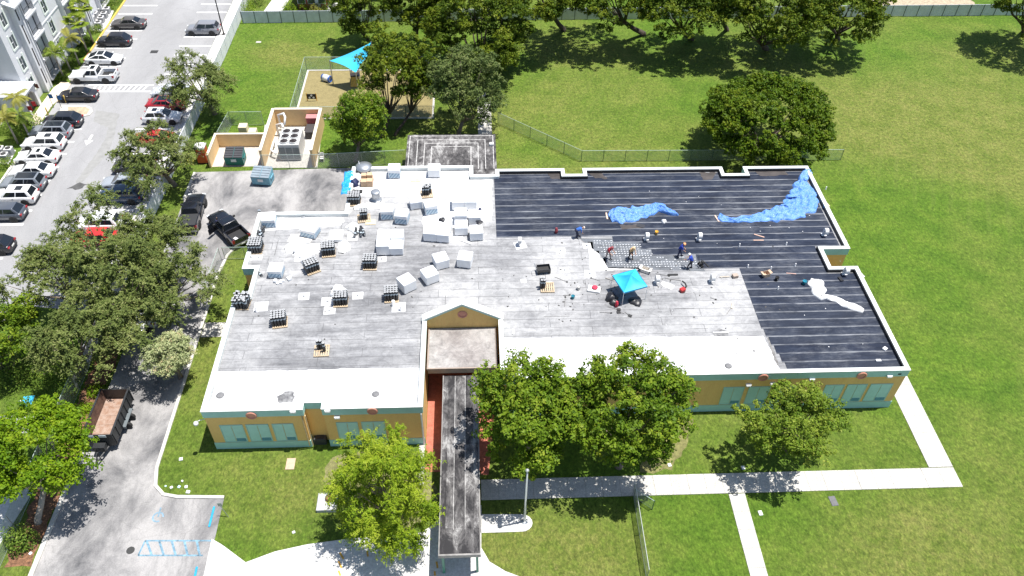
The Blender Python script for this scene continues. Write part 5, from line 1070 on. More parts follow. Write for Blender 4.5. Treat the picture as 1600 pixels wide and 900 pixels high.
# ================================================================== vehicles
M_TYRE = plain('tyre_rubber', (.018, .018, .018), .8); M_RIM = plain('alloy_rim', (.35, .36, .37), .35, .8); M_RIMD = plain('black_rim', (.04, .04, .042), .4, .5)
M_CG = glass(); M_HL = mat('headlight_lens', (.65, .68, .70), .05, 3, .1); M_TL = mat('tail_lens', (.32, .012, .015), .1, 3, .2); M_TRIM = plain('black_trim', (.02, .02, .021), .6); M_PLATE = mat('number_plate', (.7, .7, .66), .05, 5)
KIND = {
 'sedan': dict(L=4.8, W=1.85, H=1.45, belt=.96, st=[(-.5, .58, .80), (-.487, .90, .90), (-.43, 1.01, .96), (-.25, 1.03, 1), (.14, .98, 1), (.22, .95, 1), (.38, .85, .97), (.465, .74, .90), (.5, .52, .78)], gh=(-.38, -.20, .06, .225), wb=(-.29, .31), wr=.33),
 'fast': dict(L=4.7, W=1.87, H=1.44, belt=.95, st=[(-.5, .60, .80), (-.487, .90, .90), (-.44, .99, .96), (-.25, 1.01, 1), (.14, .97, 1), (.24, .94, 1), (.38, .86, .97), (.465, .74, .90), (.5, .50, .78)], gh=(-.44, -.14, .05, .265), wb=(-.30, .32), wr=.34),
 'suv': dict(L=4.75, W=1.92, H=1.70, belt=1.10, st=[(-.5, .62, .84), (-.487, .98, .92), (-.45, 1.10, .97), (-.25, 1.12, 1), (.14, 1.09, 1), (.22, 1.06, 1), (.38, .99, .97), (.465, .86, .91), (.5, .58, .80)], gh=(-.475, -.40, .08, .235), wb=(-.29, .31), wr=.37),
 'cross': dict(L=4.55, W=1.86, H=1.62, belt=1.04, st=[(-.5, .60, .82), (-.487, .95, .91), (-.45, 1.05, .97), (-.25, 1.07, 1), (.14, 1.03, 1), (.22, 1.0, 1), (.38, .92, .97), (.465, .80, .90), (.5, .54, .78)], gh=(-.465, -.33, .07, .24), wb=(-.29, .31), wr=.35),
}
def wheel_meshes(r, wd):
    b = MB(); RM = Matrix.Rotation(pi/2, 4, 'X'); b.lathe([(r*.62, -wd/2), (r*.93, -wd/2), (r, -wd*.3), (r, wd*.3), (r*.93, wd/2), (r*.62, wd/2)], 20, 0, (0, 0, 0), RM); ty = b.mesh('tyre', M_TYRE, True)
    b = MB(); b.lathe([(r*.64, -wd*.46), (r*.60, -wd*.40), (r*.2, -wd*.36), (r*.2, wd*.36), (r*.60, wd*.40), (r*.64, wd*.46)], 20, 0, (0, 0, 0), RM)
    for s in (-1, 1):
        for k in range(5):
            a = k*2*pi/5; u = Vector((cos(a), 0, sin(a))); v = Vector((-sin(a), 0, cos(a))); y = s*wd*.44
            b.add([u*r*.1+v*.04+Vector((0, y, 0)), u*r*.6+v*.03+Vector((0, y, 0)), u*r*.6-v*.03+Vector((0, y, 0)), u*r*.1-v*.04+Vector((0, y, 0))], [(0, 1, 2, 3)])
    return ty, b.mesh('rim', M_RIM), (lambda m_: (m_.materials.clear(), m_.materials.append(M_RIMD), m_)[2])(b.mesh('rim', M_RIM))
WM = {}
def put_wheel(t, x, y, r, wd=.23, dark=False):
    if (r, wd) not in WM: WM[(r, wd)] = wheel_meshes(r, wd)
    ty, ri, rd = WM[(r, wd)]; o = link('wheel', ty, t, (x, y, r)); link('rim', rd if dark else ri, o)
def loft_body(st, L, W, z0=.2):
    b = MB(); n = 0; rings = []
    for xf, zt, wf in st:
        w_ = W/2*wf; zb = z0+(.10 if abs(xf) > .46 else 0); zm = zb+(zt-zb)*.55
        half = [(w_*.80, zb), (w_*.97, zb+.08), (w_, zm), (w_*.975, zt-.10), (w_*.90, zt-.02), (w_*.55, zt+.015)]
        rings.append([(xf*L, y, z) for y, z in half]+[(xf*L, -y, z) for y, z in half[::-1]])
    m_ = len(rings[0]); vs = sum(rings, []); fs = [(i*m_+k, (i+1)*m_+k, (i+1)*m_+(k+1) % m_, i*m_+(k+1) % m_) for i in range(len(rings)-1) for k in range(m_)]
    fs += [tuple(range(m_)), tuple(range(len(vs)-1, len(vs)-m_-1, -1))]; b.add(vs, fs); return b
def quad_on(P, ua, ub, va, vb, off):
    """P(u,v)->Vector on a cabin face; returns a thin pane proud of it"""
    q = [P(ua, va), P(ub, va), P(ub, vb), P(ua, vb)]; nrm = (q[1]-q[0]).cross(q[3]-q[0]).normalized()*off
    return q, nrm
def pane(t, name, P, ua, ub, va, vb, off, m, parent=None):
    q, nn = quad_on(P, ua, ub, va, vb, off); b = MB(); b.add([p+nn for p in q]+[p-nn*.5 for p in q], [(0, 1, 2, 3), (0, 4, 5, 1), (1, 5, 6, 2), (2, 6, 7, 3), (3, 7, 4, 0)]); return b.build(name, m, parent or t)
def cabin(t, D, C, B, A, zb, zr, wb, wr, mp, roof_m=None, split=.5, glass_roof=False):
    V = [(D, wb, zb), (A, wb, zb), (A, -wb, zb), (D, -wb, zb), (C, wr, zr), (B, wr, zr), (B, -wr, zr), (C, -wr, zr)]
    b = MB(); b.add(V, [(0, 3, 2, 1), (4, 5, 6, 7), (0, 1, 5, 4), (1, 2, 6, 5), (2, 3, 7, 6), (3, 0, 4, 7)])
    me = bevel_mesh(b.mesh('cabin', [mp]), .07, 3, .2); me.polygons.foreach_set('use_smooth', [True]*len(me.polygons)); link('cabin', me, t)
    V = [Vector(v) for v in V]; L4 = lambda a, b_, c, d: (lambda u, v: (a.lerp(b_, u)).lerp(d.lerp(c, u), v))
    pane(t, 'windshield', L4(V[2], V[1], V[5], V[6]), .06, .94, .06, .93, .016, M_CG)
    pane(t, 'rear_window', L4(V[0], V[3], V[7], V[4]), .08, .92, .10, .92, .016, M_CG)
    for s in (0, 1):
        P = L4(V[1], V[0], V[4], V[5]) if s == 0 else L4(V[3], V[2], V[6], V[7])
        for ua, ub in ((.10, split-.02), (split+.02, .90)): 
            if s: ua, ub = 1-ub, 1-ua
            # lean the panes with the raked pillars
            pane(t, 'side_window', P, ua, ub, .12, .88, .014, M_CG)
    if roof_m: pane(t, 'sunroof', L4(V[7], V[6], V[5], V[4]) , *glass_roof, .012, roof_m)
def car(label, kind, col, loc, rz, group='cars parked in the lot', rough=.28, roof=None, darkrim=False, name='parked_car', cat='car', open_roof=(.30, .62, .22, .78)):
    k = KIND[kind]; t = thing(name, label, cat, loc, rz, group); L, W = k['L'], k['W']; mp = paint('%.3f_%.3f_%.3f' % col, col, rough)
    b = loft_body(k['st'], L, W); me = b.mesh('body', [mp], True); link('body', me, t)
    D, C, B, A = [x*L for x in k['gh']]; 
    cabin(t, D, C, B, A, k['belt']-.04, k['H'], W/2*.90, W/2*.70, mp, M_CG if roof else None, .5, open_roof if roof != 'full' else (.06, .95, .10, .90))
    r = k['wr']
    for xf in k['wb']:
        for s in (-1, 1):
            put_wheel(t, xf*L, s*(W/2-.10), r, .23, darkrim)
            bb = MB(); bb.lathe([(r+.07, -.012), (r+.07, .012)], 20, 0, (0, 0, 0), Matrix.Translation((xf*L, s*(W/2-.004), r+.01)) @ Matrix.Rotation(pi/2, 4, 'X')); bb.build('wheel_arch', M_TRIM, t)
    hz = k['st'][-2][1]-.10; tz = k['st'][1][1]-.10
    for s in (-1, 1):
        bb = MB(); bb.cbox((L*.468, s*W*.355, hz-.06), (.26, .34, .13), -s*.35, 0, .02); bb.build('headlight', M_HL, t)
        bb = MB(); bb.cbox((-L*.484, s*W*.37, tz-.07), (.16, .36, .17), s*.25, 0, .02); bb.build('taillight', M_TL, t)
        bb = MB(); bb.cbox((A-.25, s*(W/2+.08), k['belt']-.02), (.12, .18, .13), 0, 0, .02); bb.build('wing_mirror', mp, t)
        for x in (A-.9*(A-D)*.45, ): bb = MB(); bb.cbox((x, s*(W/2*.995), k['belt']-.2), (.16, .03, .03)); bb.build('door_handle', M_TRIM, t)
    bb = MB(); bb.box(L*.485, L*.503, -W*.28, W*.28, .33, .50); bb.build('grille', M_TRIM, t)
    bb = MB(); bb.box(-L*.503, -L*.49, -.26, .26, .60, .73); bb.build('number_plate', M_PLATE, t)
    bb = MB(); bb.box(-L*.502, -L*.47, -W*.36, W*.36, .28, .42); bb.build('rear_bumper', M_TRIM, t); return t
def pickup(label, col, loc, rz, tonneau=False, door=False, L=5.8, W=2.0, group='pickups'):
    t = thing('pickup_truck', label, 'pickup', loc, rz, group); mp = paint('%.3f_%.3f_%.3f' % col, col, .25); xb = -.165*L
    st = [(xb/L, 1.20, 1), (.10, 1.18, 1), (.17, 1.18, 1), (.36, 1.12, .98), (.46, 1.05, .94), (.492, .95, .9), (.5, .6, .86)]
    link('body', loft_body(st, L, W, .38).mesh('body', [mp], True), t)
    cabin(t, xb+.02, xb+.16, .055*L, .185*L, 1.16, 1.88, W/2*.92, W/2*.74, mp, M_CG if not tonneau else None, .52, (.25, .75, .2, .8))
    b = MB(); x0, x1 = -L/2+.08, xb-.03
    b.box(x0, x1, -W/2+.02, W/2-.02, .42, .72); b.box(x0+.0, x1, W/2-.14, W/2-.005, .72, 1.24); b.box(x0, x1, -W/2+.005, -W/2+.14, .72, 1.24); b.box(x1-.08, x1, -W/2+.14, W/2-.14, .72, 1.24)
    link('bed', bevel_mesh(b.mesh('bed', [mp]), .02, 1), t)
    b = MB(); b.box(x0-.07, x0+.0-.002, -W/2+.04, W/2-.04, .55, 1.23); tg = link('tailgate', bevel_mesh(b.mesh('tailgate', [mp]), .02, 1), t); b = MB(); b.box(x0-.09, x0-.072, -.15, .15, 1.0, 1.1); b.build('handle', M_TRIM, tg)
    b = MB(); b.box(x0, x1-.08, -W/2+.14, W/2-.14, .721, .75); b.build('bed_liner', M_TRIM, t)
    if tonneau: b = MB(); b.box(x0-.02, x1, -W/2+.08, W/2-.08, 1.245, 1.29); b.build('bed_cover', plain('tonneau_vinyl', (.03, .031, .033), .55), t)
    else: b = MB(); b.cbox((x0+.35, .45, .75), (.45, .35, .35), .2, 0, .03); b.build('cool_box', M_WHT, t)
    for x in (-.30*L, .33*L):
        for s in (-1, 1):
            put_wheel(t, x, s*(W/2-.10), .40, .27)
            bb = MB(); bb.lathe([(.48, -.014), (.48, .014)], 20, 0, (0, 0, 0), Matrix.Translation((x, s*(W/2-.002), .42)) @ Matrix.Rotation(pi/2, 4, 'X')); bb.build('wheel_arch', M_TRIM, t)
    for s in (-1, 1):
        bb = MB(); bb.cbox((L*.475, s*W*.37, .82), (.24, .34, .2), 0, 0, .02); bb.build('headlight', M_HL, t)
        bb = MB(); bb.box(x0-.08, x0+.12, s*(W/2-.13)-.09, s*(W/2-.13)+.14*1, .85, 1.18) if s > 0 else bb.box(x0-.08, x0+.12, s*(W/2-.13)-.14, s*(W/2-.13)+.09, .85, 1.18); bb.build('taillight', M_TL, t)
        bb = MB(); bb.cbox((.12*L, s*(W/2+.14), 1.12), (.14, .26, .22), 0, 0, .03); bb.build('wing_mirror', M_TRIM, t)
    bb = MB(); bb.box(-L/2-.1, -L/2+.05, -W/2+.05, W/2-.05, .45, .62); bb.build('rear_bumper', M_RIM, t); bb = MB(); bb.box(-L/2-.115, -L/2-.101, -.22, .22, .47, .59); bb.build('number_plate', M_PLATE, t)
    bb = MB(); bb.box(L*.49, L*.505, -W*.3, W*.3, .6, .92); bb.build('grille', M_TRIM, t)
    if door:
        M = Matrix.Translation((.14*L, W/2, 0)) @ Matrix.Rotation(radians(180-68), 4, 'Z'); d = MB(); d.box(0, 1.05, -.04, .04, .5, 1.15, 0, M); dd = d.build('open_door', [mp], t); d = MB(); d.box(.15, .95, -.015, .015, 1.16, 1.65, 0, M); d.build('pane', M_CG, dd)
    return t
LOTZ = .012
def park(lab, kind, col, px, py, rz, x=None, **kw):
    c = G(px, py, .75); car(lab, kind, col, (x if x is not None else c.x, c.y, LOTZ), rz, **kw)
LX = -50.1
park('dark grey sedan in the top space of the left row', 'sedan', (.075, .07, .07), 200, 35, pi)
park('black crossover below the dark grey sedan', 'cross', (.012, .014, .022), 178, 62, pi)
park('white fastback with black glass roof facing the aisle', 'fast', (.74, .75, .76), 162, 90, 0, roof='full', darkrim=True)
c = G(146, 117, .8); pickup('white pickup with loaded bed parked beside the crossing', (.74, .75, .75), (c.x, c.y, LOTZ), pi)
park('matte black sedan standing at the crossing', 'sedan', (.016, .015, .02), 121, 147, pi, darkrim=True, rough=.4)
park('black sedan next to the kerb island', 'cross', (.014, .018, .028), 97, 187, pi)
park('slate grey SUV with dark roof below the black sedan', 'suv', (.22, .24, .27), 79, 204, pi, roof='full')
park('white SUV with sunroof in the lower left row', 'suv', (.76, .76, .75), 68, 222, pi, roof=True)
park('white sedan with sunroof below the white SUV', 'sedan', (.76, .76, .75), 58, 243, pi, roof=True)
park('plain white sedan between sunroof sedan and grey estate', 'sedan', (.75, .76, .76), 50, 265, pi)
park('grey SUV with long black glass roof in the lower left row', 'suv', (.17, .19, .215), 35, 285, pi, roof='full')
park('white SUV with sunroof at the lower end of the left row', 'suv', (.76, .76, .76), 22, 305, pi, roof=True)
park('dark grey hatchback cut by the left edge', 'cross', (.07, .08, .10), 4, 331, pi)
park('black car at the left edge, rear end only', 'cross', (.012, .013, .018), -16, 382, pi)
park('grey SUV parked alone against the walk at top', 'suv', (.21, .215, .235), 317, 44, pi)
park('silver car under the street tree, nose showing', 'sedan', (.50, .53, .57), 258, 141, pi, x=-39.0)
park('dark red car with black roof under the street tree', 'sedan', (.32, .012, .022), 260, 161, 0, roof='full')
park('white crossover with sunroof beside the dark red car', 'cross', (.76, .77, .78), 253, 181, 0, roof=True)
park('bright red car mostly hidden by leaves', 'sedan', (.45, .02, .02), 228, 214, pi, x=-38.4)
park('black car hidden under the second street tree', 'suv', (.03, .03, .035), 196, 258, pi, x=-38.9)
park('grey car with nose showing under the second street tree', 'sedan', (.30, .33, .37), 188, 283, pi, x=-39.2)
park('dark blue SUV in the shade between two street trees', 'suv', (.02, .045, .09), 185, 304, pi, x=-38.8)
park('white van-like SUV seen through the leaves', 'suv', (.76, .77, .78), 152, 348, pi, x=-39.6)
park('bright red hatchback seen through the leaves', 'cross', (.55, .03, .025), 150, 371, pi, x=-39.4)
c = G(232, 476, 1.0); car('silver SUV on the service road under the olive trees', 'suv', (.55, .57, .58), (c.x+.5, c.y, LOTZ), pi/2-.1, group='vehicles on the service road')
c = G(207, 520, .6); car('white car nose poking out beneath the lower olive trees', 'sedan', (.72, .73, .74), (c.x+.2, c.y+2.0, LOTZ), -pi/2, group='vehicles on the service road')
a, q = G(297, 360, .5), G(311, 306, .8); c = (a+q)/2
pickup('black pickup with covered bed beside the vinyl fence', (.010, .011, .016), (c.x-.2, c.y, LOTZ), atan2(q.y-a.y, q.x-a.x), True)
a, q = G(377, 376, .6), G(337, 335, .9); c = (a+q)/2
PU2 = pickup('black pickup with open door and open bed next to the school corner', (.010, .011, .016), (c.x, c.y, LOTZ), atan2(q.y-a.y, q.x-a.x), False, True)
# dump trailer
t = thing('dump_trailer', 'black high-sided dump trailer with rusty empty bed on the service road', 'trailer', (-30.35, 40.1, LOTZ), .0); M_TRL = mat('trailer_black', (.022, .024, .027), .3, 2, .5); M_RUST = mat('rusty_plate', (.26, .15, .10), .45, 2.5, .8, bump=.2, fine=.4, c2=(.36, .27, .22)); M_RUSTW = mat('rusty_wall', (.12, .065, .045), .4, 2, .8, fine=.3)
for k in range(5): y = -2.2+.9*k; b = MB(); b.box(-1.05, 1.05, y, y+.885, .80, .86); b.build('floor_plate', M_RUST, t)
for s in (-1, 1):
    b = MB(); b.box(s*1.1-.03, s*1.1+.03, -2.25, 2.35, .7, 2.05); wl = b.build('side_wall', M_TRL, t)
    b = MB(); b.box(s*1.065-.004, s*1.065+.004, -2.2, 2.3, .86, 2.0); b.build('rusty_lining', M_RUSTW, wl)
    for k in range(7): y = -2.1+.72*k; b = MB(); b.box(s*1.165-.035, s*1.165+.035, y-.04, y+.04, .65, 2.04); b.build('rib', M_TRL, wl)
    b = MB(); b.box(s*1.12-.07, s*1.12+.07, -2.3, 2.4, 2.05, 2.12); b.build('top_rail', M_TRL, wl)
    for y in (-.15, .72): put_wheel(t, s*1.27, y, .38, .22)
    b = MB(); b.box(s*1.27-.14, s*1.27+.14, -.62, 1.2, .80, .84); b.box(s*1.27-.14, s*1.27+.14, -.66, -.62, .6, .84); b.box(s*1.27-.14, s*1.27+.14, 1.2, 1.24, .6, .84); b.build('mudguard', mat('mudguard_grey', (.12, .14, .15), .1, 3), t)
b = MB(); b.box(-1.07, 1.07, 2.28, 2.34, .7, 2.05); b.build('tailgate', M_TRL, t); b = MB(); b.box(-1.07, 1.07, -2.26, -2.2, .7, 2.05); fw = b.build('front_wall', M_TRL, t)
for x in (-.55, .4): b = MB(); b.box(x-.28, x+.28, -2.30, -2.265, 1.75, 2.0); b.build('label_plate', mat('pale_plate', (.45, .50, .53), .1, 4), fw)
for s in (-1, 1): b = MB(); b.tube([(s*.7, -1.8, .6), (s*.05, -3.6, .55)], .07, 6); b.build('drawbar', M_TRL, t)
b = MB(); b.box(-.95, .95, -2.2, 2.3, .5, .7); b.build('chassis', M_TRL, t); b = MB(); b.lathe([(.05, 0), (.05, .9), (.09, .92), (.09, 1.0)], 8, 0, (0, -3.2, .0)); b.build('jack', M_TRL, t); b = MB(); b.box(-.45, .45, -2.85, -2.35, .6, 1.15); b.build('pump_box', M_TRL, t); b = MB(); b.box(-.08, .08, -3.85, -3.55, .48, .62); b.build('coupler', M_TRL, t)
# ================================================================== things on the roof
def RP(px, py, dz=0.0): c = G(px, py, ROOF); return Vector((c.x, c.y, ROOF+dz))
M_ROLL = mat('black_roll', (.022, .024, .028), .3, 6, .55); M_ROLLB = mat('roll_wrapper_band', (.36, .42, .46), .2, 5, .5); M_ROLLE = mat('roll_end', (.42, .43, .44), .25, 8, .7); M_PAL = mat('pallet_wood', (.46, .36, .24), .2, 4, .85)
def roll_mesh():
    b = MB(); r, h = .122, 1.0
    b.lathe([(r, 0), (r, .62)], 12, 0); b.lathe([(r+.002, .62), (r+.002, .78)], 12, 1); b.lathe([(r, .78), (r, .985), (r*.9, h)], 12, 0); b.lathe([(r*.88, h), (r*.88, h+.006), (r*.35, h+.007)], 12, 2); b.lathe([(r*.33, h+.003), (r*.33, h+.009)], 8, 0)
    return b.mesh('roll', [M_ROLL, M_ROLLB, M_ROLLE])
ROLL = roll_mesh()
def pallet_mesh(w_=1.25, d=1.25):
    b = MB()
    for k in range(3): y = -d/2+.05+(d-.1)*k/2; b.box(-w_/2, w_/2, y-.05, y+.05, 0, .09)
    for k in range(7): x = -w_/2+.06+(w_-.12)*k/6; b.box(x-.055, x+.055, -d/2, d/2, .09, .115)
    return b.mesh('pallet', M_PAL)
PAL = pallet_mesh()
def roll_stack(label, px, py, rz, nx=5, ny=4, miss=(), mess=0.0, off=0.0, seed=1):
    c = RP(px, py, .014); t = thing('roll_pallet', label, 'roofing rolls', c, rz, 'pallets of roofing rolls'); rnd = random.Random(seed); link('pallet', PAL, t)
    for i in range(nx):
        for j in range(ny):
            if (i, j) in miss: continue
            o = link('roll', ROLL, t, ((i-(nx-1)/2)*.252+off+rnd.uniform(-.012, .012), (j-(ny-1)/2)*.252+rnd.uniform(-.012, .012)+.05, .116+rnd.uniform(0, .02))); o.rotation_euler = (rnd.uniform(-mess, mess), rnd.uniform(-mess, mess), rnd.uniform(0, 6))
    return t
roll_stack('full pallet of black roofing rolls at the roof edge beside the double drain patch', 401, 391, 0, 5, 5, seed=1)
roll_stack('pallet of roofing rolls beside the crumpled plastic sheets', 514, 396, .12, 5, 4, seed=2)
roll_stack('pallet of roofing rolls turned askew in the middle left of the roof', 488, 422, .5, 5, 4, seed=3)
roll_stack('pallet of roofing rolls below the big white double stack', 579, 416, -.02, 5, 4, seed=4)
roll_stack('pallet of roofing rolls between two square patches, white bag behind it', 533, 473, 0.03, 5, 4, seed=5)
roll_stack('pallet of roofing rolls left of the tilted single white bundle', 612, 466, .08, 5, 4, seed=6)
roll_stack('untidy pallet of roofing rolls at the left parapet', 380, 477, -.05, 5, 5, mess=.09, seed=7)
roll_stack('pallet of roofing rolls nearest the front on the left wing', 438, 505, .15, 5, 4, off=-.05, seed=8)
roll_stack('pallet of roofing rolls by the blue chute', 554, 317, 0, 5, 4, seed=9)
roll_stack('half empty pallet of rolls next to the cardboard sheet', 569, 342, .15, 3, 3, seed=10)
roll_stack('small group of rolls among the white bundles at the back', 667, 304, .12, 4, 3, miss=((0, 2), (3, 0)), mess=.05, seed=11)
roll_stack('nearly used-up pallet with three rolls on the left wing', 503, 549, .05, 3, 2, miss=((1, 0), (2, 1), (0, 0)), seed=12)
roll_stack('nearly used-up pallet of rolls beside the black cart', 855, 450, 0, 3, 2, miss=((2, 0), (2, 1)), mess=.05, off=-.3, seed=13)
def loose_rolls(label, px, py, n, seed, spread=.7):
    rnd = random.Random(seed)
    for k in range(n):
        c = RP(px, py); o = link('roofing_roll', ROLL, None, (c.x+rnd.uniform(-spread, spread), c.y+rnd.uniform(-spread*.6, spread*.6), ROOF+.14+(.2 if k > n*.6 else 0))); o.rotation_euler = (pi/2+rnd.uniform(-.1, .1), 0, rnd.uniform(-.9, .9)); tag(o, label, 'roofing roll', label[:40])
loose_rolls('toppled roofing roll in the heap beside the white wrapper', 561, 358, 7, 3, .55); loose_rolls('toppled roofing roll near the far left parapet corner', 409, 360, 5, 4, .5); loose_rolls('short roofing roll lying in the parapet notch', 399, 425, 2, 5, .2)

# wrapped insulation bundles
M_WRAP = mat('white_shrink_wrap', (.80, .81, .82), .05, 2, .35, bump=.35); M_WRAPG = mat('grey_foil_side', (.60, .62, .65), .05, 2, .5)
def print_mat():
    m, nt, b = nodes_of('blue_printed_wrap'); co = coords(nt, 'Object', (1, 1, 1)); sx = nt.nodes.new('ShaderNodeSeparateXYZ'); nt.links.new(co, sx.inputs[0])
    def mth(op, a, c):
        n = nt.nodes.new('ShaderNodeMath'); n.operation = op
        for s, v in ((n.inputs[0], a), (n.inputs[1], c)):
            if isinstance(v, (int, float)): s.default_value = v
            else: nt.links.new(v, s)
        return n.outputs[0]
    u = mth('ADD', mth('ADD', sx.outputs[0], sx.outputs[1]), mth('MULTIPLY', sx.outputs[2], -.8)); f = mth('FRACT', mth('DIVIDE', u, .34), 0); s1 = mth('LESS_THAN', f, .45)
    g = mth('FRACT', mth('DIVIDE', mth('ADD', u, mth('MULTIPLY', sx.outputs[2], 2.2)), .11), 0); s2 = mth('LESS_THAN', g, .72)
    col = mixc(nt, mth('MULTIPLY', mth('MULTIPLY', s1, s2), .85), (.42, .54, .62), (.06, .16, .30)); nt.links.new(col, b.inputs['Base Color']); b.inputs['Roughness'].default_value = .35; return m
M_PRINT = print_mat()
def bundle_parts(t, w_, d, h, x=0, y=0, z=0, printed=True, skirt=.62, sides=None, seed=1):
    rnd = random.Random(seed); b = MB(); b.cbox((x, y, z), (w_, d, h), 0, 0, .045)
    me = b.mesh('wrapped_stack', M_WRAP if sides is None else [M_WRAP]); o = link('wrapped_stack', me, t)
    if printed:
        b = MB(); e = .008; z0, z1 = z+.03, z+h*skirt; wv = [rnd.uniform(-.06, .06) for _ in range(4)]
        for (p, q) in (((-1, -1), (1, -1)), ((1, -1), (1, 1)), ((1, 1), (-1, 1)), ((-1, 1), (-1, -1))):
            ax, ay = x+p[0]*(w_/2+e*(1 if p[0] == q[0] else -7)), y+p[1]*(d/2+e*(1 if p[1] == q[1] else -7)); cx, cy = x+q[0]*(w_/2+e*(1 if p[0] == q[0] else -7)), y+q[1]*(d/2+e*(1 if p[1] == q[1] else -7))
            b.add([(ax, ay, z0), (cx, cy, z0), (cx, cy, z1+wv[0]), (ax, ay, z1+wv[1])], [(0, 1, 2, 3)])
        b.build('printed_wrap', M_PRINT, o)
    return o
def bundle(label, px, py, rz=0, w_=1.25, d=1.25, h=1.0, printed=True, seed=1, pallet=False, lay=None):
    c = RP(px, py, .014); t = thing('insulation_bundle', label, 'insulation bundle', (c.x, c.y, c.z), rz, 'white insulation bundles on the roof')
    for x in (-.4, .4): b = MB(); b.box(x-.1, x+.1, -d/2+.03, d/2-.03, 0, .09); b.build('foam_bearer', M_WRAPG if not pallet else M_TRIM, t)
    if lay is None: bundle_parts(t, w_, d, h, 0, 0, .09, printed, seed=seed)
    else:
        for k, (x, y, ww, dd, hh) in enumerate(lay): bundle_parts(t, ww-.015, dd-.015, hh, x, y, .09, printed, seed=seed+k)
    return t
bundle('blue-printed white bundle at the rear parapet, left of the other', 617, 274, .02); bundle('white bundle with dark skirt at the rear parapet, right of the printed one', 679, 273, -.03, 1.25, 1.2, .95, False, pallet=True)
bundle('white bundle with grey skirt beside the small roll group', 650, 322, .2, 1.2, 1.2, .85, False); bundle('blue-printed bundle directly right of the grey exhaust stack', 606, 338, .02); bundle('blue-printed bundle turned left of the big four-stack', 629, 345, -.15); bundle('blue-printed bundle turned right above the big four-stack', 673, 330, .25)
LAY2 = [(-.62, 0, 1.24, 1.5, 1.0), (.62, 0, 1.24, 1.5, 1.0)]
bundle('pair of tall white bundles joined at the back of the cluster', 726, 322, .0, 2.5, 1.5, 1.0, False, lay=LAY2)
bundle('large block of four white bundles with a black bag on top', 685, 366, -.14, 2.5, 2.45, .9, False, lay=[(-.62, -.61, 1.24, 1.22, .95), (.62, -.61, 1.24, 1.22, .9), (-.62, .61, 1.24, 1.22, .97), (.62, .61, 1.24, 1.22, .97)])
bundle('large block of four white bundles, front right one lower, in the roof centre', 611, 386, .0, 2.5, 2.45, 1, False, lay=[(-.62, -.61, 1.24, 1.22, 1.1), (.62, -.61, 1.24, 1.22, .8), (-.62, .61, 1.24, 1.22, 1.1), (.62, .61, 1.24, 1.22, 1.1)])
bundle('white bundle behind another in the right-hand cluster by the black roof', 720, 345, .0, 1.25, 1.25, 1.05, False); bundle('white bundle in front of its twin in the right-hand cluster', 721, 362, .0, 1.25, 1.25, .9, False); bundle('white bundle with small black bag, touching the black roof edge', 742, 346, .0, 1.2, 1.3, .95, False); bundle('torn white bundle with black sheet hanging out, foremost of the right cluster', 744, 370, .08, 1.25, 1.3, .9, False)
bundle('lone white bundle turned askew, leftmost of four in front of the cluster', 636, 450, .62, 1.3, 1.3, 1.05, False); bundle('lone white bundle turned askew, second of four in front of the cluster', 672, 437, .5, 1.3, 1.3, .95, False); bundle('lone white bundle turned askew, rear one of the four in front of the cluster', 689, 414, .35, 1.3, 1.3, .95, False); bundle('lone white bundle turned askew, rightmost of four in front of the cluster', 727, 412, -.2, 1.3, 1.3, .95, False)
bundle('torn blue-printed bundle near the far left roof corner', 422, 350, .1, 1.3, 1.3, .9); bundle('torn white bundle with flapping wrap on the left wing', 486, 366, -.3, 1.5, 1.3, .85, True); bundle('blue-printed bundle with broken blocks at its foot on the left wing', 433, 428, -.05, 1.25, 1.25, .8)
bundle('low flat white stack beside the crumpled plastic', 526, 372, .0, 1.3, 1.4, .35, False)
# loose foam blocks and boards
rs = random.Random(8); M_FOAM = mat('foam_block', (.66, .68, .70), .08, 4, .7)
for k in range(9):
    c = RP(441+rs.uniform(-13, 13), 437+rs.uniform(-5, 7)); b = MB(); b.cbox((0, 0, .01), (rs.uniform(.2, .42), rs.uniform(.15, .3), rs.uniform(.12, .25)), 0, 0, .015); tag(b.build('foam_block', M_FOAM, None, False, c, rs.uniform(0, 3)), 'broken grey-white foam block at the foot of the printed bundle', 'foam block', 'broken foam blocks')
def board(label, px, py, L, w_, rz, col=(.52, .40, .26), h=.05, name='timber_board', cat='board', zz=.025):
    c = RP(px, py, zz); b = MB(); b.cbox((0, 0, 0), (L, w_, h), 0, 0, .006); return tag(b.build(name, mat('board_%.2f_%.2f' % (col[0], col[2]), col, .15, 3, .85), None, False, c, rz), label, cat)
board('tan plywood offcut leaning flat beside the rear bundles', 649, 282, 1.0, .6, 0, (.62, .52, .36)); board('second tan plywood offcut next to the first', 655, 281, .6, .6, .05, (.60, .50, .35), .07); board('cardboard sheet beside the half empty roll pallet', 579, 348, 1.0, .7, .02, (.60, .52, .36))
board('white foam sheet lying near the right white cluster', 728, 378, 1.2, .25, -.5, (.7, .7, .7)); board('pale batten at the left end of the smaller blue tarp', 948, 338, .15, 1.0, .0, (.62, .45, .35)); board('pale batten at the left tip of the larger blue tarp', 1120, 342, .15, 1.0, .2, (.62, .45, .35)); board('pinkish batten on the black roof, upper of the crossed pair', 1186, 369, 1.0, .12, -.5, (.55, .36, .28)); board('pinkish batten on the black roof, lower of the crossed pair', 1185, 376, 1.0, .12, -.02, (.55, .38, .30))
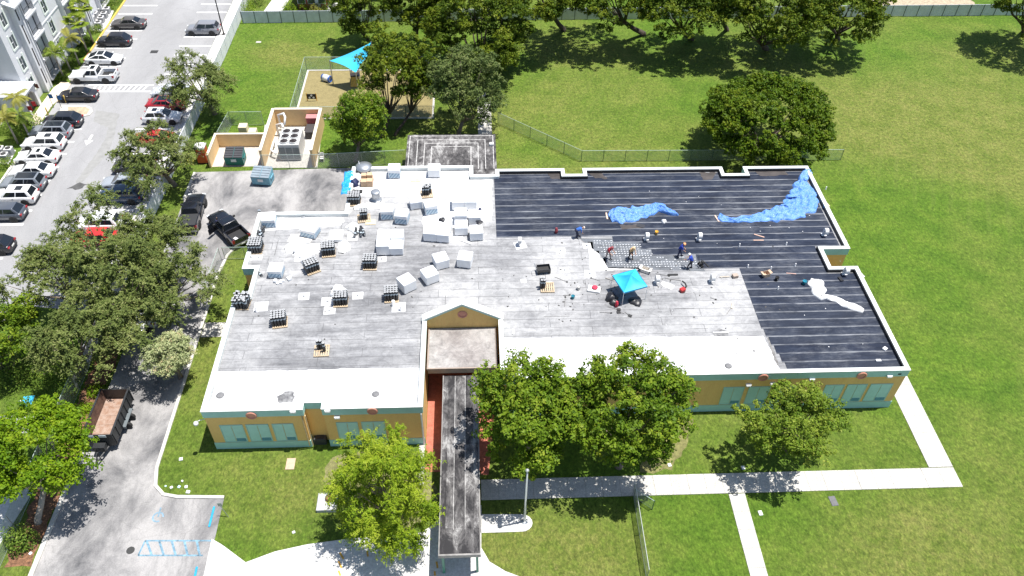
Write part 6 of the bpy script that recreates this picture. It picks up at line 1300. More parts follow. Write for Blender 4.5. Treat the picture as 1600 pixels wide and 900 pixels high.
board('tan batten against the right parapet beside the blue bucket', 1291, 318, .18, 1.1, .25, (.66, .50, .36)); board('tan batten at the notch corner of the right parapet', 1318, 373, .2, 1.0, .2, (.55, .36, .26)); board('pinkish batten on the black roof below the notch', 1236, 428, .9, .09, -.15, (.50, .32, .27)); board('timber pieces by the white vent on the grey roof', 1132, 433, .9, .1, .05, (.48, .42, .34)); board('push broom head lying on the grey roof with pale board', 1144, 478, .14, .7, -.35, (.62, .52, .40)); board('tan stick in the front right parapet corner', 1411, 566, .1, .9, -.2, (.58, .40, .28))
board('black pipe lying at the edge of the work area', 1051, 430, .95, .14, 0, (.03, .03, .032), .1); board('white metal strip on the dark stain near the white roof', 1126, 520, 1.35, .12, 0, (.75, .75, .76)); board('white stick lying on the grey roof by the court parapet', 802, 519, .12, .6, 0, (.75, .75, .75)); board('grey batten lying near the tent', 953, 437, .9, .07, -.5, (.35, .33, .30)); board('long handled tool lying near the red machine', 1052, 437, 1.4, .05, -.25, (.30, .29, .28)); board('black torch hose lying by the work area', 1103, 413, .1, .9, .4, (.02, .02, .02), .05)
board('white bent flashing piece by the right parapet, nearer the front', 1382, 546, .38, .3, .6, (.7, .7, .7), .14, 'flashing_piece', 'flashing'); board('white flashing piece lying by the front right parapet', 1372, 564, .42, .22, 0, (.74, .74, .74), .1, 'flashing_piece', 'flashing'); board('small white stick on the covered walkway roof', 0, 0, .1, .5, 0, (.75, .75, .72)) if 0 else None
board('black sheet lying by the white corner vent', 1313, 437, .3, .55, .2, (.015, .016, .02), .12, 'rubber_sheet', 'rubber sheet'); board('black mat crumpled below the cardboard boxes', 557, 300, 1.2, .4, -.05, (.02, .02, .022), .14, 'rubber_sheet', 'rubber sheet'); board('dark wedge of membrane beside the smaller tarp', 1001, 353, .8, .5, -.4, (.03, .032, .04), .04, 'membrane_offcut', 'membrane offcut')

# crumpled cloth and tarps
def crumple(label, name, cat, spine, widths, m, hgt=.18, seed=1, nu=46, nv=20, freq=5.0, base=.03):
    pts = [RP(*p) for p in spine]; o0 = pts[0].copy(); rng = np.random.default_rng(seed); t = len(pts)-1; V = []
    ph = rng.uniform(0, 6, 14); fa = rng.uniform(0, pi, 14); fr = np.stack([np.cos(fa), np.sin(fa)], 1)*(freq*np.linspace(.6, 1.7, 14))[:, None]
    cum = [0]
    for a, c in zip(pts, pts[1:]): cum.append(cum[-1]+(c-a).length)
    for i in range(nu):
        s = i/(nu-1)*cum[-1]; k = max(j for j in range(t) if cum[j] <= s+1e-9); f = (s-cum[k])/max(cum[k+1]-cum[k], 1e-6); fs = f*f*(3-2*f)
        p0, p1, p2, p3 = pts[max(k-1, 0)], pts[k], pts[k+1], pts[min(k+2, t)]
        p = .5*((2*p1)+(p2-p0)*f+(2*p0-5*p1+4*p2-p3)*f*f+(3*p1-p0-3*p2+p3)*f**3); wd = widths[k]+(widths[k+1]-widths[k])*fs
        d = (pts[k+1]-pts[k]).normalized(); nrm = Vector((-d.y, d.x, 0))
        for j in range(nv):
            v = j/(nv-1)*2-1; edge = (1-abs(v)**4)*(min(1, i/2, (nu-1-i)/2)); x, y = s, v*wd
            z = max((1-abs(sin(fr[q][0]*x+fr[q][1]*y+ph[q]+.6*sin(1.7*x+ph[q]*3)+.5*sin(2.3*y+ph[q]))))**1.6*(1.0-.05*q) for q in range(9)); z2 = sum(sin(fr[q][0]*.3*x+fr[q][1]*.3*y+ph[q]*2) for q in range(9, 13))/4
            hh = base+max(.02, (-.15+z*.85+z2*.35))*hgt*(.45+.55*edge); jit = .08*wd*sin(3*s+ph[0])+.05*wd*sin(7.3*s+ph[1])
            q = p+nrm*(v*wd*(1+.10*sin(5*s+ph[2]+(2 if v > 0 else 0)))+jit); V.append((q.x-o0.x, q.y-o0.y, hh if abs(v) < 1 else base*.6))
    b = MB(); b.grid(V, nu, nv); o = b.build(name, m, None, True, o0); return tag(o, label, cat)
def tarp_mat(name, lo, hi, rough=.35, bp=.45):
    m, nt, b = nodes_of(name); co = coords(nt, 'World'); col = ramp(nt, noise(nt, co, 2.2, 5, .6), [(.3, lo), (.7, hi)]); nt.links.new(col, b.inputs['Base Color']); b.inputs['Roughness'].default_value = rough; rn = noise(nt, co, 2.6, 5, .65, 1.2); rr = ramp(nt, rn, [(.38, (0, 0, 0)), (.5, (1, 1, 1)), (.62, (0, 0, 0))]); bumpit(nt, b, rr, bp, .06); return m
M_TARP = tarp_mat('blue_tarp', (.06, .19, .56), (.17, .35, .74)); M_AZ = tarp_mat('azure_tarp', (.01, .26, .62), (.02, .36, .75)); M_PLAS = tarp_mat('white_plastic_sheet', (.66, .66, .65), (.76, .76, .75), .4, .12)
crumple('large blue tarp crumpled in an arc across the rear right of the black roof', 'tarp', 'tarp', [(1122, 340), (1140, 345), (1175, 342), (1208, 337), (1234, 331), (1253, 317), (1256, 298), (1253, 283), (1261, 272), (1264, 269)], [.5, .3, .5, .9, 1.25, 1.6, 1.25, .45, .5, .35], M_TARP, .6, 3, 120, 40, 3.6)
crumple('smaller blue tarp bunched on the black roof near the crew', 'tarp', 'tarp', [(952, 341), (968, 338), (990, 335), (1012, 329), (1030, 325), (1045, 333), (1060, 337)], [.6, 1.15, 1.0, .85, .55, .35, .12], M_TARP, .6, 5, 90, 38, 3.6)
crumple('white plastic sheet twisted on the black roof at right', 'plastic_sheet', 'plastic sheet', [(1276, 437), (1277, 448), (1280, 463), (1291, 464), (1310, 470), (1330, 479), (1349, 486)], [.55, .75, .45, .3, .38, .45, .3], M_PLAS, .32, 7, 60, 18, 4)
crumple('azure sheeting chute hanging over the left roof parapet', 'debris_chute', 'tarp', [(546, 272), (545, 282), (542, 296), (540, 308)], [.55, .5, .5, .45], M_AZ, .5, 9, 36, 16, 3, .28)
crumple('crumpled white plastic heap left of the roll pallet', 'plastic_sheet', 'plastic sheet', [(446, 392), (462, 388), (480, 391), (500, 388)], [.5, .9, 1.0, .6], M_PLAS, .3, 11, 40, 20, 4); crumple('tan and white wrapping sheet spread on the left wing', 'wrapping_sheet', 'wrapping', [(452, 372), (470, 374), (486, 378)], [.55, .75, .5], mat('tan_sheet', (.66, .58, .48), .2, 1.2, .6, kind='World', c2=(.78, .77, .75)), .12, 12, 30, 16, 3)
crumple('white wrapper thrown back from the toppled rolls', 'plastic_sheet', 'plastic sheet', [(545, 352), (552, 356), (556, 364)], [.5, .6, .3], M_PLAS, .4, 13, 24, 16, 4); crumple('white wrapper spread above the half empty roll pallet', 'plastic_sheet', 'plastic sheet', [(553, 327), (568, 323), (585, 321)], [.25, .45, .3], M_PLAS, .3, 14, 24, 14, 4); crumple('white plastic strip heap right of the roll pallet', 'plastic_sheet', 'plastic sheet', [(535, 376), (537, 388), (533, 396)], [.45, .6, .3], M_PLAS, .25, 15, 24, 14, 4)
crumple('small white paper sheet blown flat near the tent vent', 'plastic_sheet', 'plastic sheet', [(1034, 441), (1042, 445), (1052, 450)], [.2, .35, .3], M_PLAS, .06, 16, 16, 10, 3, .012); crumple('grey cloth beside the stacked cardboard boxes', 'cloth', 'cloth', [(556, 272), (562, 280), (563, 290)], [.35, .4, .3], mat('grey_cloth', (.42, .42, .42), .2, 3), .2, 17, 18, 12, 4)
# lumps: bags and bundles of bags
def lump(label, name, cat, px, py, r, h, m, seed=1, zz=0.0, sq=1.0):
    c = RP(px, py, .012+zz); rng = random.Random(seed); b = MB(); n, k = 14, 7; V = []
    for i in range(k+1):
        a = pi/2*i/k
        for j in range(n): q = 2*pi*j/n; rr = r*cos(a)*(1+.16*sin(3*q+seed)+.1*sin(5*q+2*seed+i)); V.append((rr*cos(q), rr*sin(q)*sq, h*sin(a)*(1+.1*sin(2*q+seed))))
    b.add(V, [(i*n+j, i*n+(j+1) % n, (i+1)*n+(j+1) % n, (i+1)*n+j) for i in range(k) for j in range(n)]); return tag(b.build(name, m, None, True, c, seed), label, cat)
M_BAGK = plain('black_bag', (.018, .018, .022), .4); M_BAGB = plain('navy_bag', (.012, .02, .07), .6)
lump('white rounded bag behind the roll pallet between the square patches', 'bulk_bag', 'bag', 529, 456, .72, .55, M_WRAP, 2); lump('white rounded bag behind the askew roll pallet', 'bulk_bag', 'bag', 478, 410, .45, .4, M_WRAP, 3)
lump('black bag lying on top of the four-bundle block', 'black_bag', 'bag', 691.5, 357, .32, .2, M_BAGK, 4, 1.075); lump('small dark bag on the bundle touching the black roof edge', 'black_bag', 'bag', 750, 340, .16, .15, M_BAGB, 5, 1.05); lump('black torn sheet on the foremost right bundle', 'black_sheet', 'sheet', 749, 360, .35, .1, M_BAGK, 6, 1.0)
lump('navy bag slumped by the cardboard boxes', 'duffel_bag', 'bag', 554, 288, .5, .6, M_BAGB, 7); lump('black bag pile at the left of the blue tent', 'black_bag', 'bag', 955, 466, .55, .5, M_BAGK, 8); lump('grey-blue jacket heap among the black bags by the tent', 'jacket_heap', 'clothes', 962, 462, .35, .75, plain('grey_blue_cloth', (.10, .12, .16), .8), 9); lump('black bag under the right side of the tent', 'black_bag', 'bag', 993, 471, .6, .25, M_BAGK, 10); lump('black bag in front of the tent bags', 'black_bag', 'bag', 960, 473, .45, .35, M_BAGK, 11); lump('white pot-shaped bag on the black roof right of the smaller tarp', 'white_bag', 'bag', 1037, 347, .26, .3, M_WHT, 12); lump('brown sack with white cloth beside the large tarp', 'sack', 'bag', 1243, 291, .3, .2, plain('brown_sack', (.22, .13, .09), .8), 13); lump('white crumpled bag near the right parapet corner', 'white_bag', 'bag', 1344, 431, .35, .2, M_WHT, 14); lump('white rag against the back parapet by the right notch', 'white_bag', 'bag', 1126, 268, .22, .15, M_WHT, 15)
# cardboard boxes
M_CARD = mat('cardboard', (.52, .36, .23), .1, 3, .85)
t = thing('box_pallet', 'pallet of brown cardboard boxes at the back left of the roof', 'cardboard boxes', RP(574, 287, .014)); link('pallet', PAL, t)
for x, y, z, w_, h in ((-.3, -.3, .116, .6, .55), (.32, -.3, .116, .6, .6), (-.3, .32, .116, .6, .5), (.32, .32, .116, .6, .5), (-.3, .3, .62, .5, .35), (.3, .32, .62, .55, .4)): b = MB(); b.cbox((x, y, z), (w_, w_, h), 0, 0, .01); bo = b.build('carton', M_CARD, t); b = MB(); b.box(x-.03, x+.03, y-w_/2+.02, y+w_/2-.02, z+h, z+h+.003); b.build('tape', M_PAL, bo)
def open_box(label, px, py, w_, d, h, rz, col):
    c = RP(px, py, .014); t = thing('open_carton', label, 'carton', c, rz); m = mat('carton_%.2f' % col[0], col, .1, 3)
    b = MB(); b.box(-w_/2, w_/2, -d/2, -d/2+.02, 0, h); b.box(-w_/2, w_/2, d/2-.02, d/2, 0, h); b.box(-w_/2, -w_/2+.02, -d/2+.02, d/2-.02, 0, h); b.box(w_/2-.02, w_/2, -d/2+.02, d/2-.02, 0, h); b.box(-w_/2+.02, w_/2-.02, -d/2+.02, d/2-.02, 0, .02); b.build('carton_body', m, t)
    for s in (-1, 1): b = MB(); b.add([(s*w_/2, -d/2, h), (s*w_/2, d/2, h), (s*(w_/2+.2), d/2, h+.06), (s*(w_/2+.2), -d/2, h+.06)], [(0, 1, 2, 3)]); b.build('flap', m, t)
open_box('opened cardboard carton on the black roof near the grey roof corner', 1196, 431, .6, .5, .4, .3, (.52, .38, .27)); open_box('opened white carton at the edge of the work area above the tent', 1008, 424, .75, .55, .35, -.5, (.68, .64, .58))
c = RP(1148, 433, .01); b = MB(); b.cbox((0, 0, 0), (.5, .4, .3), 0, 0, .01); tag(b.build('closed_carton', mat('grey_brown_carton', (.36, .29, .24), .1, 3), None, False, c, .2), 'closed brown carton at the corner of the grey roof', 'carton')
c = RP(545, 0) if 0 else None
# buckets and machines
def bucket(label, px, py, col, r=.17, h=.36):
    t = thing('bucket', label, 'bucket', RP(px, py, .014)); m = mat('bucket_%.2f_%.2f_%.2f' % col, col, .08, 4, .45); b = MB(); b.lathe([(r*.85, 0), (r, h), (r*1.05, h), (r*.9, h-.01), (r*.8, .05)], 14); b.build('pail', m, t, True); b = MB(); b.tube([(-r, 0, h), (-r*.7, -.05, h*.7), (0, -r*1.15, h*.55), (r*.7, -.05, h*.7), (r, 0, h)], .01, 5); b.build('handle', M_GALV, t)
bucket('yellow bucket on the black roof right of the curved vent', 1025.5, 366, (.75, .42, .06)); bucket('blue bucket beside the right parapet', 1288, 326, (.03, .20, .42)); bucket('teal bucket on the black roof near the plastic sheet', 1256, 444, (.03, .26, .36), .2, .4); bucket('teal bucket on the grey roof left of the tent', 895, 466, (.03, .22, .30), .17, .3); bucket('grey bucket near the tent with a white lid', 904, 452, (.55, .55, .55)); bucket('black bucket on the black roof below the cartons', 1213, 438, (.03, .03, .03), .18, .4)
def gas_bottle(label, px, py, col):
    t = thing('gas_cylinder', label, 'gas cylinder', RP(px, py, .01)); m = mat('gas_%.2f' % col[0], col, .06, 3, .4); b = MB(); b.lathe([(.12, 0), (.15, .05), (.15, .42), (.1, .52), (.04, .56)], 14); b.build('tank', m, t, True); b = MB(); b.lathe([(.09, .5), (.1, .62), (.085, .62)], 12); b.build('collar', m, t); b = MB(); b.lathe([(.025, .55), (.025, .66)], 8); b.build('valve', M_GALV, t)
gas_bottle('red gas cylinder in front of the blue tent', 963, 479, (.48, .02, .05)); gas_bottle('dark red gas cylinder on the black roof behind the bent worker', 869, 364, (.25, .03, .04))
t = thing('blower', 'red engine blower with black nozzle on the grey roof right of the tent', 'blower', RP(1066, 455, .01), .5); b = MB(); b.cbox((0, 0, .05), (.5, .4, .3), 0, 0, .05); b.build('engine', mat('engine_red', (.45, .03, .03), .1, 4, .4), t); b = MB(); b.tube([(.2, 0, .2), (.5, .1, .3), (.6, .4, .35), (.6, .8, .3)], [.1, .09, .07, .06], 8); b.build('nozzle', M_TRIM, t, True); b = MB(); b.lathe([(.28, 0), (.28, .06)], 14); b.build('base', M_TRIM, t)
t = thing('material_crate', 'white open tray with a red hose coil on the grey roof left of the tent', 'tray', RP(928, 453, .01), -.25); b = MB(); b.cbox((0, 0, 0), (1.15, .75, .18), 0, 0, .03); b.build('tray', M_WHT, t); b = MB(); b.lathe([(.1, 0), (.26, .02), (.28, .08), (.22, .14), (.1, .12)], 14, 0, (.05, .08, .18)); b.build('hose_coil', mat('red_hose', (.50, .03, .07), .1, 4), t, True)
t = thing('platform_cart', 'black flat cart with mesh sides on the grey roof behind the used-up roll pallet', 'cart', RP(849, 425, .01), .12); b = MB(); b.box(-.6, .6, -.38, .38, .28, .34); b.build('deck', M_TRIM, t)
for x in (-.5, .5):
    for y in (-.3, .3): b = MB(); b.lathe([(.12, -.03), (.12, .03)], 12, 0, (0, 0, 0), Matrix.Translation((x, y, .13)) @ Matrix.Rotation(pi/2, 4, 'X')); b.build('wheel', M_TYRE, t)
for q in ((-.6, .6, .36, .38), (-.6, .6, -.38, -.36), (-.6, -.58, -.36, .36), (.58, .6, -.36, .36)): b = MB(); b.box(q[0], q[1], q[2], q[3], .34, .62); b.build('side_panel', plain('dark_mesh', (.06, .06, .065), .6), t)
b = MB(); b.tube([(-.6, -.3, .3), (-.85, -.3, .95), (-.85, .3, .95), (-.6, .3, .3)], .02, 6); b.build('handle', M_GALV, t)
t = thing('hand_trolley', 'black two-wheeled trolley beside the worker in the blue jacket', 'hand trolley', RP(1094, 416, .01), .4)
for y in (-.22, .22): b = MB(); b.tube([(0, y, .1), (-.25, y, 1.2)], .022, 6); b.build('rail', M_TRIM, t); b = MB(); b.lathe([(.14, -.03), (.14, .03)], 12, 0, (0, 0, 0), Matrix.Translation((0, y*1.25, .14)) @ Matrix.Rotation(pi/2, 4, 'X')); b.build('wheel', M_TYRE, t)
b = MB(); b.box(0, .3, -.24, .24, .03, .06); b.box(-.16, -.06, -.2, .2, .5, .54); b.lathe([(.15, .06), (.16, .5), (.1, .6)], 12, 0, (.14, 0, 0)); b.build('load', M_TRIM, t)
# scattered hand tools
rs = random.Random(21); M_TOOL = mat('tool_steel', (.14, .13, .12), .3, 6, .6)
def handtool(lab, px, py, rz, L=.9, head=.16):
    t = thing('hand_tool', lab, 'tool', RP(px, py, .014), rz); b = MB(); b.tube([(-L/2, 0, .02), (L/2, .03, .03)], .016, 5); b.build('handle', M_TOOL, t); b = MB(); b.cbox((L/2, .03, 0), (head, head*.8, .06), .4, 0, .01); b.build('head', M_TRIM, t)
for lab, px, py, rz, L in (('scraper lying farthest left in the row of tools in front of the tent', 946, 489, -.15, 1.0), ('shovel with triangular blade lying in front of the tent', 971, 489, 2.8, .5), ('pole tool lying between gas cylinder and shovel', 958, 482, -.4, 1.0), ('pair of poles lying right of the used-up roll pallet', 876, 437, -.6, 1.3), ('mop lying left of the white tray', 931, 437, 2.6, .9), ('broom lying on the grey roof with its head towards the front', 1140, 485, .9, 1.2), ('chain of black tools left of the teal bucket', 883, 472, 1.4, 1.2), ('short tool at the left of the teal bucket', 885, 462, .1, .6), ('hooked tool right of the shovel', 980, 491, -.9, .6), ('long torch wand on the grey roof right of the open white carton', 1035, 430, -.3, 1.2), ('knife tool on the grey roof near the dark stain', 1114, 467, -.6, .5), ('black squeegee on the black roof near the teal bucket', 1257, 437, -1, .5)): handtool(lab, px, py, rz, L, .16 if 'shovel' not in lab else .34)
b = MB(); rs = random.Random(4)
for k in range(150):
    px = rs.gauss(930, 75); py = rs.gauss(440, 30)
    if k > 95: px, py = rs.uniform(1120, 1390), rs.uniform(300, 560)
    if k > 120: px, py = rs.uniform(400, 740), rs.uniform(340, 560)
    c = RP(px, py)
    if -4.9 < c.x < 2 and c.y < 47.5 or c.y < 41 or c.x > 34 : continue
    s = rs.uniform(.03, .12); b.cbox((c.x, c.y, ROOF+.012), (s*rs.uniform(.8, 2), s, .02), rs.uniform(0, 3))
dbr = b.build('membrane_scraps', mat('dark_scrap', (.05, .048, .046), .6, 9)); tag(dbr, 'scattered small dark scraps and crumbs all over the roof', 'debris', kind='stuff')
b = MB()
for k in range(48):
    px, py = rs.uniform(960, 1390), rs.uniform(285, 560); c = RP(px, py)
    if c.x > 34 or c.y < 41 or c.x < 10: continue
    s = rs.uniform(.025, .07); b.cbox((c.x, c.y, ROOF+.026), (s*1.5, s, .02), rs.uniform(0, 3))
tag(b.build('paper_scraps', M_WHT), 'scattered small white scraps on the black roof', 'debris', kind='stuff')
# pop-up tent
tc_ = Vector((13.3, 49.95, ROOF)); t = thing('popup_tent', 'small bright blue pop-up tent shading gear on the grey roof', 'tent', tc_, 0)
E4 = [G(*p, ROOF+1.65)-tc_ for p in ((975, 457), (1012, 447), (993, 420), (957, 430))]; pk = sum(E4, Vector())/4; pk.z = 2.35; n = 8; b = MB()
for k in range(4):
    a, c = E4[k], E4[(k+1) % 4]; pts = []
    for i in range(n):
        u = i/(n-1)
        for j in range(n):
            v = j/(n-1); e = a.lerp(c, v); p = e.lerp(pk, u); p.z -= .16*sin(pi*u)*(.35+.8*sin(pi*v)); p.z -= .07*sin(pi*v)*(1-u); pts.append(p)
    b.grid(pts, n, n)
b.build('canopy', tarp_mat('tent_fabric', (.02, .38, .64), (.035, .45, .72), .6, .05), t, True)
b = MB()
for k in range(4): a, c = E4[k], E4[(k+1) % 4]; b.add([a, c, c-Vector((0, 0, .16)), a-Vector((0, 0, .16))], [(0, 1, 2, 3)])
b.build('valance', mat('tent_valance', (.02, .34, .58), .05, 3, .7), t)
for q in E4: b = MB(); b.tube([(q.x, q.y, .014), (q.x, q.y, q.z)], .025, 6); b.build('leg', M_WHT, t); b = MB(); b.tube([(q.x, q.y, q.z-.12), (pk.x, pk.y, q.z-.10)], .015, 5); b.build('roof_strut', M_GALV, t)
# ------------------------------------------------------------------ people
def capsule(b, p, q, r0, r1, n=10):
    p, q = Vector(p), Vector(q); d = (q-p).normalized()
    b.tube([p-d*r0*.98, p-d*r0*.7, p, q, q+d*r1*.7, q+d*r1*.98], [r0*.25, r0*.72, r0, r1, r1*.72, r1*.25], n)
PEOPLE = []
def person(label, loc, rz, lean=10, step=.12, arm=(20, 40), shirt=(.1, .1, .1), pants=(.05, .05, .07), skin=(.36, .20, .13), hat=None, crouch=0.0, look=20, hair=(.02, .015, .012)):
    S = []; a = radians(lean); td = Vector((sin(a), 0, cos(a))); hz = .93-crouch; pel = Vector((-.18*sin(a)-.05*crouch, 0, hz)); ch = pel+td*.30; nk = pel+td*.53; hd = Vector((sin(a+radians(look)*.6), 0, cos(a+radians(look)*.6))); hc = nk+hd*.17
    S += [(pel-Vector((0, .07, 0)), pel+Vector((0, .07, 0)), .135, .135, 'pants'), (pel+td*.06, ch, .14, .155, 'shirt'), (ch, pel+td*.43, .155, .14, 'shirt'), (pel+td*.42-Vector((0, .10, 0)), pel+td*.42+Vector((0, .10, 0)), .105, .105, 'shirt'), (nk-td*.06, hc, .058, .055, 'skin'), (hc-hd*.02, hc+hd*.07, .088, .092, 'skin'), (hc-hd*.045+hd.orthogonal()*0, hc+Vector((.03, 0, -.03)), .07, .06, 'skin')]
    fw = Vector((hd.z, 0, -hd.x)); S += [(hc+fw*.085, hc+fw*.108-hd*.02, .018, .016, 'skin'), (hc-hd*.06+fw*.05, hc-hd*.08+fw*.06, .045, .035, 'skin')]
    for s in (-1, 1):
        S.append((hc+Vector((0, s*.088, 0)), hc+Vector((-.01, s*.094, .03)), .018, .018, 'skin'))
        hip = pel+Vector((0, s*.09, -.05)); foot = Vector((step*s, s*.13, .05)); kn = hip.lerp(foot, .5)+Vector((.05+crouch*.55, 0, 0)); S += [(hip, kn, .088, .062, 'pants'), (kn, foot+Vector((0, 0, .05)), .060, .045, 'pants'), (foot+Vector((-.05, 0, 0)), foot+Vector((.16, s*.015, -.012)), .048, .04, 'boot')]
        sh = pel+td*.44+Vector((0, s*.20, 0)); u1, u2 = radians(arm[0]), radians(arm[0]+arm[1]); el = sh+Vector((sin(u1)*.28, s*.05, -cos(u1)*.28)); wr = el+Vector((sin(u2)*.25, -s*.04, -cos(u2)*.25)); fd = (wr-el).normalized(); sd = Vector((0, 1, 0)); sd = (sd-fd*sd.dot(fd)).normalized(); up = fd.cross(sd)
        S += [(sh, el, .056, .045, 'shirt'), (el, wr, .042, .032, 'skin'), (wr+fd*.02-sd*.018, wr+fd*.075-sd*.022, .022, .022, 'skin'), (wr+fd*.02+sd*.018, wr+fd*.075+sd*.022, .022, .022, 'skin')]
        for k, L in enumerate((.062, .075, .070, .052)): o = wr+fd*.085+sd*(-.033+.022*k); S += [(o, o+fd*L*.55, .0115, .011, 'skin'), (o+fd*L*.55, o+fd*L*.85+up*.025*s, .011, .0105, 'skin')]
        S.append((wr+fd*.03-sd*.03*s, wr+fd*.075-sd*.062*s, .014, .012, 'skin'))
    b = MB()
    S = [(p, q, r0*(1.16 if k in ('shirt', 'pants') else 1), r1*(1.16 if k in ('shirt', 'pants') else 1), k) for p, q, r0, r1, k in S]
    for p, q, r0, r1, _ in S: capsule(b, p, q, r0, r1)
    me = b.mesh('body', []); tmp = bpy.data.objects.new('person_tmp', me); COL.objects.link(tmp); md = tmp.modifiers.new('r', 'REMESH'); md.mode = 'VOXEL'; md.voxel_size = .0125; md.use_smooth_shade = True
    PEOPLE.append((tmp, S, label, loc, rz, shirt, pants, skin, hat, hc, hd, fw, hair))
def finish_people():
    dg = bpy.context.evaluated_depsgraph_get()
    for tmp, S, label, loc, rz, shirt, pants, skin, hat, hc, hd, fw, hair in PEOPLE:
        me = bpy.data.meshes.new_from_object(tmp.evaluated_get(dg)); bpy.data.objects.remove(tmp); me.name = 'body'; me.materials.clear()
        for nm, c in (('shirt', shirt), ('pants', pants), ('skin', skin), ('boot', (.05, .035, .025))): me.materials.append(mat('cloth_%s_%.2f_%.2f_%.2f' % ((nm,)+tuple(c)), c, .12, 12, .85))
        n = len(me.polygons); C = np.zeros(n*3, dtype=np.float32); me.polygons.foreach_get('center', C); C = C.reshape(-1, 3).astype(float); best = np.full(n, 9.); idx = np.zeros(n, dtype=np.int32); K = {'shirt': 0, 'pants': 1, 'skin': 2, 'boot': 3}
        for p, q, r0, r1, k in S:
            p, q = np.array(p), np.array(q); d = q-p; tt = np.clip(((C-p)@d)/max(d@d, 1e-9), 0, 1); dist = np.linalg.norm(C-(p+tt[:, None]*d), axis=1)-(r0+(r1-r0)*tt); m_ = dist < best; best[m_] = dist[m_]; idx[m_] = K[k]
        me.polygons.foreach_set('material_index', idx); me.polygons.foreach_set('use_smooth', [True]*n)
        o = link('person', me, None, loc, rz); tag(o, label, 'person')
        M = Matrix.Translation(hc+hd*.045) @ hd.to_track_quat('Z', 'X').to_matrix().to_4x4(); b = MB()
        if hat: b.lathe([(.155, .0), (.15, .02), (.108, .03), (.106, .07), (.08, .105), (.03, .118)], 16, 0, (0, 0, .01), M); b.build('hat', mat('hat_%.2f_%.2f' % (hat[0], hat[2]), hat, .06, 6, .7), o, True)
        else: b.lathe([(.098, -.03), (.104, .03), (.085, .085), (.03, .11)], 14, 0, (0, 0, 0), M); b.build('hair', mat('hair_dark', hair, .2, 20, .6), o, True)
        for s in (-1, 1): b = MB(); e = hc+fw*.082+hd*.025+Vector((0, s*.033, 0)); b.lathe([(.002, -.01), (.011, -.005), (.012, .003), (.004, .01)], 8, 0, tuple(e)); b.build('eye', M_DARK, o)
zr = ROOF+.022
def on_roof(px, py): c = G(px, py, ROOF); return (c.x, c.y, zr)
person('worker in blue shirt bending over at the edge of the torn-off strip', on_roof(902, 371), .2, 72, .14, (12, 20), (.03, .12, .42), (.015, .02, .05), hat=(.72, .62, .52))
person('worker in dark red shirt leaning forward on the exposed deck', on_roof(950, 404), -.9, 30, .2, (25, 45), (.28, .02, .035), (.20, .17, .17), hat=(.25, .05, .06))
person('worker in tan shirt standing bent on the exposed deck', on_roof(985, 404), -1.3, 28, .12, (20, 50), (.50, .33, .17), (.02, .018, .02), hat=(.66, .48, .28))
person('worker in blue with an orange hat walking at the right of the deck', on_roof(1061, 401), -.2, 22, .2, (20, 30), (.015, .04, .30), (.01, .015, .06), hat=(.80, .38, .16))
person('worker in blue jacket and white hat beside the black trolley', on_roof(1077, 419), 2.6, 24, .16, (35, 30), (.015, .05, .35), (.012, .014, .03), hat=(.74, .72, .68))
c = G(343, 361); person('person in dark blue standing inside the open pickup door', (c.x, c.y, LOTZ), .6, 6, .08, (20, 35), (.02, .025, .07), (.03, .03, .035))
finish_people()
# ================================================================== small things on the ground
def slabbox(name, label, cat, px, py, d, rz, m, z=0.0, bev=.02, group=None):
    c = G(px, py, 0); b = MB(); b.cbox((0, 0, 0), d, 0, 0, bev); return tag(b.build(name, m, None, False, (c.x, c.y, z), rz), label, cat, group)
slabbox('utility_cover', 'tan concrete utility cover in the front lawn of the left wing', 'cover', 454, 725, (.7, 1.05, .06), 0, mat('tan_cover', (.50, .36, .26), .12, 4))
slabbox('utility_cover', 'dark grey utility cover in the lawn below the front walk', 'cover', 1302, 783, (.55, .85, .05), .1, mat('dark_cover', (.12, .12, .125), .15, 4))
slabbox('meter_cover', 'small white cover beside the walk above its right half', 'cover', 1161, 731, (.28, .32, .08), .1, M_WHT); slabbox('meter_cover', 'small white cover in the lawn right of the branch walk', 'cover', 1188, 802, (.3, .4, .08), .1, M_WHT); slabbox('meter_cover', 'small white cover at the foot of the broad tree', 'cover', 1046, 727, (.28, .28, .08), .2, M_WHT); slabbox('meter_cover', 'small white box on the lawn near the wheel stop', 'cover', 283, 718, (.28, .28, .12), .2, M_WHT)
for k, (px, py, s) in enumerate(((259, 760, .2), (268, 762, .3), (280, 761, .3), (291, 761, .34), (285, 752, .22), (294, 769, .4), (459, 832, .3), (48, 865, .3))):
    slabbox('white_stone', ('small white block in the scattered row at the kerb corner of the lawn' if k < 6 else ('single white block on the lawn by the covered tree' if k == 6 else 'single white block on the verge at bottom left')), 'stone', px, py, (s*.75, s*.68, .10), k*.6, M_WHT if k not in (0, 2) else mat('pale_blue_block', (.50, .68, .74), .08, 4), 0, .03, 'white blocks at the kerb corner' if k < 6 else None)
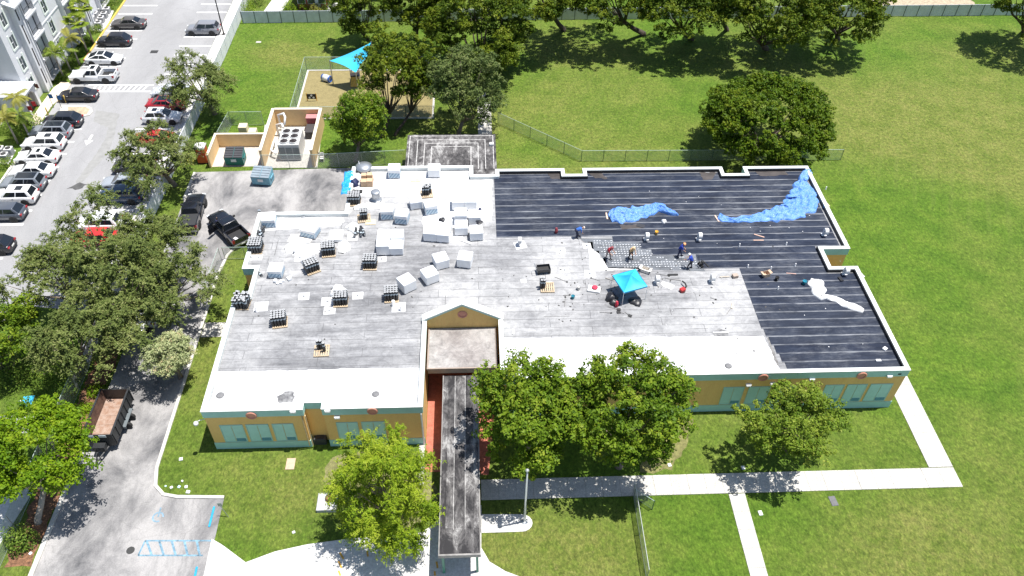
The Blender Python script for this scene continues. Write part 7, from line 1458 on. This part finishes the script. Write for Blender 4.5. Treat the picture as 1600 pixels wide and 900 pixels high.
# wheel stops and leaning sign post
def wheel_stop(label, p, q):
    a, c = G(*p), G(*q); d = c-a; t = tag(MB().cbox((0, 0, 0), (d.length, .15, .12), 0, 0, .04).build('wheel_stop', mat('azure_paint', (.03, .35, .58), .15, 4), None, False, ((a.x+c.x)/2, (a.y+c.y)/2, LOTZ), atan2(d.y, d.x)), label, 'wheel stop', 'blue wheel stops')
wheel_stop('blue wheel stop beside the lawn kerb end', (335, 792), (327, 824)); wheel_stop('blue wheel stop at the bottom edge by the plaza', (308, 886), (304, 905))
t = thing('sign_post', 'thin leaning sign post at the lawn edge by the blue wheel stop', 'sign post', tuple(G(357, 808))); b = MB(); b.tube([(0, 0, 0), (-.35, .2, 1.5)], .03, 6); b.build('post', M_GALV, t); b = MB(); b.box(-.5, -.2, .19, .21, 1.25, 1.7); b.build('sign_plate', mat('sign_back', (.35, .40, .36), .1, 4, .4, .5), t)
# concrete box planter / slab under the lime tree, air handler in recess
c = G(512, 787); t = thing('concrete_box', 'square concrete box with dark opening beside the lime tree', 'concrete box', (c.x, c.y, 0)); b = MB(); b.cbox((0, 0, 0), (1.5, 1.5, .35), 0, 0, .03); b.build('box', mat('grey_box', (.42, .42, .42), .15, 2, .85), t)
lumpm = MB(); lumpm.lathe([(.35, 0), (.38, .08), (.2, .2), (.05, .22)], 12, 0, (.2, .25, .35)); lumpm.build('soil_heap', M_MULCH, t, True)
c = G(502, 690); t = thing('condenser_unit', 'dark condenser unit on the ground in the wall recess', 'condenser', (c.x, c.y+.1, 0)); b = MB(); b.cbox((0, 0, 0), (1.0, .8, .7), 0, 0, .04); b.build('cabinet', plain('dark_unit', (.045, .045, .045), .6), t); b = MB(); b.lathe([(.3, .7), (.32, .74), (.25, .74)], 14); b.build('fan_grille', M_IRON, t)
def condenser(label, px, py, grp):
    c = G(px, py, 0); t = thing('condenser_unit', label, 'condenser', (c.x, c.y, .06), 0, grp); b = MB(); b.cbox((0, 0, 0), (.8, .8, .75), 0, 0, .06); b.build('cabinet', mat('condenser_grey', (.30, .31, .32), .08, 3), t); b = MB(); b.cbox((0, 0, .75), (.8, .8, .08), 0, 0, .03); b.build('top_cover', mat('condenser_top', (.60, .60, .60), .05, 3), t); b = MB(); b.lathe([(.30, .832), (.32, .85), (.26, .85)], 14); b.lathe([(.25, .833), (.25, .836)], 14); b.build('fan_grille', M_IRON, t)
for k, (px, py) in enumerate(((155, 21), (169, 21), (150, 28), (165, 28), (145, 35), (160, 35), (141, 42), (156, 43))): condenser('%s grey condenser from the top in the row %s' % (('first', 'second', 'third', 'fourth')[k//2], ('nearest the fan palms', 'nearest the kerb')[k % 2]), px, py, 'condensers by the fan palms')
for k, (px, py) in enumerate(((3, 240), (17, 241), (10, 250))): condenser(('grey condenser cut by the left edge above the lower car row', 'grey condenser nearest the white sedan on the left edge pad', 'front grey condenser on the left edge pad')[k], px, py, 'condensers at the left edge')
b = MB(); b.prism([GXY(*p) for p in ((150, 15), (178, 17), (164, 50), (134, 48))][::-1], -.05, .06); struct('condenser_pad', b, M_CONC2); b = MB(); b.prism([GXY(*p) for p in ((-8, 232), (25, 235), (14, 258), (-12, 256))][::-1], -.05, .06); struct('condenser_pad', b, M_CONC2)
# signs and bollards at the crossing
for k, (px, py, col, lab) in enumerate(((58, 180, (.5, .02, .03), 'red and white flag sign by the porch walk'), (52, 187, (.5, .02, .03), 'second red and white flag sign lower by the porch walk'), (84, 168, (.02, .12, .32), 'blue sign post at the kerb island, left one'), (97, 170, (.02, .12, .32), 'blue sign post at the kerb island, right one'), (62, 152, (.10, .03, .02), 'dark red sign beside the arched porch'))):
    c = G(px, py, 0); t = thing('sign_post', lab, 'sign post', (c.x, c.y, 0)); b = MB(); b.tube([(0, 0, 0), (0, 0, 1.9)], .035, 6); b.build('post', M_TRIM, t); b = MB(); b.box(-.05, .45, -.02, .02, 1.3, 1.9); b.build('sign_plate', mat('sign_%.2f' % (col[0]+col[2]), col, .1, 4), t)
for k, (px, py) in enumerate(((93, 160), (104, 161), (76, 180))): c = G(px, py, 0); tag(MB().lathe([(.08, 0), (.08, .95), (.05, 1.02)], 10).build('bollard', M_YPAINT, None, True, (c.x, c.y, .1)), ('yellow bollard by the black sedan, left of two', 'yellow bollard by the black sedan, right of two', 'yellow bollard beside the flag signs')[k], 'bollard')
# neighbour yard bits
c = G(43, 627); tag(MB().cbox((0, 0, 0), (.9, 1.1, .04), 0, 0, .01).build('blue_mat', mat('azure_paint', (0, 0, 0)), None, False, (c.x, c.y, 0), .1), 'light blue mat on the neighbouring lawn at left', 'mat')
c = G(36, 634); t = thing('watering_toy', 'small green toy with white top on the neighbouring lawn', 'toy', (c.x, c.y, 0)); b = MB(); b.lathe([(.12, 0), (.22, .1), (.18, .4), (.1, .5)], 12); b.build('body', mat('toy_green', (.03, .28, .14), .1, 4), t, True); b = MB(); b.lathe([(.02, .5), (.12, .55), (.1, .7), (.03, .76)], 12); b.build('top', M_WHT, t, True)
c = G(404, 66); tag(MB().cbox((0, 0, 0), (.7, .45, .05), 0, 0, .02).build('utility_cover', M_CONC, None, False, (c.x, c.y, 0)), 'pale cover in the lawn left of the play area', 'cover')

t = thing('bike_rack', 'small black staple rack on the dark strip behind the school', 'rack', (-16.6, 63.0, LOTZ)); b = MB(); b.tube([(-.5, 0, 0), (-.5, 0, .6), (.5, 0, .6), (.5, 0, 0)], .04, 6); b.build('hoop', M_TRIM, t)
